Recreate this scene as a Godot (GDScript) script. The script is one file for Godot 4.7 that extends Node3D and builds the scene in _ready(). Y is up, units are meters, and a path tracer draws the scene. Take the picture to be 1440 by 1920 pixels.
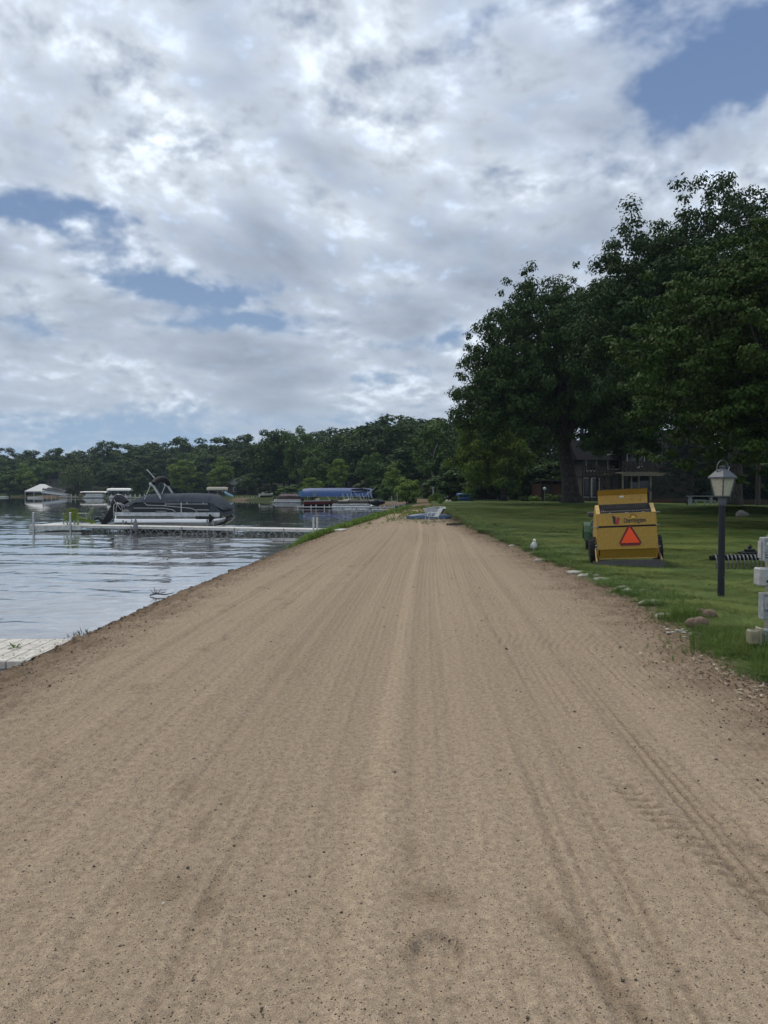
extends Node3D

# Shapes are collected in a Mb (positions, normals) and committed as one named MeshInstance3D each.
class Mb:
	var v := PackedVector3Array()
	var n := PackedVector3Array()
	var c := PackedColorArray()

	func tri(a: Vector3, b: Vector3, d: Vector3, na: Vector3, nb: Vector3, nd: Vector3) -> void:
		if (b - a).cross(d - a).dot(na + nb + nd) > 0.0:
			v.append_array([a, d, b])
			n.append_array([na, nd, nb])
		else:
			v.append_array([a, b, d])
			n.append_array([na, nb, nd])

	func flat(a: Vector3, b: Vector3, d: Vector3, out: Vector3) -> void:
		var k := (b - a).cross(d - a)
		if k.length_squared() < 1e-14:
			return
		k = k.normalized()
		if k.dot(out) < 0.0:
			k = -k
		tri(a, b, d, k, k, k)

	func quad(a: Vector3, b: Vector3, d: Vector3, e: Vector3, out: Vector3) -> void:
		flat(a, b, d, out)
		flat(a, d, e, out)

	# box with chamfered edges; t places it
	func box(size: Vector3, t := Transform3D(), ch := 0.0) -> Mb:
		var h := size * 0.5
		if ch <= 0.0:
			for ax in 3:
				for s in [-1.0, 1.0]:
					var o := Vector3.ZERO
					o[ax] = s
					var e1 := Vector3.ZERO
					e1[(ax + 1) % 3] = h[(ax + 1) % 3]
					var e2 := Vector3.ZERO
					e2[(ax + 2) % 3] = h[(ax + 2) % 3]
					var m := o * h[ax]
					quad(t * (m - e1 - e2), t * (m + e1 - e2), t * (m + e1 + e2), t * (m - e1 + e2), t.basis * o)
			return self
		var i := h - Vector3.ONE * ch
		for ax in 3:
			var p := (ax + 1) % 3
			var q := (ax + 2) % 3
			for s in [-1.0, 1.0]:
				var o := Vector3.ZERO
				o[ax] = s
				var m := o * h[ax]
				var e1 := Vector3.ZERO
				e1[p] = i[p]
				var e2 := Vector3.ZERO
				e2[q] = i[q]
				quad(t * (m - e1 - e2), t * (m + e1 - e2), t * (m + e1 + e2), t * (m - e1 + e2), t.basis * o)
				for r in [-1.0, 1.0]:
					var o2 := Vector3.ZERO
					o2[p] = r
					quad(t * (m + e1 * r - e2), t * (m + e1 * r + e2), t * (o * i[ax] + o2 * h[p] + e2), t * (o * i[ax] + o2 * h[p] - e2), t.basis * (o + o2))
		for sx in [-1.0, 1.0]:
			for sy in [-1.0, 1.0]:
				for sz in [-1.0, 1.0]:
					var k := Vector3(sx, sy, sz)
					flat(t * (k * Vector3(h.x, i.y, i.z)), t * (k * Vector3(i.x, h.y, i.z)), t * (k * Vector3(i.x, i.y, h.z)), t.basis * k)
		return self

	# a bar of rectangular section from a to b
	func bar(a: Vector3, b: Vector3, w: float, h: float, up := Vector3.UP) -> Mb:
		var z := (b - a)
		var l := z.length()
		z = z / l
		if absf(z.dot(up)) > 0.98:
			up = Vector3.RIGHT
		var x := up.cross(z).normalized()
		return box(Vector3(w, h, l), Transform3D(Basis(x, z.cross(x), z), (a + b) * 0.5))

	func tube(pts: Array, rad: Array, sides := 8, caps := true) -> Mb:
		var rings := []
		var nor := []
		var side := Vector3.ZERO
		for i in pts.size():
			var d: Vector3 = (pts[mini(i + 1, pts.size() - 1)] - pts[maxi(i - 1, 0)]).normalized()
			if i == 0:
				side = d.cross(Vector3.UP if absf(d.y) < 0.9 else Vector3.RIGHT).normalized()
			side = (side - d * side.dot(d)).normalized()
			var o := d.cross(side)
			var ring := []
			var rn := []
			for k in sides:
				var a := TAU * k / sides
				var q := side * cos(a) + o * sin(a)
				ring.append(pts[i] + q * rad[mini(i, rad.size() - 1)])
				rn.append(q)
			rings.append(ring)
			nor.append(rn)
		for i in pts.size() - 1:
			for k in sides:
				var j := (k + 1) % sides
				tri(rings[i][k], rings[i][j], rings[i + 1][j], nor[i][k], nor[i][j], nor[i + 1][j])
				tri(rings[i][k], rings[i + 1][j], rings[i + 1][k], nor[i][k], nor[i + 1][j], nor[i + 1][k])
		if caps:
			for e in [0, pts.size() - 1]:
				var m: int = 1 if e == 0 else e - 1
				var out: Vector3 = (pts[e] - pts[m]).normalized()
				for k in sides:
					flat(pts[e], rings[e][k], rings[e][(k + 1) % sides], out)
		return self

	func rod(a: Vector3, b: Vector3, r: float, sides := 8) -> Mb:
		return tube([a, b], [r, r], sides)

	# profile of (radius, height) turned round y
	func lathe(prof: Array, t := Transform3D(), sides := 20, smooth := true) -> Mb:
		for i in prof.size() - 1:
			var p0: Vector2 = prof[i]
			var p1: Vector2 = prof[i + 1]
			var sl := Vector2(p1.y - p0.y, p0.x - p1.x)
			if sl.length() < 1e-6:
				continue
			sl = sl.normalized()
			for k in sides:
				var a0 := TAU * k / sides
				var a1 := TAU * (k + 1) / sides
				var am := (a0 + a1) * 0.5
				var r0 := Vector3(cos(a0), 0, sin(a0))
				var r1 := Vector3(cos(a1), 0, sin(a1))
				var rm := Vector3(cos(am), 0, sin(am))
				var n0 := t.basis * (r0 * sl.x + Vector3.UP * sl.y)
				var n1 := t.basis * (r1 * sl.x + Vector3.UP * sl.y)
				if not smooth:
					n0 = t.basis * (rm * sl.x + Vector3.UP * sl.y)
					n1 = n0
				var a := t * (r0 * p0.x + Vector3.UP * p0.y)
				var b := t * (r1 * p0.x + Vector3.UP * p0.y)
				var c2 := t * (r1 * p1.x + Vector3.UP * p1.y)
				var d := t * (r0 * p1.x + Vector3.UP * p1.y)
				if p0.x > 1e-6:
					tri(a, b, c2, n0.normalized(), n1.normalized(), n1.normalized())
				if p1.x > 1e-6:
					tri(a, c2, d, n0.normalized(), n1.normalized(), n0.normalized())
		return self

	# outline in xy (any order), pulled depth along z, placed by t
	func prism(poly: PackedVector2Array, depth: float, t := Transform3D()) -> Mb:
		var idx := Geometry2D.triangulate_polygon(poly)
		var zf := Vector3(0, 0, depth * 0.5)
		var ctr := Vector2.ZERO
		for p in poly:
			ctr += p / poly.size()
		for k in range(0, idx.size(), 3):
			var a := Vector3(poly[idx[k]].x, poly[idx[k]].y, 0)
			var b := Vector3(poly[idx[k + 1]].x, poly[idx[k + 1]].y, 0)
			var d := Vector3(poly[idx[k + 2]].x, poly[idx[k + 2]].y, 0)
			flat(t * (a + zf), t * (b + zf), t * (d + zf), t.basis * Vector3.BACK)
			flat(t * (a - zf), t * (b - zf), t * (d - zf), t.basis * Vector3.FORWARD)
		var area := 0.0
		for k in poly.size():
			area += poly[k].cross(poly[(k + 1) % poly.size()])
		for k in poly.size():
			var a := poly[k]
			var b := poly[(k + 1) % poly.size()]
			var e := (b - a).normalized()
			var o := Vector2(e.y, -e.x) * signf(area)
			quad(t * (Vector3(a.x, a.y, 0) - zf), t * (Vector3(b.x, b.y, 0) - zf), t * (Vector3(b.x, b.y, 0) + zf), t * (Vector3(a.x, a.y, 0) + zf), t.basis * Vector3(o.x, o.y, 0))
		return self

	# a flat four cornered plate of thickness th
	func quadslab(a: Vector3, b: Vector3, d: Vector3, e: Vector3, th: float) -> Mb:
		var k := (b - a).cross(d - a).normalized() * th * 0.5
		var m := (a + b + d + e) * 0.25
		quad(a + k, b + k, d + k, e + k, k)
		quad(a - k, b - k, d - k, e - k, -k)
		for q in [[a, b], [b, d], [d, e], [e, a]]:
			quad(q[0] + k, q[1] + k, q[1] - k, q[0] - k, (q[0] + q[1]) * 0.5 - m)
		return self

	# a grid of rows of points, smooth
	func skin(rows: Array, closed := false, out_from = null) -> Mb:
		var nr := rows.size()
		var nc: int = rows[0].size()
		var nn := []
		for i in nr:
			var line := []
			for j in nc:
				var jl := (j - 1 + nc) % nc if closed else maxi(j - 1, 0)
				var jr := (j + 1) % nc if closed else mini(j + 1, nc - 1)
				var du: Vector3 = rows[mini(i + 1, nr - 1)][j] - rows[maxi(i - 1, 0)][j]
				var dv: Vector3 = rows[i][jr] - rows[i][jl]
				var k := du.cross(dv)
				k = k.normalized() if k.length() > 1e-9 else Vector3.UP
				if out_from != null and k.dot(rows[i][j] - out_from) < 0.0:
					k = -k
				line.append(k)
			nn.append(line)
		for i in nr - 1:
			for j in (nc if closed else nc - 1):
				var jj := (j + 1) % nc
				tri(rows[i][j], rows[i][jj], rows[i + 1][jj], nn[i][j], nn[i][jj], nn[i + 1][jj])
				tri(rows[i][j], rows[i + 1][jj], rows[i + 1][j], nn[i][j], nn[i + 1][jj], nn[i + 1][j])
		return self

	# lumpy stone
	func stone(ctr: Vector3, r: Vector3, noise: FastNoiseLite, sd: float, rings := 7, seg := 10, rough := 0.25) -> Mb:
		var rows := []
		for i in rings + 1:
			var a := PI * i / rings - PI / 2
			var row := []
			for k in seg:
				var b := TAU * k / seg
				var d := Vector3(cos(a) * cos(b), sin(a), cos(a) * sin(b))
				var m := 1.0 + rough * noise.get_noise_3d(d.x * 1.3 + sd * 7.0, d.y * 1.3 + sd, d.z * 1.3)
				row.append(ctr + d * r * m)
			rows.append(row)
		return skin(rows, true, ctr)

	func mesh() -> ArrayMesh:
		var a := []
		a.resize(Mesh.ARRAY_MAX)
		a[Mesh.ARRAY_VERTEX] = v
		if n.size() == v.size():
			a[Mesh.ARRAY_NORMAL] = n
		if c.size() == v.size():
			a[Mesh.ARRAY_COLOR] = c
		var m := ArrayMesh.new()
		m.add_surface_from_arrays(Mesh.PRIMITIVE_TRIANGLES, a)
		return m

var used := {}
var M := {}
var rng := RandomNumberGenerator.new()
var bump_noise: FastNoiseLite
const F := 1371.0
const WATER := -0.42

# where a line of sight at column u and row v of the photograph is, d metres along the beach
func X(u: float, d: float) -> float:
	return (u - 720.0) / F * d

func Y(v: float, d: float) -> float:
	return 1.6 - (v - 921.0) / F * d

func at(u: float, v: float, d: float) -> Vector3:
	return Vector3(X(u, d), Y(v, d), -d)

func numbered(called: String) -> String:
	if not used.has(called):
		used[called] = 0
		return called
	used[called] += 1
	return "%s_%03d" % [called, used[called]]

func thing(called: String, label: String, category: String, where := Vector3.ZERO, turn := 0.0, group := "") -> Node3D:
	var o := Node3D.new()
	o.name = numbered(called)
	add_child(o)
	o.position = where
	o.rotation.y = turn
	tag(o, label, category, group)
	return o

func tag(o: Node3D, label: String, category: String, group := "", kind := "") -> Node3D:
	if label:
		o.set_meta("label", label)
	if category:
		o.set_meta("category", category)
	if group:
		o.set_meta("group", group)
	if kind:
		o.set_meta("kind", kind)
	return o

func put(called: String, m: Mesh, material: Material, parent: Node3D = null) -> MeshInstance3D:
	var o := MeshInstance3D.new()
	o.mesh = m
	o.material_override = material
	if parent == null:
		o.name = numbered(called)
		add_child(o)
	else:
		var k := 0
		var nm := called
		while parent.has_node(nm):
			k += 1
			nm = "%s_%03d" % [called, k]
		o.name = nm
		parent.add_child(o)
	return o

func obj(called: String, b: Mb, material: Material, parent: Node3D = null) -> MeshInstance3D:
	return put(called, b.mesh(), material, parent)

func dup(o: Node3D, where: Vector3, turn := 0.0, label := "", scl := Vector3.ONE) -> Node3D:
	var r: Node3D = o.duplicate()
	var base := String(o.name)
	var cut := base.rfind("_")
	if cut > 0 and base.substr(cut + 1).is_valid_int():
		base = base.substr(0, cut)
	r.name = numbered(base)
	add_child(r)
	r.position = where
	r.rotation = Vector3(0, turn, 0)
	r.scale = scl
	if label:
		r.set_meta("label", label)
	return r

func lin(r: float, g: float, b: float, a := 1.0) -> Color:
	var k := Color(r, g, b).linear_to_srgb()
	k.a = a
	return k

# real-world base colour (linear), roughness, metal; mottle adds fine wear from the shared texture
func mat(r: float, g: float, b: float, rough := 0.7, metal := 0.0, mottle := 0.0) -> StandardMaterial3D:
	var m := StandardMaterial3D.new()
	m.albedo_color = lin(r, g, b)
	m.roughness = rough
	m.metallic = metal
	if mottle > 0.0:
		m.albedo_texture = tex_mottle
		m.uv1_triplanar = true
		m.uv1_scale = Vector3.ONE * mottle
	return m

func T(p: Vector3, rx := 0.0, ry := 0.0, rz := 0.0) -> Transform3D:
	return Transform3D(Basis.from_euler(Vector3(rx, ry, rz)), p)

var tex_mottle: ImageTexture
var tex_bark: ImageTexture

func noise_image(n: FastNoiseLite, size: int) -> Image:
	var im := n.get_seamless_image(size, size, false, false, 0.15, true)
	im.convert(Image.FORMAT_L8)
	return im

func make_textures() -> void:
	# wear: pale, low contrast, two scales
	var a := noise_image(_noise(3, 0.02, 5, 0.6), 256).get_data()
	var b := noise_image(_noise(4, 0.12, 3, 0.6), 256).get_data()
	var out := PackedByteArray()
	out.resize(256 * 256 * 3)
	for i in 256 * 256:
		var k := clampi(int(228.0 + (a[i] - 128) * 0.26 + (b[i] - 128) * 0.16 + rng.randf() * 14.0), 0, 255)
		out[i * 3] = k
		out[i * 3 + 1] = k
		out[i * 3 + 2] = clampi(k - 3, 0, 255)
	tex_mottle = ImageTexture.create_from_image(Image.create_from_data(256, 256, false, Image.FORMAT_RGB8, out))
	# furrowed bark: ridges drawn out along v
	var n := _noise(8, 1.0, 4, 0.55)
	for y in 256:
		for x in 256:
			var ang := TAU * x / 256.0
			var yy := TAU * y / 256.0
			var q := n.get_noise_3d(cos(ang) * 2.2 + 5.0 * cos(yy) * 0.12, sin(ang) * 2.2, sin(yy) * 0.5)
			var r := absf(q) * 2.4
			var k := clampi(int(70.0 + 190.0 * clampf(r, 0.0, 1.0) + rng.randf() * 20.0), 0, 255)
			var i := (y * 256 + x) * 3
			out[i] = k
			out[i + 1] = k
			out[i + 2] = k
	tex_bark = ImageTexture.create_from_image(Image.create_from_data(256, 256, false, Image.FORMAT_RGB8, out))

func make_materials() -> void:
	M.white = mat(0.72, 0.72, 0.70, 0.45, 0.0, 0.7)
	M.vinyl = mat(0.66, 0.62, 0.55, 0.5, 0.0, 0.8)
	M.vinyl_far = mat(0.74, 0.72, 0.67, 0.5, 0.0, 0.3)
	M.alu = mat(0.62, 0.63, 0.65, 0.36, 0.85, 0.6)
	M.alu_tube = mat(0.78, 0.77, 0.75, 0.24, 1.0)
	M.alu_dull = mat(0.42, 0.43, 0.45, 0.55, 0.6, 0.5)
	M.navy = mat(0.007, 0.008, 0.014, 0.35, 0.0)
	M.canvas = mat(0.098, 0.108, 0.130, 0.85, 0.0, 0.4)
	M.canvas_black = mat(0.010, 0.010, 0.012, 0.8, 0.0, 0.6)
	M.black = mat(0.012, 0.012, 0.013, 0.5, 0.0, 1.5)
	M.gloss_black = mat(0.010, 0.010, 0.011, 0.2)
	M.rubber = mat(0.016, 0.016, 0.017, 0.85, 0.0, 2.0)
	M.yellow = mat(0.50, 0.290, 0.040, 0.5, 0.0, 4.0)
	M.yellow_edge = mat(0.60, 0.40, 0.13, 0.45, 0.0, 1.1)
	M.steel_dark = mat(0.075, 0.070, 0.066, 0.65, 0.3, 1.5)
	M.steel = mat(0.28, 0.28, 0.28, 0.45, 0.7, 1.5)
	M.rust = mat(0.10, 0.062, 0.042, 0.8, 0.0, 2.0)
	M.orange = mat(1.0, 0.085, 0.008, 0.55)
	M.smv_red = mat(0.16, 0.006, 0.010, 0.4)
	M.decal_red = mat(0.36, 0.02, 0.03, 0.5)
	M.decal_yellow = mat(0.80, 0.50, 0.03, 0.5)
	M.decal_black = mat(0.016, 0.014, 0.012, 0.5)
	M.green_paint = mat(0.035, 0.105, 0.035, 0.4, 0.0, 1.0)
	M.rim_yellow = mat(0.62, 0.42, 0.02, 0.45, 0.0, 1.5)
	M.lamp_metal = mat(0.115, 0.13, 0.15, 0.55, 0.2, 2.5)
	M.lamp_post = mat(0.010, 0.012, 0.021, 0.55, 0.0, 2.0)
	M.lamp_glass = mat(0.62, 0.58, 0.46, 0.3, 0.0, 3.0)
	M.box_grey = mat(0.37, 0.405, 0.43, 0.5, 0.0, 2.0)
	M.box_pale = mat(0.50, 0.50, 0.50, 0.45, 0.0, 2.0)
	M.conduit = mat(0.055, 0.062, 0.07, 0.55, 0.0, 2.0)
	M.post_wood = mat(0.30, 0.29, 0.26, 0.9, 0.0, 1.5)
	M.wood_grey = mat(0.22, 0.20, 0.165, 0.9, 0.0, 1.5)
	M.wood_dark = mat(0.070, 0.058, 0.048, 0.9, 0.0, 0.8)
	M.wood_light = mat(0.22, 0.20, 0.14, 0.85, 0.0, 0.8)
	M.timber_red = mat(0.115, 0.06, 0.045, 0.9, 0.0, 1.0)
	M.siding = mat(0.055, 0.052, 0.048, 0.85, 0.0, 0.6)
	M.siding_pale = mat(0.12, 0.115, 0.105, 0.85, 0.0, 0.6)
	M.shingle = mat(0.022, 0.022, 0.023, 0.9, 0.0, 0.7)
	M.window = mat(0.012, 0.013, 0.015, 0.08)
	M.frame_white = mat(0.55, 0.55, 0.53, 0.6)
	M.blue = mat(0.028, 0.090, 0.27, 0.55, 0.0, 0.4)
	M.blue_kayak = mat(0.025, 0.16, 0.42, 0.4, 0.0, 1.0)
	M.canoe_blue = mat(0.050, 0.105, 0.20, 0.45, 0.0, 1.0)
	M.red_boat = mat(0.11, 0.012, 0.018, 0.25)
	M.maroon = mat(0.095, 0.05, 0.058, 0.8, 0.0, 0.6)
	M.tan = mat(0.42, 0.38, 0.31, 0.8, 0.0, 0.6)
	M.chair_green = mat(0.17, 0.24, 0.025, 0.6, 0.0, 2.0)
	M.chair_sunlit = mat(0.46, 0.52, 0.36, 0.6, 0.0, 2.0)  # sunlit copy of the chair green, the light put into the colour
	M.gull_white = mat(0.70, 0.70, 0.68, 0.5)
	M.gull_grey = mat(0.34, 0.37, 0.41, 0.55)
	M.rock = mat(0.23, 0.205, 0.18, 0.9, 0.0, 3.0)
	M.rock_brown = mat(0.21, 0.145, 0.105, 0.95, 0.0, 5.0)
	M.rock_dark = mat(0.035, 0.032, 0.026, 0.6, 0.0, 3.0)
	M.limestone = mat(0.52, 0.49, 0.42, 0.9, 0.0, 4.0)
	M.twig = mat(0.10, 0.075, 0.05, 0.9)
	M.dead_leaf = mat(0.34, 0.27, 0.18, 0.9)
	M.sprig = mat(0.10, 0.17, 0.035, 0.7)
	M.bench_grey = mat(0.33, 0.35, 0.36, 0.7, 0.0, 1.0)
	M.smoky = mat(0.42, 0.38, 0.27, 0.15)
	M.smoky.transparency = BaseMaterial3D.TRANSPARENCY_ALPHA
	M.smoky.albedo_color.a = 0.5
	M.teal_hull = mat(0.30, 0.52, 0.66, 0.3)
	for k in ["shingle", "siding", "siding_pale", "wood_dark", "timber_red", "canvas"]:
		M[k].metallic_specular = 0.12
	for k in ["yellow", "lamp_metal", "lamp_post", "box_grey", "rock", "rock_brown", "limestone"]:
		var m: StandardMaterial3D = M[k]
		m.heightmap_enabled = true
		m.heightmap_texture = tex_mottle
		m.heightmap_scale = 0.25 if k.begins_with("rock") or k == "limestone" else 0.05
	var bark := mat(0.095, 0.083, 0.070, 0.95)
	bark.albedo_texture = tex_bark
	bark.uv1_triplanar = true
	bark.uv1_scale = Vector3(0.9, 0.45, 0.9)
	bark.heightmap_enabled = true
	bark.heightmap_texture = tex_bark
	bark.heightmap_scale = 3.0
	M.bark = bark
	M.bark_far = mat(0.055, 0.048, 0.040, 0.95)
	M.bark_birch = mat(0.46, 0.45, 0.42, 0.9, 0.0, 0.8)

# leaves: base colour, and how much light comes through them
func leaf(r: float, g: float, b: float, through := 0.35) -> StandardMaterial3D:
	var m := mat(r, g, b, 0.62)
	m.vertex_color_use_as_albedo = true
	m.metallic_specular = 0.25
	m.backlight_enabled = true
	m.backlight = Color(through * 0.85, through, through * 0.25)
	return m
# ---------------------------------------------------------------- sky: air and broken stratocumulus, computed per direction
var _nl: FastNoiseLite
var _nm: FastNoiseLite
var _nf: FastNoiseLite
var _nw: FastNoiseLite
var _ne: FastNoiseLite
# openings in the cloud deck: azimuth, elevation, half widths (radians), tilt, depth
var _gaps := [
	[0.425, 0.490, 0.105, 0.060, 0.25, 1.5], [0.33, 0.565, 0.10, 0.030, 0.2, 0.55], [0.145, 0.545, 0.085, 0.030, 0.3, 0.75], [-0.225, 0.605, 0.05, 0.025, 0.1, 0.75], [0.33, 0.46, 0.05, 0.05, 0.2, 0.5],
	[-0.29, 0.265, 0.075, 0.017, -0.10, 1.2], [-0.18, 0.268, 0.06, 0.016, 0.1, 0.8], [-0.205, 0.222, 0.085, 0.012, -0.05, 1.15], [-0.39, 0.330, 0.10, 0.018, -0.12, 0.95], [-0.46, 0.315, 0.08, 0.012, -0.15, 0.9],
	[0.02, 0.195, 0.03, 0.010, 0.0, 0.6], [0.09, 0.200, 0.035, 0.022, 0.2, 0.8], [0.0, 0.16, 0.06, 0.008, 0.0, 0.6], [-0.47, 0.200, 0.05, 0.010, 0.0, 0.7], [-0.42, 0.070, 0.24, 0.030, 0.02, 0.75], [-0.13, 0.10, 0.14, 0.014, 0.0, 0.35]]

func _noise(sd: int, f: float, oct: int, gain := 0.5) -> FastNoiseLite:
	var n := FastNoiseLite.new()
	n.noise_type = FastNoiseLite.TYPE_SIMPLEX_SMOOTH
	n.seed = sd
	n.frequency = f
	n.fractal_type = FastNoiseLite.FRACTAL_FBM if oct > 1 else FastNoiseLite.FRACTAL_NONE
	n.fractal_octaves = oct
	n.fractal_gain = gain
	return n

func sky_setup() -> void:
	_nl = _noise(11, 0.85, 3)
	_nm = _noise(23, 2.9, 5, 0.48)
	_nf = _noise(37, 9.5, 5, 0.6)
	_nw = _noise(51, 0.9, 2, 0.4)
	_ne = _noise(67, 1.5, 6, 0.6)

func sky_color(d: Vector3) -> Vector3:
	var el := asin(clampf(d.y, -1.0, 1.0))
	var az := atan2(d.x, -d.z)
	var up := clampf(d.y, 0.0, 1.0)
	# clear air: deep above, pale and milky towards the horizon
	var k := pow(1.0 - up, 3.2)
	var air := Vector3(0.125, 0.21, 0.41).lerp(Vector3(0.40, 0.545, 0.71), k)
	if d.y < 0.0:
		return Vector3(0.16, 0.17, 0.17)
	# the deck in plan, foreshortened towards the horizon
	var h := up + 0.27
	var p := Vector2(d.x, d.z) / h
	var w := Vector2(_nw.get_noise_2d(p.x, p.y), _nw.get_noise_2d(p.x + 31.0, p.y - 17.0))
	var q := p + w * 0.07
	var a := Vector2(q.x * 0.62 + q.y * 0.78, (-q.x * 0.78 + q.y * 0.62) * 0.72)
	var low := _nl.get_noise_2d(q.x, q.y)
	var mid := _nm.get_noise_2d(a.x, a.y)
	var fine := _nf.get_noise_2d(q.x + 9.0, q.y)
	# ragged edges: the same at every height, so that nothing smears
	var tear := _ne.get_noise_3d(d.x * 3.0, el * 4.5, d.z * 3.0)
	var tear2 := _ne.get_noise_3d(d.x * 3.0 + 40.0, el * 4.5, d.z * 3.0 + 7.0)
	var gap := 0.0
	for g in _gaps:
		var dx: float = az + tear * 0.10 - g[0]
		if dx > 0.6 or dx < -0.6:
			continue
		var dy: float = el + tear2 * 0.045 * minf(1.0, 0.3 + up * 2.0) - g[1]
		var cx: float = (dx + dy * g[4]) / g[2]
		var cy: float = (dy - dx * g[4]) / g[3]
		var r: float = cx * cx + cy * cy
		if r < 9.0:
			gap += g[5] * exp(-r * 0.75)
	var lace := 0.55 * fine + 0.45 * tear
	var cover := 0.60 + 0.14 * low
	var dens := cover + 0.34 * mid + 0.66 * lace - 0.84 * gap
	var t := smoothstep(-0.20, 0.62, dens)          # opacity
	var thick := clampf((0.44 + 0.50 * low + 0.52 * mid + 0.34 * fine + 0.10 * tear) - 0.35 * gap, 0.0, 1.0)
	thick = smoothstep(0.10, 0.95, thick)
	# thin cloud glows with sunlight, thick cloud is grey beneath
	var lit := lerpf(0.80, 0.42, thick)
	lit *= 1.0 + 0.38 * fine + 0.20 * tear
	lit += 0.24 * smoothstep(0.12, 0.7, fine * 0.8 + tear * 0.35 - mid * 0.4 - low * 0.3)
	lit *= lerpf(0.88, 1.06, smoothstep(0.05, 0.6, up))
	var cl := Vector3(0.90, 0.985, 1.095) * lit
	cl = cl.lerp(Vector3(0.81, 0.965, 1.23) * lit, thick)
	# distant cloud fades into the pale air above the horizon
	var far := exp(-up * 9.0)
	cl = cl.lerp(Vector3(0.52, 0.60, 0.69), far * 0.85)
	t *= lerpf(1.0, 0.55, exp(-up * 14.0))
	return air.lerp(cl, t)
# ---------------------------------------------------------------- lie of the land
# the waterline of this beach: distance along it -> x, then the far shore as it swings back to the left
var _shore_d := [-30.0, 0.0, 10.0, 13.0, 17.0, 24.0, 31.0, 40.0, 56.0, 76.0]
var _shore_x := [-4.3, -4.25, -4.25, -4.15, -3.9, -3.5, -3.0, -2.2, -0.8, 1.7]
var _lawn_d := [-10.0, 3.0, 4.5, 5.5, 6.5, 7.9, 9.2, 13.8, 19.2, 27.0, 33.0, 48.0, 72.0, 90.0]
var _lawn_x := [2.9, 3.0, 3.15, 3.25, 3.35, 3.45, 3.6, 3.8, 3.85, 3.75, 3.9, 4.0, 4.7, 6.0]
var _lake := PackedVector2Array([Vector2(-4.3, -30), Vector2(-4.25, 0), Vector2(-4.25, 10), Vector2(-4.15, 13), Vector2(-3.9, 17), Vector2(-3.5, 24), Vector2(-3.0, 31), Vector2(-2.2, 40), Vector2(-0.8, 56), Vector2(1.7, 76), Vector2(2.2, 84), Vector2(0.5, 96), Vector2(-6, 112), Vector2(-16, 130), Vector2(-31, 161), Vector2(-42, 180), Vector2(-66, 211), Vector2(-100, 236), Vector2(-144, 262), Vector2(-230, 290), Vector2(-420, 330), Vector2(-420, -30)])
var _wob: FastNoiseLite
var _med: FastNoiseLite
var _sml: FastNoiseLite

func along(xs: Array, ys: Array, x: float) -> float:
	if x <= xs[0]:
		return ys[0]
	for i in range(1, xs.size()):
		if x < xs[i]:
			var t: float = (x - xs[i - 1]) / (xs[i] - xs[i - 1])
			return lerpf(ys[i - 1], ys[i], t)
	return ys[-1]

func shore_x(d: float) -> float:
	return along(_shore_d, _shore_x, d) + 0.12 * _wob.get_noise_1d(d * 6.0) + 0.09 * _wob.get_noise_1d(d * 25.0)

func lawn_x(d: float) -> float:
	return along(_lawn_d, _lawn_x, d) + 0.20 * _wob.get_noise_1d(d * 8.0 + 90.0) + 0.10 * _wob.get_noise_1d(d * 30.0 + 9.0)

# metres from the waterline, positive on land
func off_shore(x: float, d: float) -> float:
	if d < 70.0 and x > -7.0:
		return x - along(_shore_d, _shore_x, d)
	var p := Vector2(x, d)
	var best := 1e9
	for i in _lake.size():
		var a := _lake[i]
		var b := _lake[(i + 1) % _lake.size()]
		var e := b - a
		var t := clampf((p - a).dot(e) / e.length_squared(), 0.0, 1.0)
		best = minf(best, p.distance_squared_to(a + e * t))
	best = sqrt(best)
	return -best if Geometry2D.is_point_in_polygon(p, _lake) else best

func lawn_y(x: float, d: float) -> float:
	var up := smoothstep(12.0, 62.0, d) * 0.52 - smoothstep(18.0, 27.0, x) * smoothstep(40.0, 60.0, d) * 0.16
	var bump := 0.05 * _wob.get_noise_2d(x * 0.9, d * 0.6)
	# a low swell in the grass behind the picnic table
	bump += 0.30 * exp(-(pow((x - 21.5) / 3.2, 2.0) + pow((d - 44.0) / 6.0, 2.0)))
	return 0.05 + up + bump * smoothstep(3.0, 8.0, x)

func hill_y(x: float, d: float, s: float) -> float:
	var az := x / maxf(d, 1.0)
	var h := lerpf(8.0, 15.0, smoothstep(-0.42, 0.02, az))
	return 0.25 + h * smoothstep(6.0, 150.0, s) + 0.5 * _wob.get_noise_2d(x * 0.4, d * 0.4)

# the beach in cross-section: bed, wave-cut lip, flat
func sand_y(x: float, d: float) -> float:
	var s := x - shore_x(d)
	var y := 0.0
	if s < 0.0:
		y = WATER + maxf(0.20 * s, -1.6)
	else:
		y = WATER + 0.13 * smoothstep(0.0, 0.45, s) + 0.10 * smoothstep(0.2, 1.0, s) + 0.19 * smoothstep(0.6, 3.4, s)
	y += 0.10 * smoothstep(36.0, 50.0, d) * smoothstep(0.5, 3.0, s)
	y += 0.04 * smoothstep(-0.9, 0.2, x - lawn_x(d))
	return y

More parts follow.
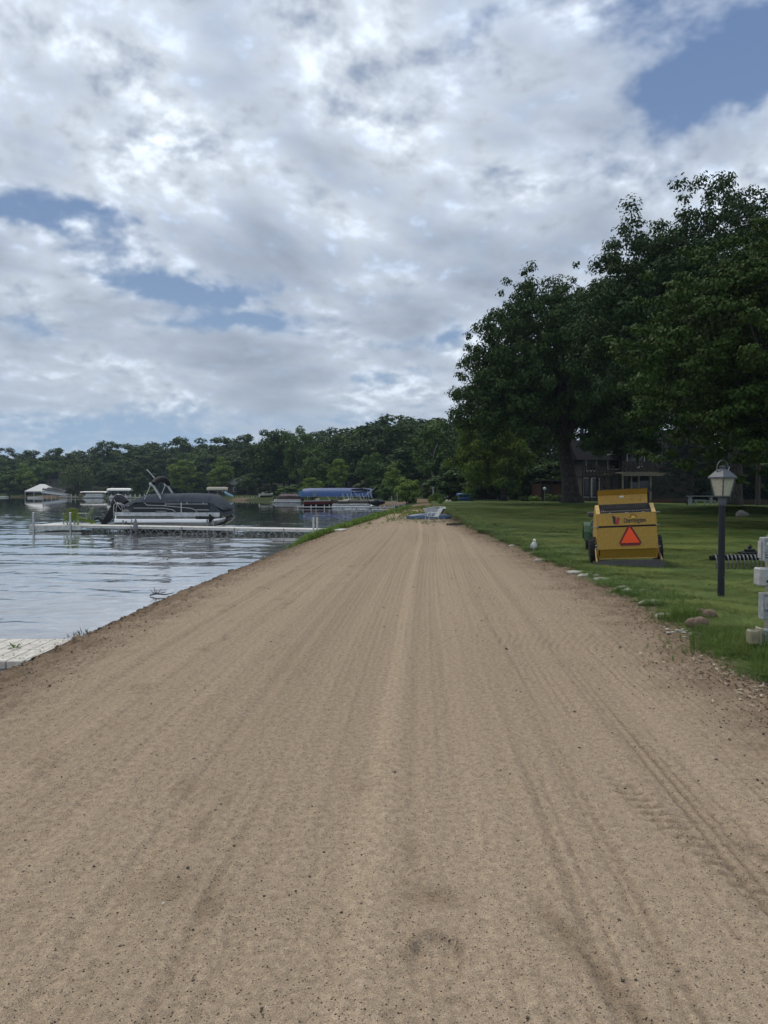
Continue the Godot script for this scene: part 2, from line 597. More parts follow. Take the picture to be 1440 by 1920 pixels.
func ground_y(x: float, d: float) -> float:
	if d < 78.0 and x > -9.0:
		var l := x - lawn_x(d)
		var s := sand_y(x, d)
		if d > 58.0:
			s = lerpf(s, minf(s + 0.03, 0.06), smoothstep(58.0, 66.0, d))
		var k := smoothstep(-0.35, 0.25, l)
		return lerpf(s - 0.07 * (1.0 - smoothstep(56.0, 62.0, d)), lawn_y(x, d), k)
	var s := off_shore(x, d)
	if s < 0.0:
		return WATER + maxf(s * 0.2, -2.0)
	var y := WATER + 0.55 * smoothstep(0.0, 2.5, s)
	var far := smoothstep(84.0, 100.0, d)
	var near := lawn_y(x, d)
	var right := smoothstep(-2.0, 5.0, x - lawn_x(d))
	var hy := lerpf(y, hill_y(x, d, s), smoothstep(1.0, 6.0, s))
	# wooded rise behind the houses on the right
	hy = maxf(hy, (0.5 + 5.0 * smoothstep(95.0, 150.0, d)) * smoothstep(8.0, 22.0, x))
	return lerpf(lerpf(y, near, right), hy, far)

func steps(from: float, to: float, least: float, share: float, centre := 0.0) -> PackedFloat32Array:
	var out := PackedFloat32Array()
	var x := from
	while x < to:
		out.append(x)
		x += maxf(least, share * absf(x - centre))
	out.append(to)
	return out

func sheet(xs: PackedFloat32Array, ds: PackedFloat32Array, height: Callable, tint: Callable, uv_scale: float) -> ArrayMesh:
	var nx := xs.size()
	var nd := ds.size()
	var v := PackedVector3Array()
	v.resize(nx * nd)
	var col := PackedColorArray()
	col.resize(nx * nd)
	var uv := PackedVector2Array()
	uv.resize(nx * nd)
	var row := func(j: int) -> void:
		var d := ds[j]
		for i in nx:
			var k := j * nx + i
			var y: float = height.call(xs[i], d)
			v[k] = Vector3(xs[i], y, -d)
			col[k] = tint.call(xs[i], d, y)
			uv[k] = Vector2(xs[i], -d) * uv_scale
	for j in nd:
		row.call(j)
	var idx := PackedInt32Array()
	idx.resize((nx - 1) * (nd - 1) * 6)
	var q := 0
	for j in nd - 1:
		for i in nx - 1:
			var k := j * nx + i
			idx[q] = k
			idx[q + 1] = k + nx + 1
			idx[q + 2] = k + 1
			idx[q + 3] = k
			idx[q + 4] = k + nx
			idx[q + 5] = k + nx + 1
			q += 6
	# smooth normals from the grid
	var nor := PackedVector3Array()
	nor.resize(nx * nd)
	for j in nd:
		var j0 := maxi(j - 1, 0) * nx
		var j1 := mini(j + 1, nd - 1) * nx
		for i in nx:
			var i0 := maxi(i - 1, 0)
			var i1 := mini(i + 1, nx - 1)
			var e := v[j * nx + i1] - v[j * nx + i0]
			var f := v[j1 + i] - v[j0 + i]
			var m := e.cross(f)
			nor[j * nx + i] = (m if m.y > 0.0 else -m).normalized()
	var a := []
	a.resize(Mesh.ARRAY_MAX)
	a[Mesh.ARRAY_VERTEX] = v
	a[Mesh.ARRAY_NORMAL] = nor
	a[Mesh.ARRAY_COLOR] = col
	a[Mesh.ARRAY_TEX_UV] = uv
	a[Mesh.ARRAY_INDEX] = idx
	var m := ArrayMesh.new()
	m.add_surface_from_arrays(Mesh.PRIMITIVE_TRIANGLES, a)
	return m

# ---------------------------------------------------------------- sand
var _sn: FastNoiseLite
var _clod: FastNoiseLite
var _ridge: FastNoiseLite
var _fine: FastNoiseLite

# where the drag of the machine runs: lateral place on the beach, the lines bend with the shore
func lane(x: float, d: float) -> float:
	return x - 0.045 * d - 0.35 * (1.0 - exp(-d / 14.0)) + 0.10 * sin(d * 0.16)

func near_line(t: float, c: float, w: float) -> float:
	var k := (t - c) / w
	return exp(-k * k)

func sand_relief(x: float, d: float) -> float:
	var t := lane(x, d)
	var h := 0.0
	# broad swells left by the wheels, then the streaks of the drag
	h += 0.010 * _ridge.get_noise_2d(t * 1.1, d * 0.02)
	h += 0.009 * _ridge.get_noise_2d(t * 4.2 + 50.0, d * 0.05)
	var patch := 0.5 + 0.5 * _wob.get_noise_2d(t * 1.6 + 7.0, d * 0.5)
	h += 0.0055 * _ridge.get_noise_2d(t * 15.0 + 20.0, d * 0.16) * (0.4 + 0.9 * patch)
	# thin scored lines, cut by single tines
	var score := _fine.get_noise_2d(t * 26.0, d * 0.11)
	h -= 0.011 * smoothstep(0.34, 0.66, score) * smoothstep(-0.05, 0.45, _wob.get_noise_2d(t * 2.2 + 33.0, d * 0.35))
	# a few crisp ridges
	h += 0.022 * near_line(t, -0.21, 0.085) - 0.007 * near_line(t, -0.06, 0.05)
	h += 0.018 * near_line(t, -1.33, 0.06) - 0.014 * near_line(t, -1.22, 0.05)
	h += 0.018 * near_line(t, -2.05, 0.06) - 0.014 * near_line(t, -2.2, 0.07)
	h += 0.008 * near_line(t, 0.55, 0.04) - 0.004 * near_line(t, 0.62, 0.03)
	h += 0.016 * near_line(t, -2.9, 0.06) - 0.012 * near_line(t, -2.78, 0.05)
	h += 0.015 * near_line(t, 1.25, 0.07)
	# fine comb marks of the rake, in bands
	var comb := smoothstep(0.42, 0.62, patch) * 0.0028
	# on the right the rake was swung in a bow
	var bx := x - 2.95
	var bd := d - 10.9
	var bow := smoothstep(0.95, 1.2, x - 0.03 * (d - 8.0)) * (1.0 - smoothstep(10.6, 12.4, d)) * smoothstep(4.2, 6.2, d)
	var tt := lerpf(t, -Vector2(bx, bd * 0.62).length() + 0.2 * bd, smoothstep(6.5, 9.5, d) * bow)
	h += (comb * (1.0 - bow) + 0.0055 * bow) * sin(tt * TAU / 0.068)
	h += 0.022 * bow * near_line(x, 1.18 + 0.03 * (d - 8.0), 0.05)
	# clods and loose grains
	var cl := _clod.get_noise_2d(x, d)
	var loose := 0.35 + 0.65 * smoothstep(-0.1, 0.5, _wob.get_noise_2d(x * 1.5, d * 1.5))
	h += 0.0055 * cl * loose + 0.030 * pow(maxf(cl - 0.34, 0.0), 1.2) * loose
	if d < 14.0:
		h += 0.0052 * _sn.get_noise_2d(x, d) * (0.5 + 0.5 * loose)
	# a row of tread prints running to the lower right
	if d > 2.6 and d < 4.2:
		var cx := 1.30 + (3.86 - d) * 0.17
		var w := absf(x - cx)
		if w < 0.085:
			h -= 0.0085 * smoothstep(0.085, 0.05, w) * smoothstep(-0.25, 0.35, sin(d * TAU / 0.085 + (1.6 if x > cx else 0.0))) * smoothstep(2.6, 2.9, d) * smoothstep(4.15, 3.8, d)
	if d > 3.0 and d < 6.5:
		var cx := -1.52 - (4.4 - d) * 0.16
		var w := absf(x - cx)
		if w < 0.16:
			h -= 0.005 * smoothstep(0.16, 0.09, w) * smoothstep(-0.2, 0.4, sin(d * TAU / 0.11 + x * 20.0)) * smoothstep(3.0, 3.6, d) * smoothstep(6.4, 5.6, d)
	# a boot print and scuffs close to the camera
	if d < 4.0:
		var fx := (x - 0.175) / 0.085
		var fd := (d - 2.42) / 0.145
		var r := fx * fx + fd * fd + 0.45 * _med.get_noise_2d(x * 2.6, d * 2.6) + 0.25 * cl
		h += -0.022 * smoothstep(1.25, 0.85, r) * (0.35 + 0.65 * smoothstep(2.28, 2.5, d)) + 0.008 * exp(-pow((r - 1.5) / 0.5, 2.0)) * smoothstep(2.35, 2.55, d)
		h += 0.004 * smoothstep(1.1, 0.6, r) * sin(d * 70.0)
		fx = (x - 0.20) / 0.075
		fd = (d - 2.85) / 0.05
		h -= 0.016 * exp(-(fx * fx + fd * fd)) * (1.0 + 0.6 * cl)
		var k := absf((x - 0.62) - (2.72 - d) * 0.30)
		h -= 0.014 * exp(-k * k / 0.0011) * smoothstep(2.9, 2.6, d)
		k = absf((x - 1.62) - (3.35 - d) * 0.35)
		h -= 0.013 * exp(-k * k / 0.0012) * smoothstep(3.5, 3.2, d)
	return h

func beach_y(x: float, d: float) -> float:
	var s := x - shore_x(d)
	var l := x - lawn_x(d)
	var k := smoothstep(0.6, 1.8, s) * (1.0 - smoothstep(-0.6, 0.1, l))
	var y := sand_y(x, d) + sand_relief(x, d) * (0.25 + 0.75 * k) * (1.0 if d < 48.0 else 0.6)
	# the trampled lip above the water and the broken ground below the grass
	var lip := smoothstep(-0.1, 0.25, s) * (1.0 - smoothstep(0.9, 2.0, s))
	y += lip * (0.060 * _med.get_noise_2d(x, d) + 0.034 * _clod.get_noise_2d(x * 0.7, d * 0.7))
	var brk := 1.3 * smoothstep(-1.3, -0.5, l) * (0.4 + 0.6 * smoothstep(-0.2, 0.4, _wob.get_noise_2d(x * 3.0, d * 1.5 + 40.0)))
	y += brk * (0.030 * _med.get_noise_2d(x * 1.3, d * 1.3) + 0.012 * _clod.get_noise_2d(x, d))
	return y

func sand_tint(x: float, d: float, _y: float) -> Color:
	var s := x - shore_x(d)
	var l := x - lawn_x(d)
	var t := lane(x, d)
	var k := 1.0 + 0.10 * _ridge.get_noise_2d(t * 2.0, d * 0.03) + 0.06 * _ridge.get_noise_2d(t * 14.0 + 9.0, d * 0.12) + 0.06 * _wob.get_noise_2d(x * 1.2, d * 0.8)
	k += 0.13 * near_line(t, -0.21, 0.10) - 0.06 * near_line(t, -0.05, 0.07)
	# sand turned up by the tines is still damp, dry in between
	var damp := 0.42 * smoothstep(0.25, 0.7, _med.get_noise_2d(x * 0.5 + 4.0, d * 0.25)) * smoothstep(-0.2, 0.5, _wob.get_noise_2d(x * 2.0, d * 0.7))  # damp patches; further down it also takes the shade painted into prints
	damp = maxf(damp, (0.85 + 0.4 * _med.get_noise_2d(x * 0.9, d * 0.9)) * (1.0 - smoothstep(0.15, 1.6 + 0.6 * _wob.get_noise_1d(d * 14.0), s)))
	damp = maxf(damp, (0.62 + 0.38 * _med.get_noise_2d(x * 0.8, d * 0.8)) * smoothstep(-1.25, -0.25, l + 0.25 * _med.get_noise_2d(x * 0.7, d * 0.7)))
	# fresh cuts show damp sand; the prints below also get shade painted in
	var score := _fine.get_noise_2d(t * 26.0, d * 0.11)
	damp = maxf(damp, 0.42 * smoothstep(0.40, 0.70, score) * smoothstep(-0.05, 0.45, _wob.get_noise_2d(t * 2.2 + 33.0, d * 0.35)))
	if d > 2.6 and d < 4.2:  # tread row: darkened for shade that the relief hardly casts
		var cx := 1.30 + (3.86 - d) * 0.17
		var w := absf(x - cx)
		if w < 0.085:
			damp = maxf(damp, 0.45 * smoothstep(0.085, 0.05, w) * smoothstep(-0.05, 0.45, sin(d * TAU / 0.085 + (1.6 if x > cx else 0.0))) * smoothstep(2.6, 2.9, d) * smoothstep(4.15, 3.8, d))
	if d > 3.0 and d < 6.5:  # second tread row, fainter shade painted in
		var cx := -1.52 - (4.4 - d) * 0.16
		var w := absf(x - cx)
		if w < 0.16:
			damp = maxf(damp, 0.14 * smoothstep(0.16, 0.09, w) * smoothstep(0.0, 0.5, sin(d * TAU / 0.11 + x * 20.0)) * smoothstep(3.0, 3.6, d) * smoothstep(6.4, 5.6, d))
	if d < 4.0:  # boot print and scuffs: hollows darkened with painted shade
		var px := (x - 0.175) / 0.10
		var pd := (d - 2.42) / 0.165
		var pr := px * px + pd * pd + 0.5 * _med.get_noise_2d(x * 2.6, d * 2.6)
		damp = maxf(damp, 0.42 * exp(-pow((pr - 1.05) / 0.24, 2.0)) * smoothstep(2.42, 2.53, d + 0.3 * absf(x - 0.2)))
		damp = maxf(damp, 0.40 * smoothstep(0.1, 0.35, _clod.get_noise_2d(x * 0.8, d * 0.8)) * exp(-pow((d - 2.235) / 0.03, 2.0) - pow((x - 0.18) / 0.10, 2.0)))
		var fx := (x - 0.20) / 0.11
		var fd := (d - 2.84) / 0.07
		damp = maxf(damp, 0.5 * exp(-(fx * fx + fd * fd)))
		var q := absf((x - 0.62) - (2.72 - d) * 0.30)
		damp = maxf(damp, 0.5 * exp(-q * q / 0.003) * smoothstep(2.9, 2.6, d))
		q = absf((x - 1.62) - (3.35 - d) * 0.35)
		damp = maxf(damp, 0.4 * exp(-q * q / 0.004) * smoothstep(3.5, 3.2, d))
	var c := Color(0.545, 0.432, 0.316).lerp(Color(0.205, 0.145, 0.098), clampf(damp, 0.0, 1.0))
	if d > 30.0:
		var g := smoothstep(33.0, 46.0, d) * smoothstep(-0.1, 0.5, _wob.get_noise_2d(x * 2.0, d * 1.0))
		c = c.lerp(Color(0.17, 0.16, 0.085), g * 0.7)
	return Color(c.r * k, c.g * k, c.b * k)

func grain_texture(size: int) -> Array:
	var col := PackedByteArray()
	col.resize(size * size * 3)
	var hgt := PackedByteArray()
	hgt.resize(size * size)
	var base := noise_image(_noise(71, 0.035, 4, 0.65), size).get_data()
	var n := size * size
	for i in n:
		var r := rng.randf()
		var g := rng.randf()
		var k := 208.0 + (base[i] - 128) * 0.20 + (r - 0.5) * 84.0
		if g < 0.035:
			k -= 85.0 * r
		elif g > 0.985:
			k += 30.0
		var b := clampi(int(k), 20, 255)
		col[i * 3] = b
		col[i * 3 + 1] = clampi(b - int(g * 6.0), 0, 255)
		col[i * 3 + 2] = clampi(b - int(r * 12.0), 0, 255)
		hgt[i] = clampi(int(110.0 + (base[i] - 128) * 0.50 + (r - 0.5) * 80.0), 0, 255)
	# grit: little dark and pale grains of a few millimetres
	for q in int(n / 190.0):
		var x := rng.randi_range(1, size - 4)
		var y := rng.randi_range(1, size - 4)
		var s := 2 if rng.randf() < 0.8 else 3
		var dark := rng.randf() < 0.72
		var v := rng.randf_range(70, 150) if dark else rng.randf_range(225, 255)
		for yy in s:
			for xx in s:
				if s == 3 and (xx + yy) % 4 == 0 and rng.randf() < 0.5:
					continue
				var i := (y + yy) * size + x + xx
				col[i * 3] = int(v)
				col[i * 3 + 1] = int(v * 0.97)
				col[i * 3 + 2] = int(v * 0.93)
				hgt[i] = clampi(hgt[i] + 70, 0, 255)
	var a := Image.create_from_data(size, size, false, Image.FORMAT_RGB8, col)
	var b := Image.create_from_data(size, size, false, Image.FORMAT_L8, hgt)
	return [ImageTexture.create_from_image(a), ImageTexture.create_from_image(b)]

func lay_ground() -> void:
	_wob = _noise(101, 0.12, 3)
	_med = _noise(102, 3.2, 4, 0.55)
	_sml = _noise(103, 9.0, 3)
	_sn = _noise(104, 21.0, 2)
	_clod = _noise(105, 8.5, 4, 0.6)
	_ridge = _noise(106, 0.9, 3, 0.55)
	_fine = _noise(107, 0.9, 1)
	var grain := grain_texture(1024)
	# sand
	var sand := mat(1.0, 1.0, 1.0, 0.95)
	sand.vertex_color_use_as_albedo = true
	sand.albedo_texture = grain[0]
	sand.heightmap_enabled = true
	sand.heightmap_texture = grain[1]
	sand.heightmap_scale = 1.1
	sand.metallic_specular = 0.2
	var ds := steps(-4.0, 1.6, 0.10, 0.0)
	ds.append_array(steps(1.615, 60.0, 0.013, 0.0058))
	var xs := steps(-6.2, -4.6, 0.05, 0.0)
	xs.append_array(steps(-4.58, 4.4, 0.0128, 0.0))
	xs.append_array(steps(4.45, 5.4, 0.06, 0.0))
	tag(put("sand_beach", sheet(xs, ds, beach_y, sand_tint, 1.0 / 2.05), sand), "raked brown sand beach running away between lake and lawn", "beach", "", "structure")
	# one sheet of ground out to the horizon: lawn, lake bed, banks and hills
	var soil := mat(1.0, 1.0, 1.0, 0.95)
	soil.vertex_color_use_as_albedo = true
	soil.albedo_texture = grain[0]
	soil.heightmap_enabled = true
	soil.heightmap_texture = grain[1]
	soil.heightmap_scale = 1.0
	soil.metallic_specular = 0.15
	xs = PackedFloat32Array()
	var left := steps(7.0, 620.0, 0.5, 0.055)
	for i in range(left.size() - 1, -1, -1):
		xs.append(-left[i])
	xs.append_array(steps(-6.7, 7.0, 0.14, 0.0))
	xs.append_array(steps(7.2, 420.0, 0.25, 0.035))
	ds = steps(-25.0, 2.0, 0.9, 0.0)
	ds.append_array(steps(2.2, 760.0, 0.16, 0.02))
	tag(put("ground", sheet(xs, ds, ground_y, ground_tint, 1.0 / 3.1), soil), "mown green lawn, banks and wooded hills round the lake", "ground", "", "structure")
	lay_water()

func ground_tint(x: float, d: float, y: float) -> Color:
	var k := 1.0 + 0.22 * _wob.get_noise_2d(x * 3.0, d * 3.0)
	var thatch := smoothstep(0.22, 0.42, _med.get_noise_2d(x * 0.55 + 11.0, d * 0.55)) * smoothstep(40.0, 10.0, d)
	var grass := Color(0.072, 0.130, 0.037).lerp(Color(0.108, 0.134, 0.047), smoothstep(0.0, 0.5, _wob.get_noise_2d(x * 1.3 + 20.0, d * 1.3)))
	if d < 86.0 and x > -9.0:
		var l := x - lawn_x(d)
		var earth := Color(0.17, 0.125, 0.085)
		var e := 1.0 - smoothstep(-0.2, 1.0, l + 0.5 * _med.get_noise_2d(x * 0.4, d * 0.4))
		if d > 60.0:
			earth = earth.lerp(Color(0.30, 0.23, 0.16), smoothstep(60.0, 66.0, d))
		grass = grass.lerp(Color(0.16, 0.135, 0.070), thatch * 0.7)
		return (grass * k).lerp(earth, e)
	if y < WATER + 0.02:
		return Color(0.10, 0.09, 0.065)
	var s := off_shore(x, d) if d > 80.0 and d < 330.0 else 60.0
	# two bare sandy landings on the far shore, the rest is turf and then leaf litter darkened with painted crown shade
	var land := 0.0
	for g in [[-30.0, 166.0, 7.0], [3.0, 98.0, 7.0], [-112.0, 250.0, 14.0]]:
		land = maxf(land, 1.0 - smoothstep(0.6, 1.15, Vector2(x - g[0], d - g[1]).length() / g[2]))
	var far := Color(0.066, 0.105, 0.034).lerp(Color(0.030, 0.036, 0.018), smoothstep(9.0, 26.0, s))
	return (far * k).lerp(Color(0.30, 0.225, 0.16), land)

# ---------------------------------------------------------------- lake
var _wv: FastNoiseLite
var _wv2: FastNoiseLite

func water_y(x: float, d: float) -> float:
	var s := along(_shore_d, _shore_x, d) - x
	var calm := clampf(s / 1.6, 0.15, 1.0)
	var gust := 0.55 + 0.65 * _wob.get_noise_2d(x * 0.5 + 60.0, d * 0.5)
	var q := x * 0.16 + d
	var h := 0.030 * _wv.get_noise_2d(x * 0.22, q * 0.95)
	h += 0.010 * _wv2.get_noise_2d(x * 0.40 + 30.0, q * 1.0) * (0.5 + gust)
	# the wake of a passing boat, running in to the shore
	h += 0.014 * exp(-pow((d + 0.10 * x - 14.6) / 0.45, 2.0)) * smoothstep(-4.5, -7.5, x)
	h += 0.010 * sin((d + 0.13 * x) * 2.1 + 0.8 * _wob.get_noise_2d(x * 2.0, d)) * smoothstep(60.0, 14.0, d)
	return WATER + h * calm * smoothstep(110.0, 50.0, d)

func water_tint(x: float, d: float, _y: float) -> Color:
	var s := along(_shore_d, _shore_x, d) - x if d < 70.0 else 20.0
	return Color(0.26, 0.245, 0.22).lerp(Color(0.018, 0.025, 0.022), smoothstep(0.0, 11.0, s))

func lay_water() -> void:
	_wv = _noise(201, 0.62, 3, 0.55)
	_wv2 = _noise(202, 2.3, 3, 0.6)
	var n := _noise(203, 0.028, 4, 0.6)
	var rip := ImageTexture.create_from_image(noise_image(n, 512))
	var w := mat(1.0, 1.0, 1.0, 0.045)
	w.vertex_color_use_as_albedo = true
	w.metallic_specular = 0.70
	w.clearcoat_enabled = true
	w.clearcoat = 1.0
	w.clearcoat_roughness = 0.03
	w.heightmap_enabled = true
	w.heightmap_texture = rip
	w.heightmap_scale = 0.45
	var xs := PackedFloat32Array()
	var left := steps(8.0, 420.0, 0.09, 0.0125)
	for i in range(left.size() - 1, -1, -1):
		xs.append(-left[i])
	xs.append_array(steps(-7.9, 2.5, 0.085, 0.0))
	var ds := steps(-20.0, 4.0, 1.0, 0.0)
	ds.append_array(steps(4.1, 335.0, 0.05, 0.0085))
	tag(put("lake_water", sheet(xs, ds, water_y, water_tint, 1.0 / 2.6), w), "rippled grey green lake water reflecting sky and trees", "lake", "", "structure")
# ---------------------------------------------------------------- trees
# Foliage: bent leaf faces spread through clumps; each clump is [centre, radii]. tone: the leaves' own spread of colour.
func leaves(clumps: Array, count: int, length: float, width: float, flatness: float, shell: float, droop := 0.0, spread := 0.28, yellow := 0.0) -> ArrayMesh:
	var v := PackedVector3Array()
	var c := PackedColorArray()
	var idx := PackedInt32Array()
	v.resize(count * 4)
	c.resize(count * 4)
	idx.resize(count * 6)
	var sums := []
	var total := 0.0
	for k in clumps:
		var r: Vector3 = k[1]
		total += pow(r.x * r.y * r.z, 0.667)
		sums.append(total)
	var ci := 0
	for i in count:
		var pick := total * (i + 0.5) / count
		while ci < sums.size() - 1 and sums[ci] < pick:
			ci += 1
		var ctr: Vector3 = clumps[ci][0]
		var rad: Vector3 = clumps[ci][1]
		var tone: float = clumps[ci][2] if clumps[ci].size() > 2 else 1.0
		var z := rng.randf_range(-1.0, 1.0)
		var a := rng.randf() * TAU
		var q := sqrt(1.0 - z * z)
		var o := Vector3(q * cos(a), z, q * sin(a))
		var p := ctr + o * rad * (shell * 0.6 + (1.0 - shell * 0.6) * pow(rng.randf(), 0.62)) * (1.0 if rng.randf() < 0.75 else rng.randf_range(1.0, 1.3))
		# the blade lies between level and facing outwards, hanging a little at its tip
		var nrm := (Vector3.UP * flatness + o * (1.0 - flatness) + Vector3(rng.randf() - 0.5, rng.randf() - 0.5, rng.randf() - 0.5) * 1.1).normalized()
		var along_ := Vector3(o.x + rng.randf_range(-0.7, 0.7), -droop + rng.randf_range(-0.4, 0.4), o.z + rng.randf_range(-0.7, 0.7))
		along_ = (along_ - nrm * along_.dot(nrm)).normalized()
		var side := nrm.cross(along_)
		var s := rng.randf_range(0.7, 1.3)
		var l := along_ * length * s * 0.5
		var w := side * width * s * 0.5
		var k := i * 4
		v[k] = p - l
		v[k + 1] = p + w + nrm * width * 0.12 + l * 0.1
		v[k + 2] = p + l - Vector3.UP * length * 0.12
		v[k + 3] = p - w + nrm * width * 0.12 + l * 0.1
		var f := tone * (1.0 + spread * (rng.randf() * 2.0 - 1.0))
		var g := rng.randf() * 0.25 + yellow * rng.randf()
		var col := Color(f * (1.0 + g), f, f * (1.0 - g * 0.6))
		c[k] = col
		c[k + 1] = col
		c[k + 2] = col
		c[k + 3] = col
		k = i * 6
		var b := i * 4
		idx[k] = b
		idx[k + 1] = b + 1
		idx[k + 2] = b + 2
		idx[k + 3] = b
		idx[k + 4] = b + 2
		idx[k + 5] = b + 3
	var arr := []
	arr.resize(Mesh.ARRAY_MAX)
	arr[Mesh.ARRAY_VERTEX] = v
	arr[Mesh.ARRAY_COLOR] = c
	arr[Mesh.ARRAY_INDEX] = idx
	var m := ArrayMesh.new()
	m.add_surface_from_arrays(Mesh.PRIMITIVE_TRIANGLES, arr)
	return m

# clumps filling a crown: ctr, radii; size: clump radius as a share of the crown
func crown_clumps(ctr: Vector3, rad: Vector3, n: int, size: float, squash := 0.75, inner := 0.55) -> Array:
	var out := []
	for i in n:
		# even spread over the sphere, jittered
		var z := 1.0 - 2.0 * (i + 0.5) / n
		var a := i * 2.39996 + rng.randf() * 0.9
		var q := sqrt(1.0 - z * z)
		var o := Vector3(q * cos(a), z, q * sin(a))
		var r := rng.randf_range(inner, 0.92)
		if rng.randf() < 0.25:
			r *= 0.55
		var s := size * rng.randf_range(0.65, 1.35)
		var m := (rad.x + rad.z) * 0.5
		out.append([ctr + o * rad * r, Vector3(m * s, m * s * squash, m * s), rng.randf_range(0.86, 1.14)])
	return out

func limb(b: Mb, from: Vector3, to: Vector3, r0: float, r1: float, bend: float, sides := 6) -> void:
	var pts := []
	var rr := []
	var side := Vector3(rng.randf_range(-1, 1), rng.randf_range(-0.2, 0.6), rng.randf_range(-1, 1)) * bend
	for i in 6:
		var t := i / 5.0
		pts.append(from.lerp(to, t) + side * sin(PI * t) + Vector3.DOWN * bend * 0.3 * sin(PI * t))
		rr.append(lerpf(r0, r1, t))
	b.tube(pts, rr, sides, false)

# proto trees of the far shore, built once and then copied: 15 m high, crown about 10 m wide
func proto(shape: int, leaf_mat: Material) -> Node3D:
	var o := Node3D.new()
	var ctr := Vector3(0, 9.0, 0)
	var b := Mb.new()
	var cr: ArrayMesh
	var top := 12.0
	match shape:
		0: # broad round crown
			var k := crown_clumps(Vector3(0, 8.6, 0), Vector3(5.2, 6.2, 5.2), 76, 0.22, 0.8, 0.35)
			cr = leaves(k, 8600, 0.52, 0.38, 0.35, 0.55)
		1: # tall oval
			var k := crown_clumps(Vector3(0, 8.2, 0), Vector3(3.9, 6.8, 3.9), 70, 0.24, 0.9, 0.4)
			cr = leaves(k, 7600, 0.46, 0.34, 0.3, 0.55)
		2: # open and lobed, sky between the limbs
			var k := crown_clumps(Vector3(0, 10.0, 0), Vector3(5.4, 4.8, 5.4), 44, 0.22, 0.75, 0.45)
			k.append_array(crown_clumps(Vector3(0.8, 6.0, 0), Vector3(4.2, 2.6, 4.2), 12, 0.26, 0.8, 0.6))
			cr = leaves(k, 6600, 0.50, 0.36, 0.35, 0.5)
		3: # hanging, willow like
			var k := []
			for i in 60:
				var a := i * 2.39996
				var r := sqrt((i + 0.5) / 60.0)
				var y := 13.6 - 5.5 * r * r + rng.randf_range(-1.0, 0.6)
				k.append([Vector3(cos(a) * r * 4.8, y - 2.4, sin(a) * r * 4.8), Vector3(1.0, 2.5 + 1.2 * r, 1.0), rng.randf_range(0.86, 1.14)])
			cr = leaves(k, 7800, 0.55, 0.26, 0.1, 0.4, 1.6)
		4: # spruce: level boughs in whorls
			var k := []
			for i in 90:
				var t := i / 90.0
				var y := 0.8 + t * 13.6
				var r := (1.0 - t) * 3.3 + 0.12
				var a := i * 2.39996
				var q := r * rng.randf_range(0.45, 0.9)
				k.append([Vector3(cos(a) * q, y - q * 0.12, sin(a) * q), Vector3(r * 0.42 + 0.1, 0.36, r * 0.42 + 0.1), rng.randf_range(0.85, 1.15)])
			cr = leaves(k, 7000, 0.42, 0.14, 0.45, 0.3, 0.35)
			top = 14.0
		5: # shrub, leafy to the ground
			var k := crown_clumps(Vector3(0, 6.8, 0), Vector3(5.0, 6.6, 5.0), 34, 0.30, 0.85)
			cr = leaves(k, 6000, 0.85, 0.6, 0.3, 0.5)
		6: # slim, light crowned, several stems
			var k := crown_clumps(Vector3(0, 9.0, 0), Vector3(3.6, 6.0, 3.6), 50, 0.22, 1.0, 0.5)
			cr = leaves(k, 6600, 0.40, 0.28, 0.25, 0.4, 0.5)
	if shape != 5:
		var thin := 0.5 if shape == 6 else 1.0
		b.tube([Vector3(0, -2.0, 0), Vector3(0.05, 1.0, 0.02), Vector3(-0.05, 5.0, 0.05), Vector3(0.08, top, 0)], [0.36 * thin, 0.28 * thin, 0.22 * thin, 0.06], 7, false)
		if shape != 4:
			for i in 6:
				var a := i * 1.9 + 0.4
				var y := 3.2 + i * 0.9
				limb(b, Vector3(0, y, 0), Vector3(cos(a) * 2.8, y + 3.0, sin(a) * 2.8), 0.14, 0.04, 0.3, 5)
	else:
		for i in 5:
			var a := i * 1.3
			b.tube([Vector3(cos(a) * 0.3, -1.0, sin(a) * 0.3), Vector3(cos(a) * 1.4, 4.5, sin(a) * 1.4), Vector3(cos(a) * 2.4, 9.0, sin(a) * 2.4)], [0.2, 0.14, 0.05], 5, false)
	put("trunk" if shape != 5 else "stem", b.mesh(), M.bark_far, o)
	put("crown", cr, leaf_mat, o)
	return o

var protos := []
var leaf_mats := []

func plant(shape: int, tone: int, called: String, label: String, category: String, x: float, d: float, height: float, width: float, group := "", trunk: Material = null) -> Node3D:
	var kinds: Array = protos[shape]
	var o: Node3D = kinds[rng.randi_range(0, kinds.size() - 1)].duplicate()
	o.name = numbered(called)
	add_child(o)
	o.position = Vector3(x, ground_y(x, d) - 0.1, -d)
	o.rotation.y = rng.randf() * TAU
	var w0: float = [10.4, 7.8, 10.8, 10.6, 6.8, 10.4, 7.2][shape]
	var h0: float = [15.0, 15.2, 15.0, 14.0, 15.0, 13.6, 15.2][shape]
	o.scale = Vector3(width / w0, height / h0, width / w0)
	(o.get_node("crown") as MeshInstance3D).material_override = leaf_mats[tone]
	if trunk:
		(o.get_node("trunk") as MeshInstance3D).material_override = trunk
	tag(o, label, category, group)
	return o

# a tree named by where its crown shows: column and row of its top, width of the crown in columns, distance
func tree_at(shape: int, tone: int, called: String, label: String, u: float, v: float, wide: float, d: float, category := "tree", trunk: Material = null) -> void:
	var x := X(u, d)
	plant(shape, tone, called, label, category, x, d, Y(v, d) - ground_y(x, d) + 0.1, wide / F * d, "", trunk)

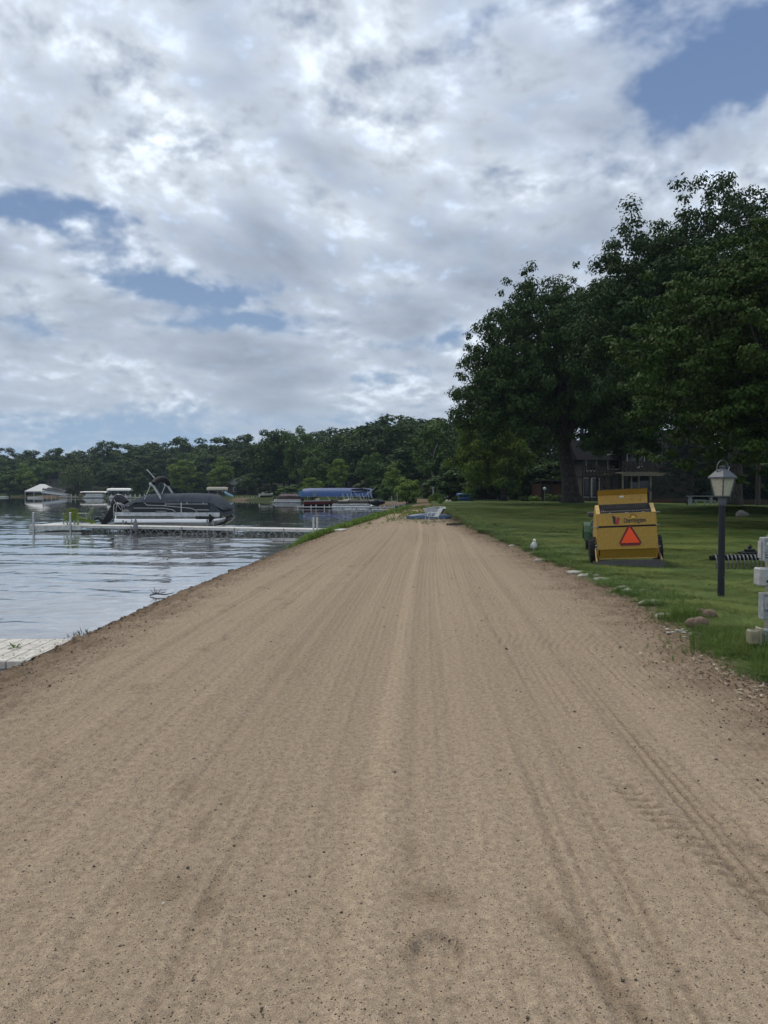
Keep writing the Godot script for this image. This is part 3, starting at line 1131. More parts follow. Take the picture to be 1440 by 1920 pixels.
func plant_far_shore() -> void:
	# leaf colours: 0 dark oak green, 1 mid green, 2 fresh yellow green, 3 grey green willow, 4 blue spruce, 5 deep green
	leaf_mats = [leaf(0.058, 0.100, 0.030, 0.36), leaf(0.100, 0.165, 0.046, 0.45), leaf(0.175, 0.255, 0.055, 0.55), leaf(0.125, 0.172, 0.068, 0.45), leaf(0.064, 0.090, 0.082, 0.12), leaf(0.048, 0.086, 0.027, 0.32)]
	for s in 7:
		var kinds := []
		for k in (2 if s in [0, 1, 2, 6] else 1):
			kinds.append(proto(s, leaf_mats[0]))
		protos.append(kinds)
	# trees along the far shore, from left to right, each as it stands in the picture
	tree_at(1, 1, "shore_tree", "mid green bushy tree at the far left end of the opposite shore", 16, 874, 62, 248)
	tree_at(1, 2, "shore_tree", "slim lighter green tree just left of the white roofed boat shelter", 47, 868, 46, 250)
	tree_at(0, 1, "shore_tree", "broad mid green tree standing directly behind the white roofed boat shelter", 88, 860, 62, 262)
	tree_at(3, 3, "willow_tree", "drooping grey green willow on the far shore right of the tilted dark boat", 146, 866, 64, 246)
	tree_at(0, 5, "shore_tree", "rounded dark tree on the far shore behind the two white canopied lifts", 217, 868, 64, 240)
	tree_at(0, 0, "shore_tree", "low round dark tree left of the small blue spruce on the far shore", 263, 885, 44, 226)
	tree_at(4, 4, "spruce_tree", "small blue spruce behind the folded frame of the moored pontoon boat", 309, 880, 34, 226, "spruce")
	tree_at(1, 2, "shore_tree", "bright green oval tree above the stern half of the grey boat cover", 343, 855, 56, 216)
	tree_at(1, 1, "shore_tree", "darker narrow tree between the two bright green oval trees", 374, 880, 36, 220)
	tree_at(4, 4, "spruce_tree", "blue spruce close to the left side of the right bright oval tree", 389, 858, 30, 224, "spruce")
	tree_at(1, 2, "shore_tree", "bright green oval tree above the bow of the grey covered pontoon boat", 416, 855, 52, 212)
	tree_at(4, 4, "spruce_tree", "dark blue spruce behind the low brown cottage on the far shore", 442, 850, 34, 226, "spruce")
	tree_at(0, 1, "shore_tree", "low mid green tree right of the brown cottage", 466, 884, 50, 200)
	tree_at(0, 0, "tall_tree", "tall dark spreading tree with bare dark trunk near the far sandy landing", 508, 796, 98, 176)
	tree_at(2, 1, "tall_tree", "tall tree with ragged top right of the dark spreading one", 556, 800, 76, 170)
	tree_at(1, 1, "shore_tree", "pale conical tree above the left end of the blue canopy", 594, 832, 66, 150)
	tree_at(6, 2, "shore_tree", "light green slender tree above the middle of the blue canopy", 634, 856, 44, 136)
	tree_at(1, 2, "shore_tree", "bright yellow green small tree behind the blue canopy's left end", 586, 890, 46, 122)
	tree_at(5, 1, "shrub", "grey green bush on the bank behind the maroon covered pontoon boat", 543, 908, 52, 150, "shrub")
	tree_at(5, 1, "shrub", "small leafy bush between the maroon boat and the bright yellow green tree", 568, 912, 26, 138, "shrub")
	tree_at(0, 1, "shore_tree", "mid green round tree above the right end of the blue canopy", 700, 846, 62, 140)
	tree_at(1, 2, "shore_tree", "lighter green tree behind the small sandy landing", 736, 866, 44, 118)
	tree_at(5, 2, "shrub", "tall bright green bush beside the far end of the beach", 765, 893, 48, 92, "shrub")
	tree_at(6, 1, "birch_tree", "tall slender birch with pale trunk left of the big maple", 812, 776, 84, 106, "birch", M.bark_birch)
	tree_at(0, 0, "shore_tree", "dark leafy tree right of the birch and behind the blue kayaks", 858, 830, 84, 104)
	tree_at(5, 1, "shrub", "rounded bush at the right edge of the small sandy landing", 722, 905, 34, 112, "shrub")
	tree_at(5, 2, "shrub", "small upright bush at the end of the beach, left of the kayak rack", 811, 927, 20, 78, "shrub")
	tree_at(5, 0, "shrub", "dark bush filling the bank between beach end and kayak rack", 845, 905, 44, 96, "shrub")
	tree_at(5, 1, "shrub", "green bush on the bank above the far dock's right end", 752, 925, 30, 100, "shrub")
	tree_at(5, 1, "shrub", "small bush on the far lawn behind the pontoon boat's folded frame", 284, 917, 26, 218, "shrub")
	# the wood on the hill: nothing in the picture tells its trees apart
	var spots := []
	for u in [8, 52, 108, 158, 205, 250, 296, 338, 384, 424, 462, 600, 640, 664, 700, 744, 792, 826, 868, 905]:
		spots.append([float(u), 0])
	for s in spots:
		var u: float = s[0]
		var skyline := along([0, 60, 110, 200, 250, 300, 400, 450, 560, 640, 700, 740, 800, 840, 910], [842, 833, 836, 828, 820, 815, 816, 812, 800, 795, 776, 772, 770, 778, 772], u)
		var d := along([0, 200, 420, 560, 700, 800, 920], [330, 310, 285, 250, 215, 190, 175], u) + rng.randf_range(-12, 12)
		var x := X(u, d)
		var h := Y(skyline + rng.randf_range(-4, 7), d) - ground_y(x, d)
		plant([0, 0, 0, 1][rng.randi_range(0, 3)], [0, 0, 5, 0][rng.randi_range(0, 3)], "hill_tree", "deciduous tree in the wood along the skyline of the far hill", "tree", x, d, h, h * rng.randf_range(0.85, 1.15), "trees of the wood on the far hill")
	for i in 105:
		var u := rng.randf_range(-40, 950)
		var d0 := along([-40, 200, 420, 560, 700, 800, 950], [272, 252, 226, 178, 146, 118, 112], u)
		var d1 := along([-40, 200, 420, 560, 700, 800, 950], [325, 305, 280, 245, 210, 185, 172], u)
		var d := lerpf(d0, d1, pow(rng.randf(), 0.8))
		var x := X(u, d)
		var h := rng.randf_range(11.0, 15.5)
		# keep below the skyline
		var skyline := along([0, 60, 110, 200, 250, 300, 400, 450, 560, 640, 700, 740, 800, 840, 910], [846, 838, 842, 834, 826, 822, 823, 818, 806, 802, 784, 780, 778, 786, 782], u)
		h = minf(h, Y(skyline, d) - ground_y(x, d))
		if h < 6.0:
			continue
		plant([0, 0, 1, 2, 6][rng.randi_range(0, 4)], [0, 0, 5, 5, 0, 1][rng.randi_range(0, 5)], "hill_tree", "deciduous tree on the slope of the wooded far hill, among many alike", "tree", x, d, h, h * rng.randf_range(0.75, 1.0), "trees of the wood on the far hill")
	# bushes along the foot of the wood
	for i in 46:
		var u := rng.randf_range(-30, 880)
		var d := along([-30, 200, 420, 560, 700, 800, 900], [268, 246, 222, 172, 138, 108, 102], u) + rng.randf_range(-4, 10)
		var x := X(u, d)
		var h := rng.randf_range(2.0, 4.5)
		plant(5, [0, 1, 1, 5, 3][rng.randi_range(0, 4)], "bank_bush", "leafy bush at the foot of the far wood, one of many alike", "bush", x, d, h, h * rng.randf_range(1.0, 1.5), "bushes at the foot of the far wood")
	# shrubs between the garden and the wood
	for i in 16:
		var d := rng.randf_range(86.0, 92.0)
		var x := 8.5 + i * 2.6 + rng.randf_range(-0.6, 0.6)
		var h := rng.randf_range(3.4, 5.6)
		plant(5, [0, 5][i % 2], "garden_shrub", "tall dark shrub closing the garden behind the lawn trees and house", "shrub", x, d, h, h * rng.randf_range(0.9, 1.3), "dark shrubs at the back of the garden")
	# big dark trees that close the garden behind the house
	for s in [[925, 700, 130, 96], [1000, 640, 150, 104], [1090, 560, 170, 100], [1185, 520, 160, 108], [1270, 470, 180, 104], [1360, 440, 190, 100], [1450, 430, 190, 96], [1540, 480, 190, 92], [960, 830, 90, 92], [1060, 800, 100, 94], [1330, 820, 120, 88], [1420, 800, 130, 86], [1500, 800, 130, 84]]:
		var d: float = s[3]
		var x := X(s[0], d)
		plant([0, 1, 2][rng.randi_range(0, 2)], [0, 5][rng.randi_range(0, 1)], "garden_tree", "large dark tree closing the view behind the house", "tree", x, d, Y(s[1], d) - ground_y(x, d), s[2] / F * d, "dark trees behind the house")

# ---------------------------------------------------------------- the big trees on the lawn
func fill_tree(o: Node3D, trunk_pts: Array, trunk_r: Array, forks: Array, clumps: Array, n_leaves: int, l: float, w: float, flatness: float, droop: float, leaf_mat: Material, yellow: float) -> void:
	var b := Mb.new()
	b.tube(trunk_pts, trunk_r, 16, false)
	obj("trunk", b, M.bark, o)
	# every limb runs from the trunk out to its clumps
	for f in forks:
		var lb := Mb.new()
		lb.tube(f[0], f[1], 8, false)
		var k: Vector3 = f[0][-1]
		var near := []
		for c in clumps:
			var dd: float = (c[0] as Vector3).distance_to(k)
			if dd < f[2]:
				near.append(c[0])
		near = near.slice(0, 9)
		for q in near:
			var from: Vector3 = f[0][rng.randi_range(2, 5)]
			limb(lb, from, q, f[1][-1] * 0.6, 0.012, 0.4, 5)
		obj("limb", lb, M.bark, o)
	put("crown", leaves(clumps, n_leaves, l, w, flatness, 0.25, droop, 0.30, yellow), leaf_mat, o)

# limbs spread evenly: base point, main direction list
func make_forks(from: Vector3, ctr: Vector3, rad: Vector3, n: int, r: float, low: float) -> Array:
	var out := []
	for i in n:
		var a := i * 2.39996 + 0.5
		var t := (i + 0.5) / n
		var z := lerpf(low, 0.92, t)
		var q := sqrt(maxf(0.0, 1.0 - z * z))
		var to := ctr + Vector3(q * cos(a), z, q * sin(a)) * rad * 0.6
		var st := from + Vector3.UP * t * rad.y * 0.35
		var pts := []
		var rr := []
		var side := Vector3(rng.randf_range(-1, 1), 0.3, rng.randf_range(-1, 1)) * 0.35
		for j in 6:
			var s := j / 5.0
			pts.append(st.lerp(to, s) + side * sin(PI * s) + Vector3.UP * rad.y * 0.14 * sin(PI * s * 0.5) * (1.0 - s) * 2.0)
			rr.append(lerpf(r, r * 0.28, s))
		out.append([pts, rr, rad.x * 0.52])
	return out

# twig ends: clumps grouped in boughs over an uneven crown, with openings between
func bough_clumps(ctr: Vector3, rad: Vector3, boughs: int, per: int, size: float, squash: float, low: float, lobes: FastNoiseLite, level: float) -> Array:
	var out := []
	for i in boughs:
		var z := lerpf(low, 1.0, (i + 0.5) / boughs)
		var a := i * 2.39996 + rng.randf() * 0.6
		var q := sqrt(maxf(0.0, 1.0 - z * z))
		var o := Vector3(q * cos(a), z, q * sin(a))
		var reach := 0.88 + 0.30 * lobes.get_noise_3d(o.x * 1.4, o.y * 1.4, o.z * 1.4)
		var tone := rng.randf_range(0.85, 1.15)
		for k in per:
			var t := pow((k + 0.6) / per, 0.6)
			var side := Vector3(rng.randf_range(-1, 1), rng.randf_range(-0.5, 0.5), rng.randf_range(-1, 1)) * 0.20
			var p := ctr + (o * lerpf(0.45, 1.0, t) + side) * rad * reach - Vector3.UP * level * rad.y * 0.1 * t
			var s := size * rng.randf_range(0.6, 1.3)
			out.append([p, Vector3(s, s * squash, s), tone * rng.randf_range(0.92, 1.08)])
	return out

func plant_lawn_trees() -> void:
	var lobes := _noise(301, 1.0, 2)
	# the great silver maple with the leaning trunk
	var x := X(1070, 62)
	var o := thing("maple_tree", "tall spreading maple with thick leaning trunk left of the house deck", "tree", Vector3(x, ground_y(x, 62) - 0.05, -62))
	var ctr := Vector3(-1.7, 11.7, 0.0)
	var rad := Vector3(7.6, 8.0, 6.8)
	var cl := bough_clumps(ctr, rad, 74, 11, 0.66, 0.85, -0.72, lobes, 0.4)
	cl.append_array(bough_clumps(Vector3(-5.4, 8.6, 1.5), Vector3(4.9, 4.8, 4.0), 30, 8, 0.62, 0.85, -0.8, lobes, 0.6))
	cl.append_array(bough_clumps(Vector3(4.6, 7.4, 1.0), Vector3(4.2, 3.4, 3.6), 24, 8, 0.6, 0.85, -0.85, lobes, 0.6))
	cl.append_array(bough_clumps(Vector3(3.4, 5.5, 2.0), Vector3(3.6, 1.7, 2.4), 18, 7, 0.5, 0.85, -0.9, lobes, 0.6))
	var fk := make_forks(Vector3(-0.55, 4.2, 0), ctr, rad, 11, 0.30, -0.35)
	fill_tree(o, [Vector3(0.15, -0.4, 0), Vector3(0.10, 0.15, 0), Vector3(0.0, 0.9, 0), Vector3(-0.15, 2.2, 0), Vector3(-0.55, 4.4, 0), Vector3(-1.1, 7.5, 0.1), Vector3(-1.4, 12.0, 0.0), Vector3(-1.2, 16.5, 0.0)], [1.30, 0.98, 0.74, 0.62, 0.55, 0.40, 0.24, 0.06], fk, cl, 105000, 0.24, 0.16, 0.2, 0.5, leaf(0.050, 0.092, 0.026, 0.32), 0.1)
	# oak further back and taller, behind the round maple
	x = X(1375, 46)
	o = thing("oak_tree", "tallest dark tree at the right edge, rising behind the round leafy maple", "tree", Vector3(x, ground_y(x, 46) - 0.05, -46))
	ctr = Vector3(0.6, 13.2, 0.0)
	rad = Vector3(8.6, 7.6, 7.0)
	cl = bough_clumps(ctr, rad, 76, 11, 0.62, 0.75, -0.7, lobes, 0.2)
	cl.append_array(bough_clumps(Vector3(-6.6, 10.6, 1.0), Vector3(4.4, 4.8, 4.2), 34, 9, 0.60, 0.75, -0.8, lobes, 0.3))
	cl.append_array(bough_clumps(Vector3(-5.0, 14.0, 0.5), Vector3(4.6, 3.6, 4.2), 26, 8, 0.58, 0.75, -0.8, lobes, 0.3))
	fk = make_forks(Vector3(0, 6.0, 0), ctr, rad, 12, 0.26, -0.3)
	fill_tree(o, [Vector3(0, -0.4, 0), Vector3(0, 0.2, 0), Vector3(0.05, 1.2, 0), Vector3(0.1, 4.0, 0), Vector3(0.0, 8.0, 0), Vector3(0.3, 12.0, 0), Vector3(0.5, 17.5, 0)], [0.75, 0.58, 0.46, 0.40, 0.32, 0.20, 0.05], fk, cl, 105000, 0.20, 0.13, 0.2, 0.3, leaf(0.044, 0.080, 0.028, 0.30), 0.08)
	# norway maple close by: dense layered leaves down to head height
	x = X(1466, 30)
	o = thing("round_maple_tree", "dense round maple with layered leaves overhanging the lawn at right edge", "tree", Vector3(x, ground_y(x, 30) - 0.05, -30))
	ctr = Vector3(0.0, 7.3, 0.0)
	rad = Vector3(7.0, 6.1, 5.8)
	cl = bough_clumps(ctr, rad, 110, 10, 0.44, 0.45, -0.86, lobes, 0.8)
	cl.append_array(crown_clumps(ctr, rad * 0.72, 40, 0.26, 0.6))
	fk = make_forks(Vector3(0, 2.6, 0), ctr, rad, 12, 0.16, -0.3)
	fill_tree(o, [Vector3(0.1, -0.4, 0), Vector3(0.05, 0.1, 0), Vector3(0, 0.6, 0), Vector3(0, 2.6, 0), Vector3(0.1, 6.0, 0), Vector3(0.1, 11.0, 0)], [0.70, 0.54, 0.42, 0.36, 0.22, 0.04], fk, cl, 125000, 0.135, 0.12, 0.35, 0.55, leaf(0.052, 0.094, 0.021, 0.32), 0.2)
	# pale green tree at the left end of the lawn
	x = X(945, 79)
	o = thing("light_green_tree", "yellow green full tree on the lawn left of the big maple", "tree", Vector3(x, ground_y(x, 79) - 0.05, -79))
	ctr = Vector3(-1.2, 5.4, 0)
	rad = Vector3(4.4, 4.6, 4.0)
	cl = bough_clumps(ctr, rad, 46, 5, 0.75, 0.85, -0.85, lobes, 0.8)
	cl.append_array(crown_clumps(ctr, rad * 0.6, 12, 0.3))
	fk = make_forks(Vector3(0, 2.0, 0), ctr, rad, 7, 0.12, -0.3)
	fill_tree(o, [Vector3(0, -0.3, 0), Vector3(0, 0.4, 0), Vector3(-0.1, 2.4, 0), Vector3(-0.6, 6.0, 0), Vector3(-0.9, 8.5, 0)], [0.5, 0.36, 0.26, 0.14, 0.03], fk, cl, 34000, 0.25, 0.17, 0.2, 0.7, leaf(0.130, 0.190, 0.036, 0.6), 0.12)
	# spruce whose boughs hide the end of the house
	x = X(1292, 58)
	o = thing("garden_spruce_tree", "drooping blue green spruce in front of the right end of the house", "spruce", Vector3(x, ground_y(x, 58) - 0.05, -58))
	cl = []
	for i in 130:
		var t := i / 130.0
		var r := (1.0 - pow(t, 1.3)) * 2.9 + 0.1
		var a := i * 2.39996
		var q := r * rng.randf_range(0.4, 0.95)
		cl.append([Vector3(cos(a) * q, 1.2 + t * 8.0 - q * 0.18, sin(a) * q), Vector3(0.55, 0.22, 0.55), rng.randf_range(0.85, 1.15)])
	var b := Mb.new()
	b.tube([Vector3(0, -0.3, 0), Vector3(0, 4, 0), Vector3(0, 9.0, 0)], [0.22, 0.16, 0.03], 8, false)
	obj("trunk", b, M.bark, o)
	put("crown", leaves(cl, 15000, 0.20, 0.06, 0.4, 0.2, 0.5, 0.3), leaf(0.040, 0.060, 0.048, 0.12), o)
	# sapling trunk with bare lower stem right of the garden spruce
	x = X(1421, 58)
	o = thing("slim_dark_tree", "slim dark straight trunk standing at the low wall right of the lamp", "tree", Vector3(x, ground_y(x, 58) - 0.05, -58))
	b = Mb.new()
	b.tube([Vector3(0, -0.3, 0), Vector3(0, 3, 0), Vector3(0.1, 7.0, 0)], [0.20, 0.16, 0.06], 8, false)
	obj("trunk", b, M.bark_far, o)
	put("crown", leaves(crown_clumps(Vector3(0.1, 6.6, 0), Vector3(2.4, 2.6, 2.4), 16, 0.34), 6000, 0.24, 0.17, 0.3, 0.4), leaf(0.030, 0.05, 0.02, 0.24), o)
# ---------------------------------------------------------------- docks, boats and lifts
# A straight dock from a to b: deck panels on side rails, zigzag web below, posts in the bed.
func long_dock() -> void:
	var a := Vector3(-15.1, -0.10, -37.0)
	var b := Vector3(-1.75, -0.13, -33.2)
	var o := thing("dock", "long white dock on trussed legs reaching from the beach to the green chair", "dock", Vector3.ZERO)
	var dirn := (b - a).normalized()
	var side := Vector3(-dirn.z, 0, dirn.x).normalized()
	var len := a.distance_to(b)
	var w := 1.15
	var n := 44
	for i in n:
		var c := a + dirn * (len * (i + 0.5) / n)
		var t := Transform3D(Basis(dirn, Vector3.UP, side), c + Vector3(0, -0.02, 0))
		obj("deck_board", Mb.new().box(Vector3(len / n - 0.010, 0.036, w), t, 0.004), M.vinyl_far, o)
	for s in [-1.0, 1.0]:
		var off: Vector3 = side * s * (w * 0.5 - 0.03) + Vector3.DOWN * 0.082
		obj("side_rail", Mb.new().bar(a + off, b + off, 0.05, 0.088), M.white, o)
		var low: Vector3 = side * s * (w * 0.5 - 0.05) + Vector3.DOWN * 0.36
		obj("lower_rail", Mb.new().bar(a + dirn * 0.3 + low, b - dirn * 1.6 + low, 0.035, 0.035), M.alu_dull, o)
		var m := int(len / 0.62)
		for i in m - 2:
			var p := a + dirn * (0.3 + 0.62 * i)
			var q := p + dirn * 0.31
			obj("truss_web", Mb.new().bar(p + low, q + off + Vector3.DOWN * 0.04, 0.028, 0.028).bar(q + off + Vector3.DOWN * 0.04, p + dirn * 0.62 + low, 0.028, 0.028), M.alu_dull, o)
	for f in [0.0, 0.22, 0.42, 0.62, 0.80]:
		for s in [-1.0, 1.0]:
			var p: Vector3 = a + dirn * len * f + side * s * (w * 0.5 + 0.025)
			obj("leg", Mb.new().rod(p + Vector3.DOWN * 1.7, p + Vector3.UP * 0.02, 0.026), M.alu_dull, o)
	for f in [0.905, 0.918]:
		var p: Vector3 = a + dirn * len * f + side * (w * 0.5 + 0.03)
		obj("white_post", Mb.new().rod(p + Vector3.DOWN * 1.2, p + Vector3.UP * 0.56, 0.045, 10), M.white, o)
	# end platform, wider, with its own white skirt and tall posts
	var pc := Vector3(-16.35, -0.095, -37.6)
	for i in 13:
		obj("platform_board", Mb.new().box(Vector3(0.186, 0.036, 2.5), T(pc + Vector3(-1.18 + i * 0.196, -0.02, 0)), 0.004), M.vinyl_far, o)
	obj("skirt", Mb.new().box(Vector3(2.6, 0.20, 0.05), T(pc + Vector3(0, -0.14, 1.27))).box(Vector3(2.6, 0.20, 0.05), T(pc + Vector3(0, -0.14, -1.27))).box(Vector3(0.05, 0.20, 2.48), T(pc + Vector3(-1.29, -0.14, 0))), M.white, o)
	for q in [Vector2(-1.05, 1.33), Vector2(0.78, 1.33)]:
		obj("tall_post", Mb.new().tube([pc + Vector3(q.x, -1.9, q.y), pc + Vector3(q.x, 0.60, q.y)], [0.055, 0.055], 12).lathe([Vector2(0.06, 0), Vector2(0.06, 0.03), Vector2(0, 0.05)], T(pc + Vector3(q.x, 0.60, q.y)), 12), M.alu, o)
	# grey bundle tied to a dock leg
	var g := thing("furled_umbrella", "furled grey cloth hanging in a cone shape beside the dock near the boat's stern", "umbrella", at(254, 1000, 35.2))
	obj("cloth", Mb.new().lathe([Vector2(0.0, 0.76), Vector2(0.03, 0.70), Vector2(0.10, 0.45), Vector2(0.13, 0.22), Vector2(0.09, 0.10), Vector2(0.0, 0.08)], T(Vector3.ZERO), 9), mat(0.22, 0.21, 0.23, 0.9), g)
	obj("pole", Mb.new().rod(Vector3(0, -0.9, 0), Vector3(0, 0.80, 0), 0.018), M.alu_dull, g)

# Adirondack chair, seat facing +z
func adirondack(slats: Material, edge: Material, where: Vector3, turn: float, label: String) -> void:
	var o := thing("adirondack_chair", label, "chair", where, turn)
	for i in 5:
		var x := -0.20 + i * 0.10
		var h := 0.78 + 0.06 * cos((i - 2) * 0.8)
		obj("back_slat", Mb.new().bar(Vector3(x * 0.86, 0.24, -0.22), Vector3(x * 1.12, h, -0.52), 0.02, 0.092, Vector3.RIGHT), slats, o)
	for i in 5:
		obj("seat_slat", Mb.new().box(Vector3(0.52, 0.02, 0.085), T(Vector3(0, 0.36 - i * 0.028, 0.30 - i * 0.125), 0.2)), slats, o)
	for s in [-1.0, 1.0]:
		obj("armrest", Mb.new().box(Vector3(0.13, 0.024, 0.72), T(Vector3(s * 0.33, 0.535, 0.02))), slats, o)
		obj("front_leg", Mb.new().box(Vector3(0.028, 0.53, 0.10), T(Vector3(s * 0.27, 0.265, 0.32))), slats, o)
		obj("rear_leg", Mb.new().bar(Vector3(s * 0.245, 0.36, 0.34), Vector3(s * 0.245, 0.03, -0.62), 0.028, 0.11), edge, o)
		obj("arm_support", Mb.new().bar(Vector3(s * 0.31, 0.20, -0.32), Vector3(s * 0.31, 0.53, -0.26), 0.028, 0.07), slats, o)
	obj("back_rail", Mb.new().box(Vector3(0.56, 0.07, 0.022), T(Vector3(0, 0.60, -0.435), -0.36)), slats, o)

# pontoon tube along +x with an upswept nose
func pontoon_tube(len: float, r: float, z: float, y: float) -> Mb:
	var pts := []
	var rr := []
	for q in [[0.0, 0.0, 0.96], [0.02, 0.0, 1.0], [0.45, 0.0, 1.0], [0.78, 0.0, 1.0], [0.86, 0.06, 0.94], [0.92, 0.22, 0.78], [0.97, 0.48, 0.50], [1.0, 0.72, 0.18]]:
		pts.append(Vector3(q[0] * len, y + q[1] * r, z))
		rr.append(q[2] * r)
	return Mb.new().tube(pts, rr, 18)

func stripe(pts: Array, z: float, w: float) -> Mb:
	var b := Mb.new()
	for i in pts.size() - 1:
		b.bar(Vector3(pts[i].x, pts[i].y, z), Vector3(pts[i + 1].x, pts[i + 1].y, z), w, 0.016, Vector3.BACK)
	return b

func outboard(o: Node3D, p: Vector3, s: float, tilt: float) -> void:
	# cowling, leg, skeg, propeller as one tilted motor, a part with sub-parts
	var base := Transform3D(Basis.from_euler(Vector3(0, 0, tilt)).scaled(Vector3.ONE * s), p)
	var b := Mb.new()
	var rows := []
	for q in [[0.10, 0.16, 0.13], [0.16, 0.30, 0.18], [0.40, 0.34, 0.20], [0.58, 0.32, 0.19], [0.68, 0.24, 0.15], [0.72, 0.10, 0.06], [0.725, 0.01, 0.01]]:
		var row := []
		for k in 16:
			var a := TAU * k / 16
			var ex := signf(cos(a)) * pow(absf(cos(a)), 0.6)
			var ez := signf(sin(a)) * pow(absf(sin(a)), 0.6)
			row.append(base * Vector3(-0.20 + ex * q[1], q[0], ez * q[2]))
		rows.append(row)
	b.skin(rows, true, base * Vector3(-0.2, 0.4, 0))
	var m := obj("outboard_motor", b, M.gloss_black, o)
	obj("leg", Mb.new().prism(PackedVector2Array([Vector2(-0.42, 0.12), Vector2(-0.02, 0.12), Vector2(-0.06, -0.30), Vector2(-0.10, -0.62), Vector2(-0.34, -0.62), Vector2(-0.36, -0.25)]), 0.14, base), M.black, m)
	obj("anti_ventilation_plate", Mb.new().box(Vector3(0.52, 0.02, 0.24), base * T(Vector3(-0.32, -0.46, 0))), M.black, m)
	var gear := []
	for q in [[0.10, 0.02], [0.04, 0.06], [-0.12, 0.075], [-0.34, 0.06], [-0.42, 0.03]]:
		gear.append(q)
	b = Mb.new()
	var pts := []
	var rr := []
	for q in gear:
		pts.append(base * Vector3(-0.18 + q[0], -0.70, 0))
		rr.append(q[1] * s)
	b.tube(pts, rr, 10)
	b.prism(PackedVector2Array([Vector2(-0.06, -0.74), Vector2(-0.34, -0.74), Vector2(-0.38, -0.94), Vector2(-0.28, -0.94)]), 0.02, base)
	obj("gearcase", b, M.black, m)
	b = Mb.new()
	for k in 3:
		b.box(Vector3(0.02, 0.17, 0.09), base * T(Vector3(-0.62, -0.70, 0)) * T(Vector3.ZERO, TAU * k / 3.0) * T(Vector3(0, 0.10, 0), 0, 0.5, 0))
	obj("propeller", b, M.steel_dark, m)
	obj("bracket", Mb.new().box(Vector3(0.16, 0.40, 0.26), T(p + Vector3(0.06, 0.0, 0))), M.black, m)
	obj("cowling_stripe", Mb.new().bar(base * Vector3(0.10, 0.22, 0.205), base * Vector3(-0.42, 0.40, 0.205), 0.035, 0.012, Vector3.BACK), M.alu, m)

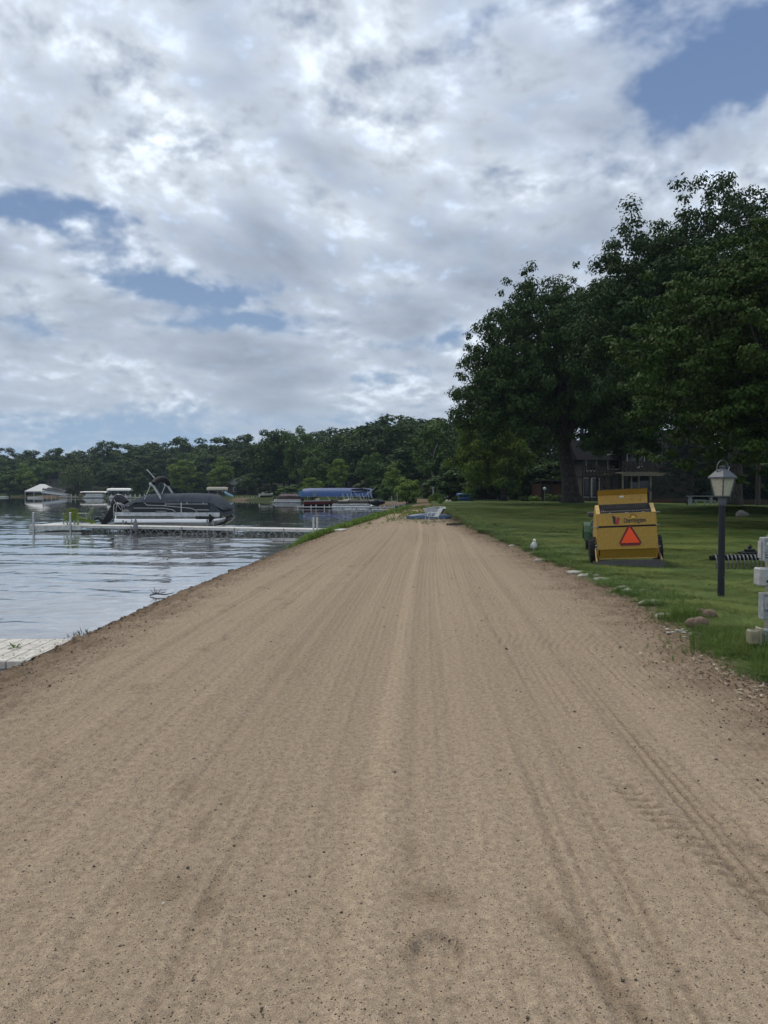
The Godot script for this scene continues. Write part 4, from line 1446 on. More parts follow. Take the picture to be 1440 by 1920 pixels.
func covered_pontoon() -> void:
	# stern at the left; metres from the stern along x, z towards the beach
	var d := 39.2
	var org := at(232, 977, d)
	var o := thing("pontoon_boat", "silver and black pontoon boat under a grey cover, black outboard tilted up", "boat", org, -0.035)
	var s := F / d
	for z in [1.0, -1.0]:
		obj("pontoon", pontoon_tube(5.75, 0.30, z, 0.0), M.alu_tube, o)
	obj("deck", Mb.new().box(Vector3(5.45, 0.10, 2.5), T(Vector3(2.75, 0.30, 0)), 0.01), M.alu, o)
	obj("deck_trim", Mb.new().box(Vector3(5.5, 0.20, 0.05), T(Vector3(2.78, 0.40, 1.275)), 0.012).box(Vector3(5.5, 0.20, 0.05), T(Vector3(2.78, 0.40, -1.275)), 0.012).box(Vector3(0.05, 0.2, 2.5), T(Vector3(0.03, 0.40, 0))), M.alu, o)
	obj("bumper_strip", Mb.new().box(Vector3(3.0, 0.025, 0.03), T(Vector3(1.6, 0.285, 1.29))), M.canvas_black, o)
	obj("corner_plate", Mb.new().box(Vector3(0.95, 0.12, 0.03), T(Vector3(4.72, 0.27, 1.27))), M.black, o)
	# fence: navy panels
	var y0 := 0.50
	var fence := PackedVector2Array([Vector2(0.90, y0), Vector2(4.98, y0), Vector2(4.98, y0 + 0.52), Vector2(1.28, y0 + 0.52), Vector2(1.02, y0 + 0.36)])
	for z in [1.0, -1.0]:
		var p := obj("fence_panel", Mb.new().prism(fence, 0.04, T(Vector3(0, 0, z * 1.20))), M.navy, o)
		var zz: float = z * 1.232
		obj("stripe", stripe([Vector2(1.0, y0 + 0.23), Vector2(2.6, y0 + 0.22), Vector2(3.05, y0 + 0.14), Vector2(3.2, y0 + 0.02)], zz, 0.028), M.alu, p)
		obj("stripe", stripe([Vector2(1.55, y0 + 0.51), Vector2(1.72, y0 + 0.38), Vector2(2.5, y0 + 0.36), Vector2(4.0, y0 + 0.22), Vector2(4.25, y0 + 0.13), Vector2(4.32, y0 + 0.02)], zz, 0.028), M.alu, p)
		obj("stripe", stripe([Vector2(2.62, y0 + 0.37), Vector2(2.75, y0 + 0.44), Vector2(4.9, y0 + 0.44)], zz, 0.026), M.alu, p)
		obj("stripe", stripe([Vector2(4.3, y0 + 0.14), Vector2(4.96, y0 + 0.13)], zz, 0.03), M.alu, p)
		obj("nameplate", Mb.new().box(Vector3(0.55, 0.03, 0.012), T(Vector3(2.45, y0 + 0.06, zz))), M.alu_dull, p)
		obj("gate_post", Mb.new().box(Vector3(0.05, 0.52, 0.05), T(Vector3(3.50, y0 + 0.26, z * 1.215))), M.alu, p)
		for q in [[2.62, 0.50], [3.75, 0.50], [4.6, 0.5]]:
			obj("tie_clip", Mb.new().bar(Vector3(q[0], y0 + 0.56, zz), Vector3(q[0] + 0.08, y0 + 0.46, zz), 0.03, 0.02, Vector3.BACK), M.alu, p)
	# mooring cover stretched over the seats
	var rows := []
	var ridge := [[0.35, 0.40, 0.02], [0.75, 0.70, 0.30], [1.15, 1.00, 0.52], [1.75, 1.26, 0.52], [2.6, 1.30, 0.51], [3.1, 1.27, 0.51], [3.7, 1.32, 0.53], [4.6, 1.28, 0.52], [4.95, 1.24, 0.50], [5.15, 0.98, 0.40], [5.42, 0.66, 0.12], [5.62, 0.10, -0.05], [5.64, -0.10, -0.12]]
	var fold := _noise(401, 0.9, 3)
	for q in ridge:
		var row := []
		for k in 17:
			var t := k / 16.0 * 2.0 - 1.0
			var z := signf(t) * pow(absf(t), 0.75) * 1.27
			var y: float = lerpf(y0 + q[1] - 0.02, y0 + q[2], pow(absf(t), 5.0)) - 0.03 * sin(PI * absf(t)) + 0.035 * fold.get_noise_2d(q[0] * 1.4, z * 1.6)
			row.append(Vector3(q[0] + 0.02 * fold.get_noise_2d(z * 3.0, q[0]), y - 0.33 + 0.0, z))
		rows.append(row)
	# the cover's ridge heights are measured from the deck
	for r in rows:
		for k in r.size():
			r[k].y += 0.33
			r[k].y = lerpf(r[k].y, y0 + 0.52 + (r[k].y - y0 - 0.52) * 0.62, 1.0)
	obj("boat_cover", Mb.new().skin(rows), M.canvas, o)
	obj("cover_bow_skirt", Mb.new().prism(PackedVector2Array([Vector2(4.99, y0 + 0.52), Vector2(5.12, y0 + 0.50), Vector2(5.52, y0 + 0.1), Vector2(5.66, y0 - 0.12), Vector2(5.1, y0 - 0.10), Vector2(4.99, y0)]), 2.44, T(Vector3.ZERO)), M.canvas, o)
	obj("cover_stern_flap", Mb.new().prism(PackedVector2Array([Vector2(0.38, y0 + 0.22), Vector2(1.06, y0 + 0.46), Vector2(0.93, y0 + 0.02), Vector2(0.80, y0 + 0.02), Vector2(0.72, y0 + 0.12)]), 2.3, T(Vector3.ZERO)), M.canvas, o)
	# folded sun top: frame legs, rolled canvas boot and a mast
	for z in [1.15, -1.15]:
		obj("frame_leg", Mb.new().bar(Vector3(1.72, y0 + 0.55, z), Vector3(1.88 + 0.72, y0 + 0.60, z), 0.03, 0.03).bar(Vector3(2.52, y0 + 0.52, z), Vector3(1.95, y0 + 1.46, z), 0.05, 0.05, Vector3.BACK).bar(Vector3(2.58, y0 + 0.52, z - 0.05), Vector3(2.02, y0 + 1.42, z - 0.05), 0.03, 0.03, Vector3.BACK), M.alu, o)
		obj("frame_strut", Mb.new().bar(Vector3(1.48, y0 + 0.52, z), Vector3(1.90, y0 + 1.48, z), 0.034, 0.034, Vector3.BACK), M.alu, o)
		obj("frame_knuckle", Mb.new().box(Vector3(0.20, 0.15, 0.09), T(Vector3(1.90, y0 + 1.46, z), 0, 0, -0.6), 0.02), M.alu, o)
	var pts := []
	for k in 13:
		var t := k / 12.0 * 2.0 - 1.0
		pts.append(Vector3(2.05 + 0.05 * cos(t * 2.0), y0 + 1.50 + 0.26 * (1.0 - t * t), t * 1.2))
	obj("rolled_canvas", Mb.new().tube(pts, [0.12, 0.15, 0.16, 0.16, 0.15, 0.16, 0.16, 0.15, 0.16, 0.16, 0.16, 0.15, 0.10], 10), M.canvas_black, o)
	obj("light_mast", Mb.new().rod(Vector3(1.92, y0 + 1.72, 0.5), Vector3(1.50, y0 + 2.20, 0.5), 0.022).lathe([Vector2(0.035, 0), Vector2(0.035, 0.06), Vector2(0, 0.075)], T(Vector3(1.50, y0 + 2.19, 0.5), 0, 0, 0.7), 8), M.white, o)
	# boarding ladder and grab rails at the stern
	for z in [0.75, 0.40]:
		obj("ladder_rail", Mb.new().tube([Vector3(0.25, 0.40, z), Vector3(0.18, 0.86, z), Vector3(-0.05, 0.98, z), Vector3(-0.22, 0.90, z), Vector3(-0.25, 0.55, z), Vector3(-0.22, 0.25, z)], [0.022], 7), M.alu, o)
	for y in [0.35, 0.52, 0.70]:
		obj("ladder_step", Mb.new().rod(Vector3(-0.235, y, 0.40), Vector3(-0.235, y, 0.75), 0.024), M.alu, o)
	outboard(o, Vector3(-0.30, 0.45, 0.0), 1.25, -0.62)
	for z in [1.05, -1.05]:
		obj("bow_rail", Mb.new().tube([Vector3(5.05, 0.42, z), Vector3(5.45, 0.44, z), Vector3(5.62, 0.28, z), Vector3(5.45, -0.05, z), Vector3(5.1, -0.25, z)], [0.025], 7), M.alu, o)
	obj("fender", Mb.new().lathe([Vector2(0, 0.30), Vector2(0.05, 0.27), Vector2(0.08, 0.15), Vector2(0.08, 0.02), Vector2(0.04, -0.12), Vector2(0, -0.14)], T(Vector3(5.03, 0.12, 1.36)), 10), M.black, o)
	# the lift that carries it
	var l := thing("boat_lift", "aluminium lift with upright posts carrying the grey covered pontoon boat", "boat lift", org, -0.035)
	for q in [[0.55, 1.50, 0.0], [5.25, 1.50, 0.0]]:
		obj("front_post", Mb.new().rod(Vector3(q[0], -1.9, q[1]), Vector3(q[0], 0.10 + q[2], q[1]), 0.045, 10), M.alu_dull, l)
	obj("front_post", Mb.new().rod(Vector3(1.0, -0.6, 1.5), Vector3(1.0, 0.20, 1.5), 0.03, 8).rod(Vector3(4.93, -0.8, 1.5), Vector3(4.93, 0.15, 1.5), 0.05, 8), M.alu_dull, l)
	for q in [[0.50, -1.5], [5.0, -1.5]]:
		obj("rear_post", Mb.new().rod(Vector3(q[0], -1.9, q[1]), Vector3(q[0], 1.25 if q[0] < 1.0 else 0.3, q[1]), 0.045, 10), M.alu, l)
	for z in [-1.0, 1.0]:
		obj("bunk", Mb.new().box(Vector3(4.9, 0.08, 0.12), T(Vector3(2.8, -0.34, z))), M.wood_dark, l)
	for x in [0.55, 5.0]:
		obj("cross_beam", Mb.new().box(Vector3(0.10, 0.12, 3.0), T(Vector3(x, -0.46, 0))), M.alu_dull, l)

# a smaller pontoon boat with its details, for the moorings further off; stern at -x
func small_pontoon(called: String, label: String, where: Vector3, turn: float, len: float, panel: Material, cover: Material, canopy: bool, high := 0.5) -> Node3D:
	var o := thing(called, label, "boat", where, turn)
	for z in [0.9, -0.9]:
		obj("pontoon", pontoon_tube(len, 0.30, z, 0.08), M.alu, o)
	obj("deck", Mb.new().box(Vector3(len * 0.95, 0.14, 2.3), T(Vector3(len * 0.48, 0.44, 0))), M.white, o)
	obj("fence_panel", Mb.new().box(Vector3(len * 0.82, high, 0.05), T(Vector3(len * 0.50, 0.53 + high * 0.5, 1.1))).box(Vector3(len * 0.82, high, 0.05), T(Vector3(len * 0.50, 0.53 + high * 0.5, -1.1))).box(Vector3(0.05, high, 2.1), T(Vector3(len * 0.92, 0.53 + high * 0.5, 0))), panel, o)
	obj("seat", Mb.new().box(Vector3(len * 0.25, 0.42, 1.9), T(Vector3(len * 0.26, 0.74, 0)), 0.05), M.tan, o)
	if cover:
		var rows := []
		for q in [[0.12, 0.05], [0.20, 0.36], [0.5, 0.46], [0.8, 0.34], [0.92, 0.04]]:
			var row := []
			for k in 9:
				var t := k / 8.0 * 2.0 - 1.0
				row.append(Vector3(len * q[0], 1.02 + q[1] * (1.0 - t * t * 0.9), t * 1.16))
			rows.append(row)
		obj("boat_cover", Mb.new().skin(rows), cover, o)
	for x in [0.30, 0.42, 0.72, 0.80]:
		obj("frame_leg", Mb.new().bar(Vector3(len * x, 1.0, 1.0), Vector3(len * (x - 0.06), 1.75, 1.0), 0.035, 0.035, Vector3.BACK).bar(Vector3(len * x, 1.0, -1.0), Vector3(len * (x - 0.06), 1.75, -1.0), 0.035, 0.035, Vector3.BACK), M.alu, o)
	if canopy:
		obj("folded_canopy", Mb.new().box(Vector3(len * 0.42, 0.16, 2.1), T(Vector3(len * 0.45, 1.80, 0), 0, 0, 0.06), 0.05), M.canvas_black, o)
	obj("outboard_motor", Mb.new().box(Vector3(0.36, 0.50, 0.34), T(Vector3(-0.10, 0.80, 0), 0, 0, -0.3), 0.08).box(Vector3(0.14, 0.8, 0.14), T(Vector3(-0.14, 0.2, 0), 0, 0, -0.2)), M.black, o)
	return o

# a lift with a curved canopy over it
func canopy_lift(called: String, label: String, where: Vector3, turn: float, len: float, h: float, cloth: Material, drop: float, frame := true) -> Node3D:
	var o := thing(called, label, "boat lift", where, turn)
	var rows := []
	for i in 9:
		var x := len * (i / 8.0 - 0.5)
		var tuck := 1.0 if i > 0 and i < 8 else 0.94
		var row := []
		for k in 11:
			var t := k / 10.0 * 2.0 - 1.0
			var z := sin(t * 1.35) / sin(1.35) * 1.35
			row.append(Vector3(x, h - drop * (1.0 - cos(t * 1.35)) / (1.0 - cos(1.35)) - (1.0 - tuck) * 1.5, z))
		rows.append(row)
	obj("canopy", Mb.new().skin(rows), cloth, o)
	for e in [0, 8]:
		var b := Mb.new()
		for k in 10:
			b.flat(rows[e][k], rows[e][k + 1], Vector3(rows[e][k].x, h - drop, rows[e][k].z), Vector3(e - 4, 0, 0))
			b.flat(rows[e][k + 1], Vector3(rows[e][k + 1].x, h - drop, rows[e][k + 1].z), Vector3(rows[e][k].x, h - drop, rows[e][k].z), Vector3(e - 4, 0, 0))
		obj("canopy_end", b, cloth, o)
	for x in [-0.42, 0.0, 0.42]:
		for z in [-1.3, 1.3]:
			obj("post", Mb.new().rod(Vector3(len * x, -1.2, z), Vector3(len * x, h - drop + 0.02, z), 0.045, 7), M.alu_dull, o)
	for z in [-1.3, 1.3]:
		obj("side_beam", Mb.new().box(Vector3(len * 0.86, 0.08, 0.08), T(Vector3(0, h - drop, z))).box(Vector3(len * 0.86, 0.10, 0.10), T(Vector3(0, 0.15, z))), M.alu_dull, o)
	return o

# a runabout: hull with a raked bow at +x
func runabout(o: Node3D, len: float, hull: Material, band: Material) -> void:
	var rows := []
	var rows2 := []
	for q in [[0.0, 0.92, 0.9, 0.0], [0.35, 0.98, 0.95, 0.0], [0.65, 0.9, 0.98, 0.02], [0.85, 0.6, 1.02, 0.10], [0.96, 0.25, 1.06, 0.30], [1.0, 0.03, 1.08, 0.55]]:
		var r := []
		var r2 := []
		for s in [1.0, -1.0]:
			var a := Vector3(q[0] * len, q[2] * 0.85, s * q[1] * 1.05)
			var m := Vector3(q[0] * len, q[2] * 0.45, s * q[1] * 0.95)
			var k := Vector3(q[0] * len, q[3], 0)
			if s > 0:
				r = [a, m]
				r2 = [m, k]
			else:
				r.append_array([m, a])
				r2.append(m)
		rows.append([r[0], r[1]])
		rows2.append([r2[0], r2[1], r2[2]])
		rows[-1].append_array([])
	var b := Mb.new().skin(rows)
	var mir := []
	for r in rows:
		mir.append([Vector3(r[0].x, r[0].y, -r[0].z), Vector3(r[1].x, r[1].y, -r[1].z)])
	b.skin(mir)
	obj("hull_side", b, hull, o)
	obj("hull_bottom", Mb.new().skin(rows2), band, o)
	obj("transom", Mb.new().box(Vector3(0.05, 0.75, 1.75), T(Vector3(0.03, 0.42, 0))), hull, o)
	var dk := []
	for i in [3, 4, 5]:
		dk.append([rows[i][0], Vector3(rows[i][0].x, rows[i][0].y + 0.06, 0), mir[i][0]])
	obj("foredeck", Mb.new().skin(dk), M.white, o)
	obj("windscreen", Mb.new().bar(Vector3(len * 0.58, 0.85, 0.85), Vector3(len * 0.52, 1.25, 0.75), 0.04, 0.04).bar(Vector3(len * 0.58, 0.85, -0.85), Vector3(len * 0.52, 1.25, -0.75), 0.04, 0.04).bar(Vector3(len * 0.52, 1.25, 0.75), Vector3(len * 0.52, 1.25, -0.75), 0.04, 0.04), M.alu, o)
	obj("seat", Mb.new().box(Vector3(0.5, 0.5, 1.6), T(Vector3(len * 0.3, 0.85, 0)), 0.06), M.tan, o)
	obj("outboard_motor", Mb.new().box(Vector3(0.40, 0.5, 0.36), T(Vector3(-0.2, 1.05, 0), 0, 0, -0.2), 0.08).box(Vector3(0.16, 0.9, 0.14), T(Vector3(-0.2, 0.4, 0))), M.gloss_black, o)

func far_dock(label: String, a: Vector3, b: Vector3, w: float, posts: int, high: float) -> void:
	var o := thing("far_dock", label, "dock", a)
	var e := b - a
	obj("deck", Mb.new().bar(Vector3.ZERO, e, w, 0.10), M.vinyl_far if high > 0.3 else M.alu_dull, o)
	var side := Vector3(-e.z, 0, e.x).normalized() * (w * 0.5 + 0.03)
	for i in posts:
		var p := e * ((i + 0.3) / posts) + side
		var q := e * ((i + 0.3) / posts) - side
		var up := Vector3.UP * high
		obj("post", Mb.new().rod(p + Vector3.DOWN * 1.4, p + up, 0.06, 6), M.white, o)
		obj("post", Mb.new().rod(q + Vector3.DOWN * 1.4, q + up, 0.06, 6), M.white, o)

func far_moorings() -> void:
	# far left: white roofed shelter with a tilted dark boat in front
	var d := 236.0
	var o := thing("boat_shelter", "white hip roofed boat shelter on the far left shore", "boat shelter", Vector3(X(80, d), WATER, -d))
	var w := 8.6
	var b := Mb.new()
	var e := 2.1
	var r := 4.3
	b.flat(Vector3(-w / 2, e, 3), Vector3(w / 2, e, 3), Vector3(0.8, r, 0), Vector3(0, 1, 1))
	b.flat(Vector3(-w / 2, e, 3), Vector3(0.8, r, 0), Vector3(-0.8, r, 0), Vector3(0, 1, 1))
	b.flat(Vector3(-w / 2, e, -3), Vector3(w / 2, e, -3), Vector3(0.8, r, 0), Vector3(0, 1, -1))
	b.flat(Vector3(-w / 2, e, -3), Vector3(0.8, r, 0), Vector3(-0.8, r, 0), Vector3(0, 1, -1))
	b.flat(Vector3(-w / 2, e, -3), Vector3(-w / 2, e, 3), Vector3(-0.8, r, 0), Vector3(-1, 1, 0))
	b.flat(Vector3(w / 2, e, -3), Vector3(w / 2, e, 3), Vector3(0.8, r, 0), Vector3(1, 1, 0))
	obj("roof", b, M.white, o)
	obj("valance", Mb.new().box(Vector3(w, 0.35, 0.05), T(Vector3(0, e - 0.18, 3))).box(Vector3(0.05, 0.35, 6), T(Vector3(-w / 2, e - 0.18, 0))), M.white, o)
	for q in [[-4.2, 2.9], [4.2, 2.9], [-4.2, -2.9], [4.2, -2.9], [-1.4, 2.9]]:
		obj("post", Mb.new().rod(Vector3(q[0], -0.6, q[1]), Vector3(q[0], e, q[1]), 0.08, 7), M.alu, o)
	o = small_pontoon("tilted_boat", "dark blue white striped boat tilted bow down on a lift in front of the shelter", Vector3(X(81, 226), WATER + 1.55, -226), 0.0, 7.8, M.navy, M.canvas_black, false)
	o.rotation.z = -0.13
	o.scale = Vector3(1.0, 1.35, 1.0)
	for y in [0.62, 0.92]:
		obj("side_stripe", Mb.new().bar(Vector3(0.7, y, 1.14), Vector3(7.2, y, 1.14), 0.07, 0.03, Vector3.BACK), M.white, o)
	var l := thing("boat_lift", "lift of dull poles under the tilted dark blue boat", "boat lift", Vector3(X(82, 226), WATER, -226))
	for x in [0.4, 3.0, 6.6]:
		for z in [-1.3, 1.3]:
			obj("post", Mb.new().rod(Vector3(x, -1.2, z), Vector3(x, 1.9 - x * 0.1, z), 0.07, 6), M.alu, l)
	obj("cradle", Mb.new().box(Vector3(6.6, 0.12, 0.2), T(Vector3(3.4, 1.35, 0.9), 0, 0, -0.12)).box(Vector3(6.6, 0.12, 0.2), T(Vector3(3.4, 1.35, -0.9), 0, 0, -0.12)), M.alu_dull, l)
	# swim raft and dock ends at the far left
	tag(obj("swim_raft", Mb.new().box(Vector3(3.4, 0.35, 2.4), T(Vector3(X(66, 215), WATER + 0.2, -215)), 0.05), M.white), "low white raft floating in front of the white roofed shelter", "raft")
	tag(obj("swim_raft", Mb.new().box(Vector3(2.6, 0.30, 2.0), T(Vector3(X(6, 238), WATER + 0.2, -238)), 0.05), M.white), "low white raft at the far left edge of the water", "raft")
	far_dock("far dock with pairs of white posts, right of the tilted dark boat", Vector3(X(104, 212), WATER + 0.35, -216), Vector3(X(150, 212), WATER + 0.35, -210), 1.1, 3, 0.9)
	# two white canopied lifts with their boats
	canopy_lift("canopied_lift", "left lower lift with flat white canopy on the far shore", Vector3(X(178, 212), WATER, -212), 0.0, 7.6, 2.0, M.white, 0.30)
	small_pontoon("lifted_pontoon_boat", "pale boat under the left flat white canopy on the far shore", Vector3(X(160, 212), WATER + 0.25, -212), 0.0, 6.0, M.white, null, false)
	canopy_lift("canopied_lift", "right taller lift with rounded white canopy on the far shore", Vector3(X(225, 208), WATER, -208), 0.0, 6.7, 2.9, M.white, 0.75)
	small_pontoon("lifted_pontoon_boat", "dark sided boat under the right rounded white canopy on the far shore", Vector3(X(208, 208), WATER + 0.25, -208), 0.0, 5.8, M.navy, M.canvas_black, false)
	far_dock("long low far dock with a row of white posts behind the pontoon boat's stern", Vector3(X(206, 204), WATER + 0.3, -204), Vector3(X(286, 206), WATER + 0.3, -206), 1.1, 9, 0.9)
	# play frame and garden things on the far bank
	o = thing("play_frame", "small wooden play frame on the lawn above the white canopied lifts", "play frame", Vector3(X(184, 240), ground_y(X(184, 240), 240), -240))
	for x in [-1.4, 0.2, 1.6]:
		for z in [-0.8, 0.8]:
			obj("post", Mb.new().box(Vector3(0.16, 3.0, 0.16), T(Vector3(x, 1.5, z))), M.wood_grey, o)
	obj("platform", Mb.new().box(Vector3(1.8, 0.14, 1.8), T(Vector3(0.9, 1.5, 0))), M.wood_grey, o)
	obj("roof", Mb.new().prism(PackedVector2Array([Vector2(-1.0, 0), Vector2(1.0, 0), Vector2(0, 0.9)]), 1.9, T(Vector3(0.9, 3.0, 0))), M.wood_dark, o)
	obj("swing_beam", Mb.new().box(Vector3(1.8, 0.14, 0.14), T(Vector3(-0.6, 2.9, 0))), M.wood_grey, o)
	o = thing("lake_house", "pale grey house mostly hidden by trees above the tilted dark boat", "house", Vector3(X(114, 258), ground_y(X(114, 258), 258), -258))
	obj("wall", Mb.new().box(Vector3(7.0, 5.6, 6.0), T(Vector3(0, 2.8, 0))), M.siding_pale, o)
	obj("roof", Mb.new().prism(PackedVector2Array([Vector2(-4, 0), Vector2(4, 0), Vector2(0, 2.6)]), 6.6, T(Vector3(0, 5.6, 0))), M.shingle, o)
	for q in [[-2.0, 4.2], [0.4, 4.2], [2.2, 4.2], [-1.6, 1.6], [1.4, 1.6]]:
		obj("window", Mb.new().box(Vector3(1.1, 1.3, 0.08), T(Vector3(q[0], q[1], 3.02))), M.window, o)
	obj("balcony", Mb.new().box(Vector3(7.6, 0.2, 1.8), T(Vector3(0, 2.7, 3.9))).box(Vector3(7.6, 0.1, 0.1), T(Vector3(0, 3.7, 4.75))), M.wood_light, o)
	o = thing("cottage", "low brown cottage with grey roof right of the bright oval tree", "house", Vector3(X(441, 214), ground_y(X(441, 214), 214) - 0.3, -214))
	obj("wall", Mb.new().box(Vector3(8.6, 3.2, 6.0), T(Vector3(0, 1.6, 0))), mat(0.085, 0.068, 0.052, 0.9, 0.0, 0.5), o)
	obj("roof", Mb.new().prism(PackedVector2Array([Vector2(-3.6, 0), Vector2(3.6, 0), Vector2(0, 1.9)]), 9.4, T(Vector3(0, 3.15, 0), 0, PI / 2, 0)), mat(0.16, 0.16, 0.16, 0.9, 0.0, 0.5), o)
	for x in [-2.6, 0.6, 2.8]:
		var f := obj("window", Mb.new().box(Vector3(1.2, 1.3, 0.08), T(Vector3(x, 1.8, 3.03))), M.frame_white, o)
		obj("pane", Mb.new().box(Vector3(0.95, 1.05, 0.04), T(Vector3(x, 1.8, 3.08))), M.window, f)
	# tan canopy and pale blue boat showing behind the bow of the near pontoon
	canopy_lift("canopied_lift", "lift with peaked tan canopy seen just above the near pontoon boat's bow", Vector3(X(408, 186), WATER, -186), 0.15, 5.2, 3.1, M.tan, 0.8)
	o = thing("water_scooter", "pale blue water scooter nose down beside the tan canopy", "water scooter", Vector3(X(420, 180), WATER + 1.45, -180))
	o.rotation.z = -0.5
	var rows := []
	for q in [[0.0, 0.45, 0.55], [0.9, 0.5, 0.7], [1.7, 0.48, 0.75], [2.5, 0.3, 0.5], [3.0, 0.05, 0.3]]:
		var row := []
		for k in 12:
			var a := TAU * k / 12
			row.append(Vector3(q[0], 0.35 + sin(a) * q[2] * 0.5, cos(a) * q[1]))
		rows.append(row)
	obj("hull", Mb.new().skin(rows, true, Vector3(1.4, 0.35, 0)), M.teal_hull, o)
	obj("seat", Mb.new().box(Vector3(1.2, 0.28, 0.4), T(Vector3(0.8, 0.85, 0)), 0.08), M.black, o)
	obj("handlebar", Mb.new().rod(Vector3(1.6, 1.05, -0.4), Vector3(1.6, 1.05, 0.4), 0.04).rod(Vector3(1.8, 0.7, 0), Vector3(1.6, 1.05, 0), 0.05), M.black, o)
	far_dock("far dock low on the water right of the tan canopy", Vector3(X(436, 176), WATER + 0.3, -176), Vector3(X(486, 172), WATER + 0.3, -172), 1.2, 5, 0.55)
	o = thing("rowing_boat", "small white boat pulled up on the far sandy landing", "boat", Vector3(X(486, 160), ground_y(X(486, 160), 160) + 0.1, -160), 0.3)
	runabout(o, 3.0, M.white, M.alu_dull)
	# maroon covered pontoon and the cluster under the blue canopy
	small_pontoon("pontoon_boat", "pontoon boat with maroon cover at the dock left of the blue canopy", Vector3(X(516, 128), WATER + 0.1, -128), 0.0, 4.9, M.maroon, M.maroon, false, 0.36)
	far_dock("thin dock in front of the maroon covered pontoon boat", Vector3(X(508, 124), WATER + 0.25, -124), Vector3(X(574, 124), WATER + 0.25, -124), 1.1, 4, 0.1)
	var cl := canopy_lift("canopied_lift", "lift with long bright blue canopy above the clustered boats", Vector3(X(633, 100), WATER, -100), 0.0, 9.4, 2.45, M.blue, 1.15)
	obj("canopy_end_flap", Mb.new().prism(PackedVector2Array([Vector2(0, 0.9), Vector2(0.0, 0.0), Vector2(-0.5, 0.1), Vector2(-0.5, 0.8)]), 1.8, T(Vector3(-4.72, 1.25, 0))), mat(0.07, 0.22, 0.36, 0.6), cl)
	obj("clear_window", Mb.new().box(Vector3(0.55, 0.6, 0.02), T(Vector3(-3.0, 1.65, 1.36))), mat(0.12, 0.20, 0.26, 0.2), cl)
	o = thing("motorboat", "dark red and white open boat, bow right, at the far dock's left end", "boat", Vector3(X(570, 90), WATER + 0.02, -90), 0.06)
	runabout(o, 5.6, M.red_boat, M.canvas_black)
	obj("gunwale", Mb.new().bar(Vector3(0, 0.80, 1.0), Vector3(3.6, 0.84, 0.97), 0.06, 0.08, Vector3.BACK), M.white, o)
	for q in [[-0.2, 0.5], [0.4, -0.4], [1.1, 0.1]]:
		obj("rod_holder", Mb.new().rod(Vector3(q[0] + 0.4, 0.8, q[1]), Vector3(q[0] + 0.5, 1.5, q[1]), 0.03, 6), M.steel_dark, o)
	small_pontoon("pontoon_boat", "silver pontoon boat with tan seats under the blue canopy's right half", Vector3(X(640, 94), WATER + 0.1, -94), 0.0, 5.0, M.tan, null, true, 0.30)
	small_pontoon("pontoon_boat", "low grey pontoon boat lying nearest behind the far dock", Vector3(X(624, 89), WATER - 0.02, -89), 0.02, 4.8, M.steel_dark, null, false, 0.26)
	o = thing("folded_boat_top", "dark folded canvas top and bare poles above the right end of the blue canopy", "boat top", Vector3(X(672, 93), WATER, -93))
	obj("folded_canvas", Mb.new().tube([Vector3(-0.9, 2.20, 0), Vector3(0.4, 2.25, 0.1), Vector3(1.5, 2.12, 0)], [0.12, 0.17, 0.10], 8), M.canvas_black, o)
	obj("pole", Mb.new().rod(Vector3(-0.7, 2.1, 0.5), Vector3(0.8, 0.6, 0.5), 0.03, 6).rod(Vector3(2.2, 2.5, 0.5), Vector3(0.6, 1.2, 0.5), 0.03, 6).rod(Vector3(-1.1, 0.6, 0.5), Vector3(-0.8, 2.15, 0.5), 0.03, 6).rod(Vector3(1.2, 2.1, 0.4), Vector3(1.4, 0.6, 0.4), 0.03, 6), M.alu, o)
	far_dock("far grey dock with thin posts in front of the clustered boats", Vector3(X(556, 87), WATER + 0.14, -87), Vector3(X(790, 82), WATER + 0.20, -81), 1.2, 9, 0.28)
	far_dock("low pale walkway lying just off the end of the beach", Vector3(X(700, 75), WATER + 0.06, -77), Vector3(X(762, 72), WATER + 0.10, -72), 0.9, 3, 0.05)
	o = thing("water_scooter", "black water scooter on the far dock near the sandy landing", "water scooter", Vector3(X(706, 86), WATER + 0.3, -86), 0.2)
	rows = []
	for q in [[0.0, 0.35, 0.4], [0.5, 0.42, 0.6], [1.0, 0.42, 0.85], [1.5, 0.3, 0.5], [1.9, 0.05, 0.25]]:
		var row := []
		for k in 10:
			var a := TAU * k / 10
			row.append(Vector3(q[0] - 0.9, 0.4 + sin(a) * q[2] * 0.55, cos(a) * q[1]))
		rows.append(row)
	obj("hull", Mb.new().skin(rows, true, Vector3(0, 0.4, 0)), M.gloss_black, o)
	obj("handlebar", Mb.new().rod(Vector3(0.2, 1.0, -0.35), Vector3(0.2, 1.0, 0.35), 0.03).rod(Vector3(0.3, 0.6, 0), Vector3(0.2, 1.0, 0), 0.04), M.black, o)
	o = thing("raised_lift_frame", "bare metal lift frame standing at the right end of the far dock", "boat lift", Vector3(X(752, 82), WATER, -82))
	for q in [[-0.9, 1.5], [-0.3, 1.9], [0.5, 1.0]]:
		obj("post", Mb.new().rod(Vector3(q[0], -0.4, 0), Vector3(q[0] - 0.15, q[1], 0), 0.035, 6), M.alu, o)
	obj("beam", Mb.new().bar(Vector3(-1.0, 0.9, 0), Vector3(0.5, 0.4, 0), 0.05, 0.05), M.alu, o)
	obj("cradle", Mb.new().box(Vector3(2.0, 0.22, 1.2), T(Vector3(0.3, 0.25, 0)), 0.03), M.steel_dark, o)

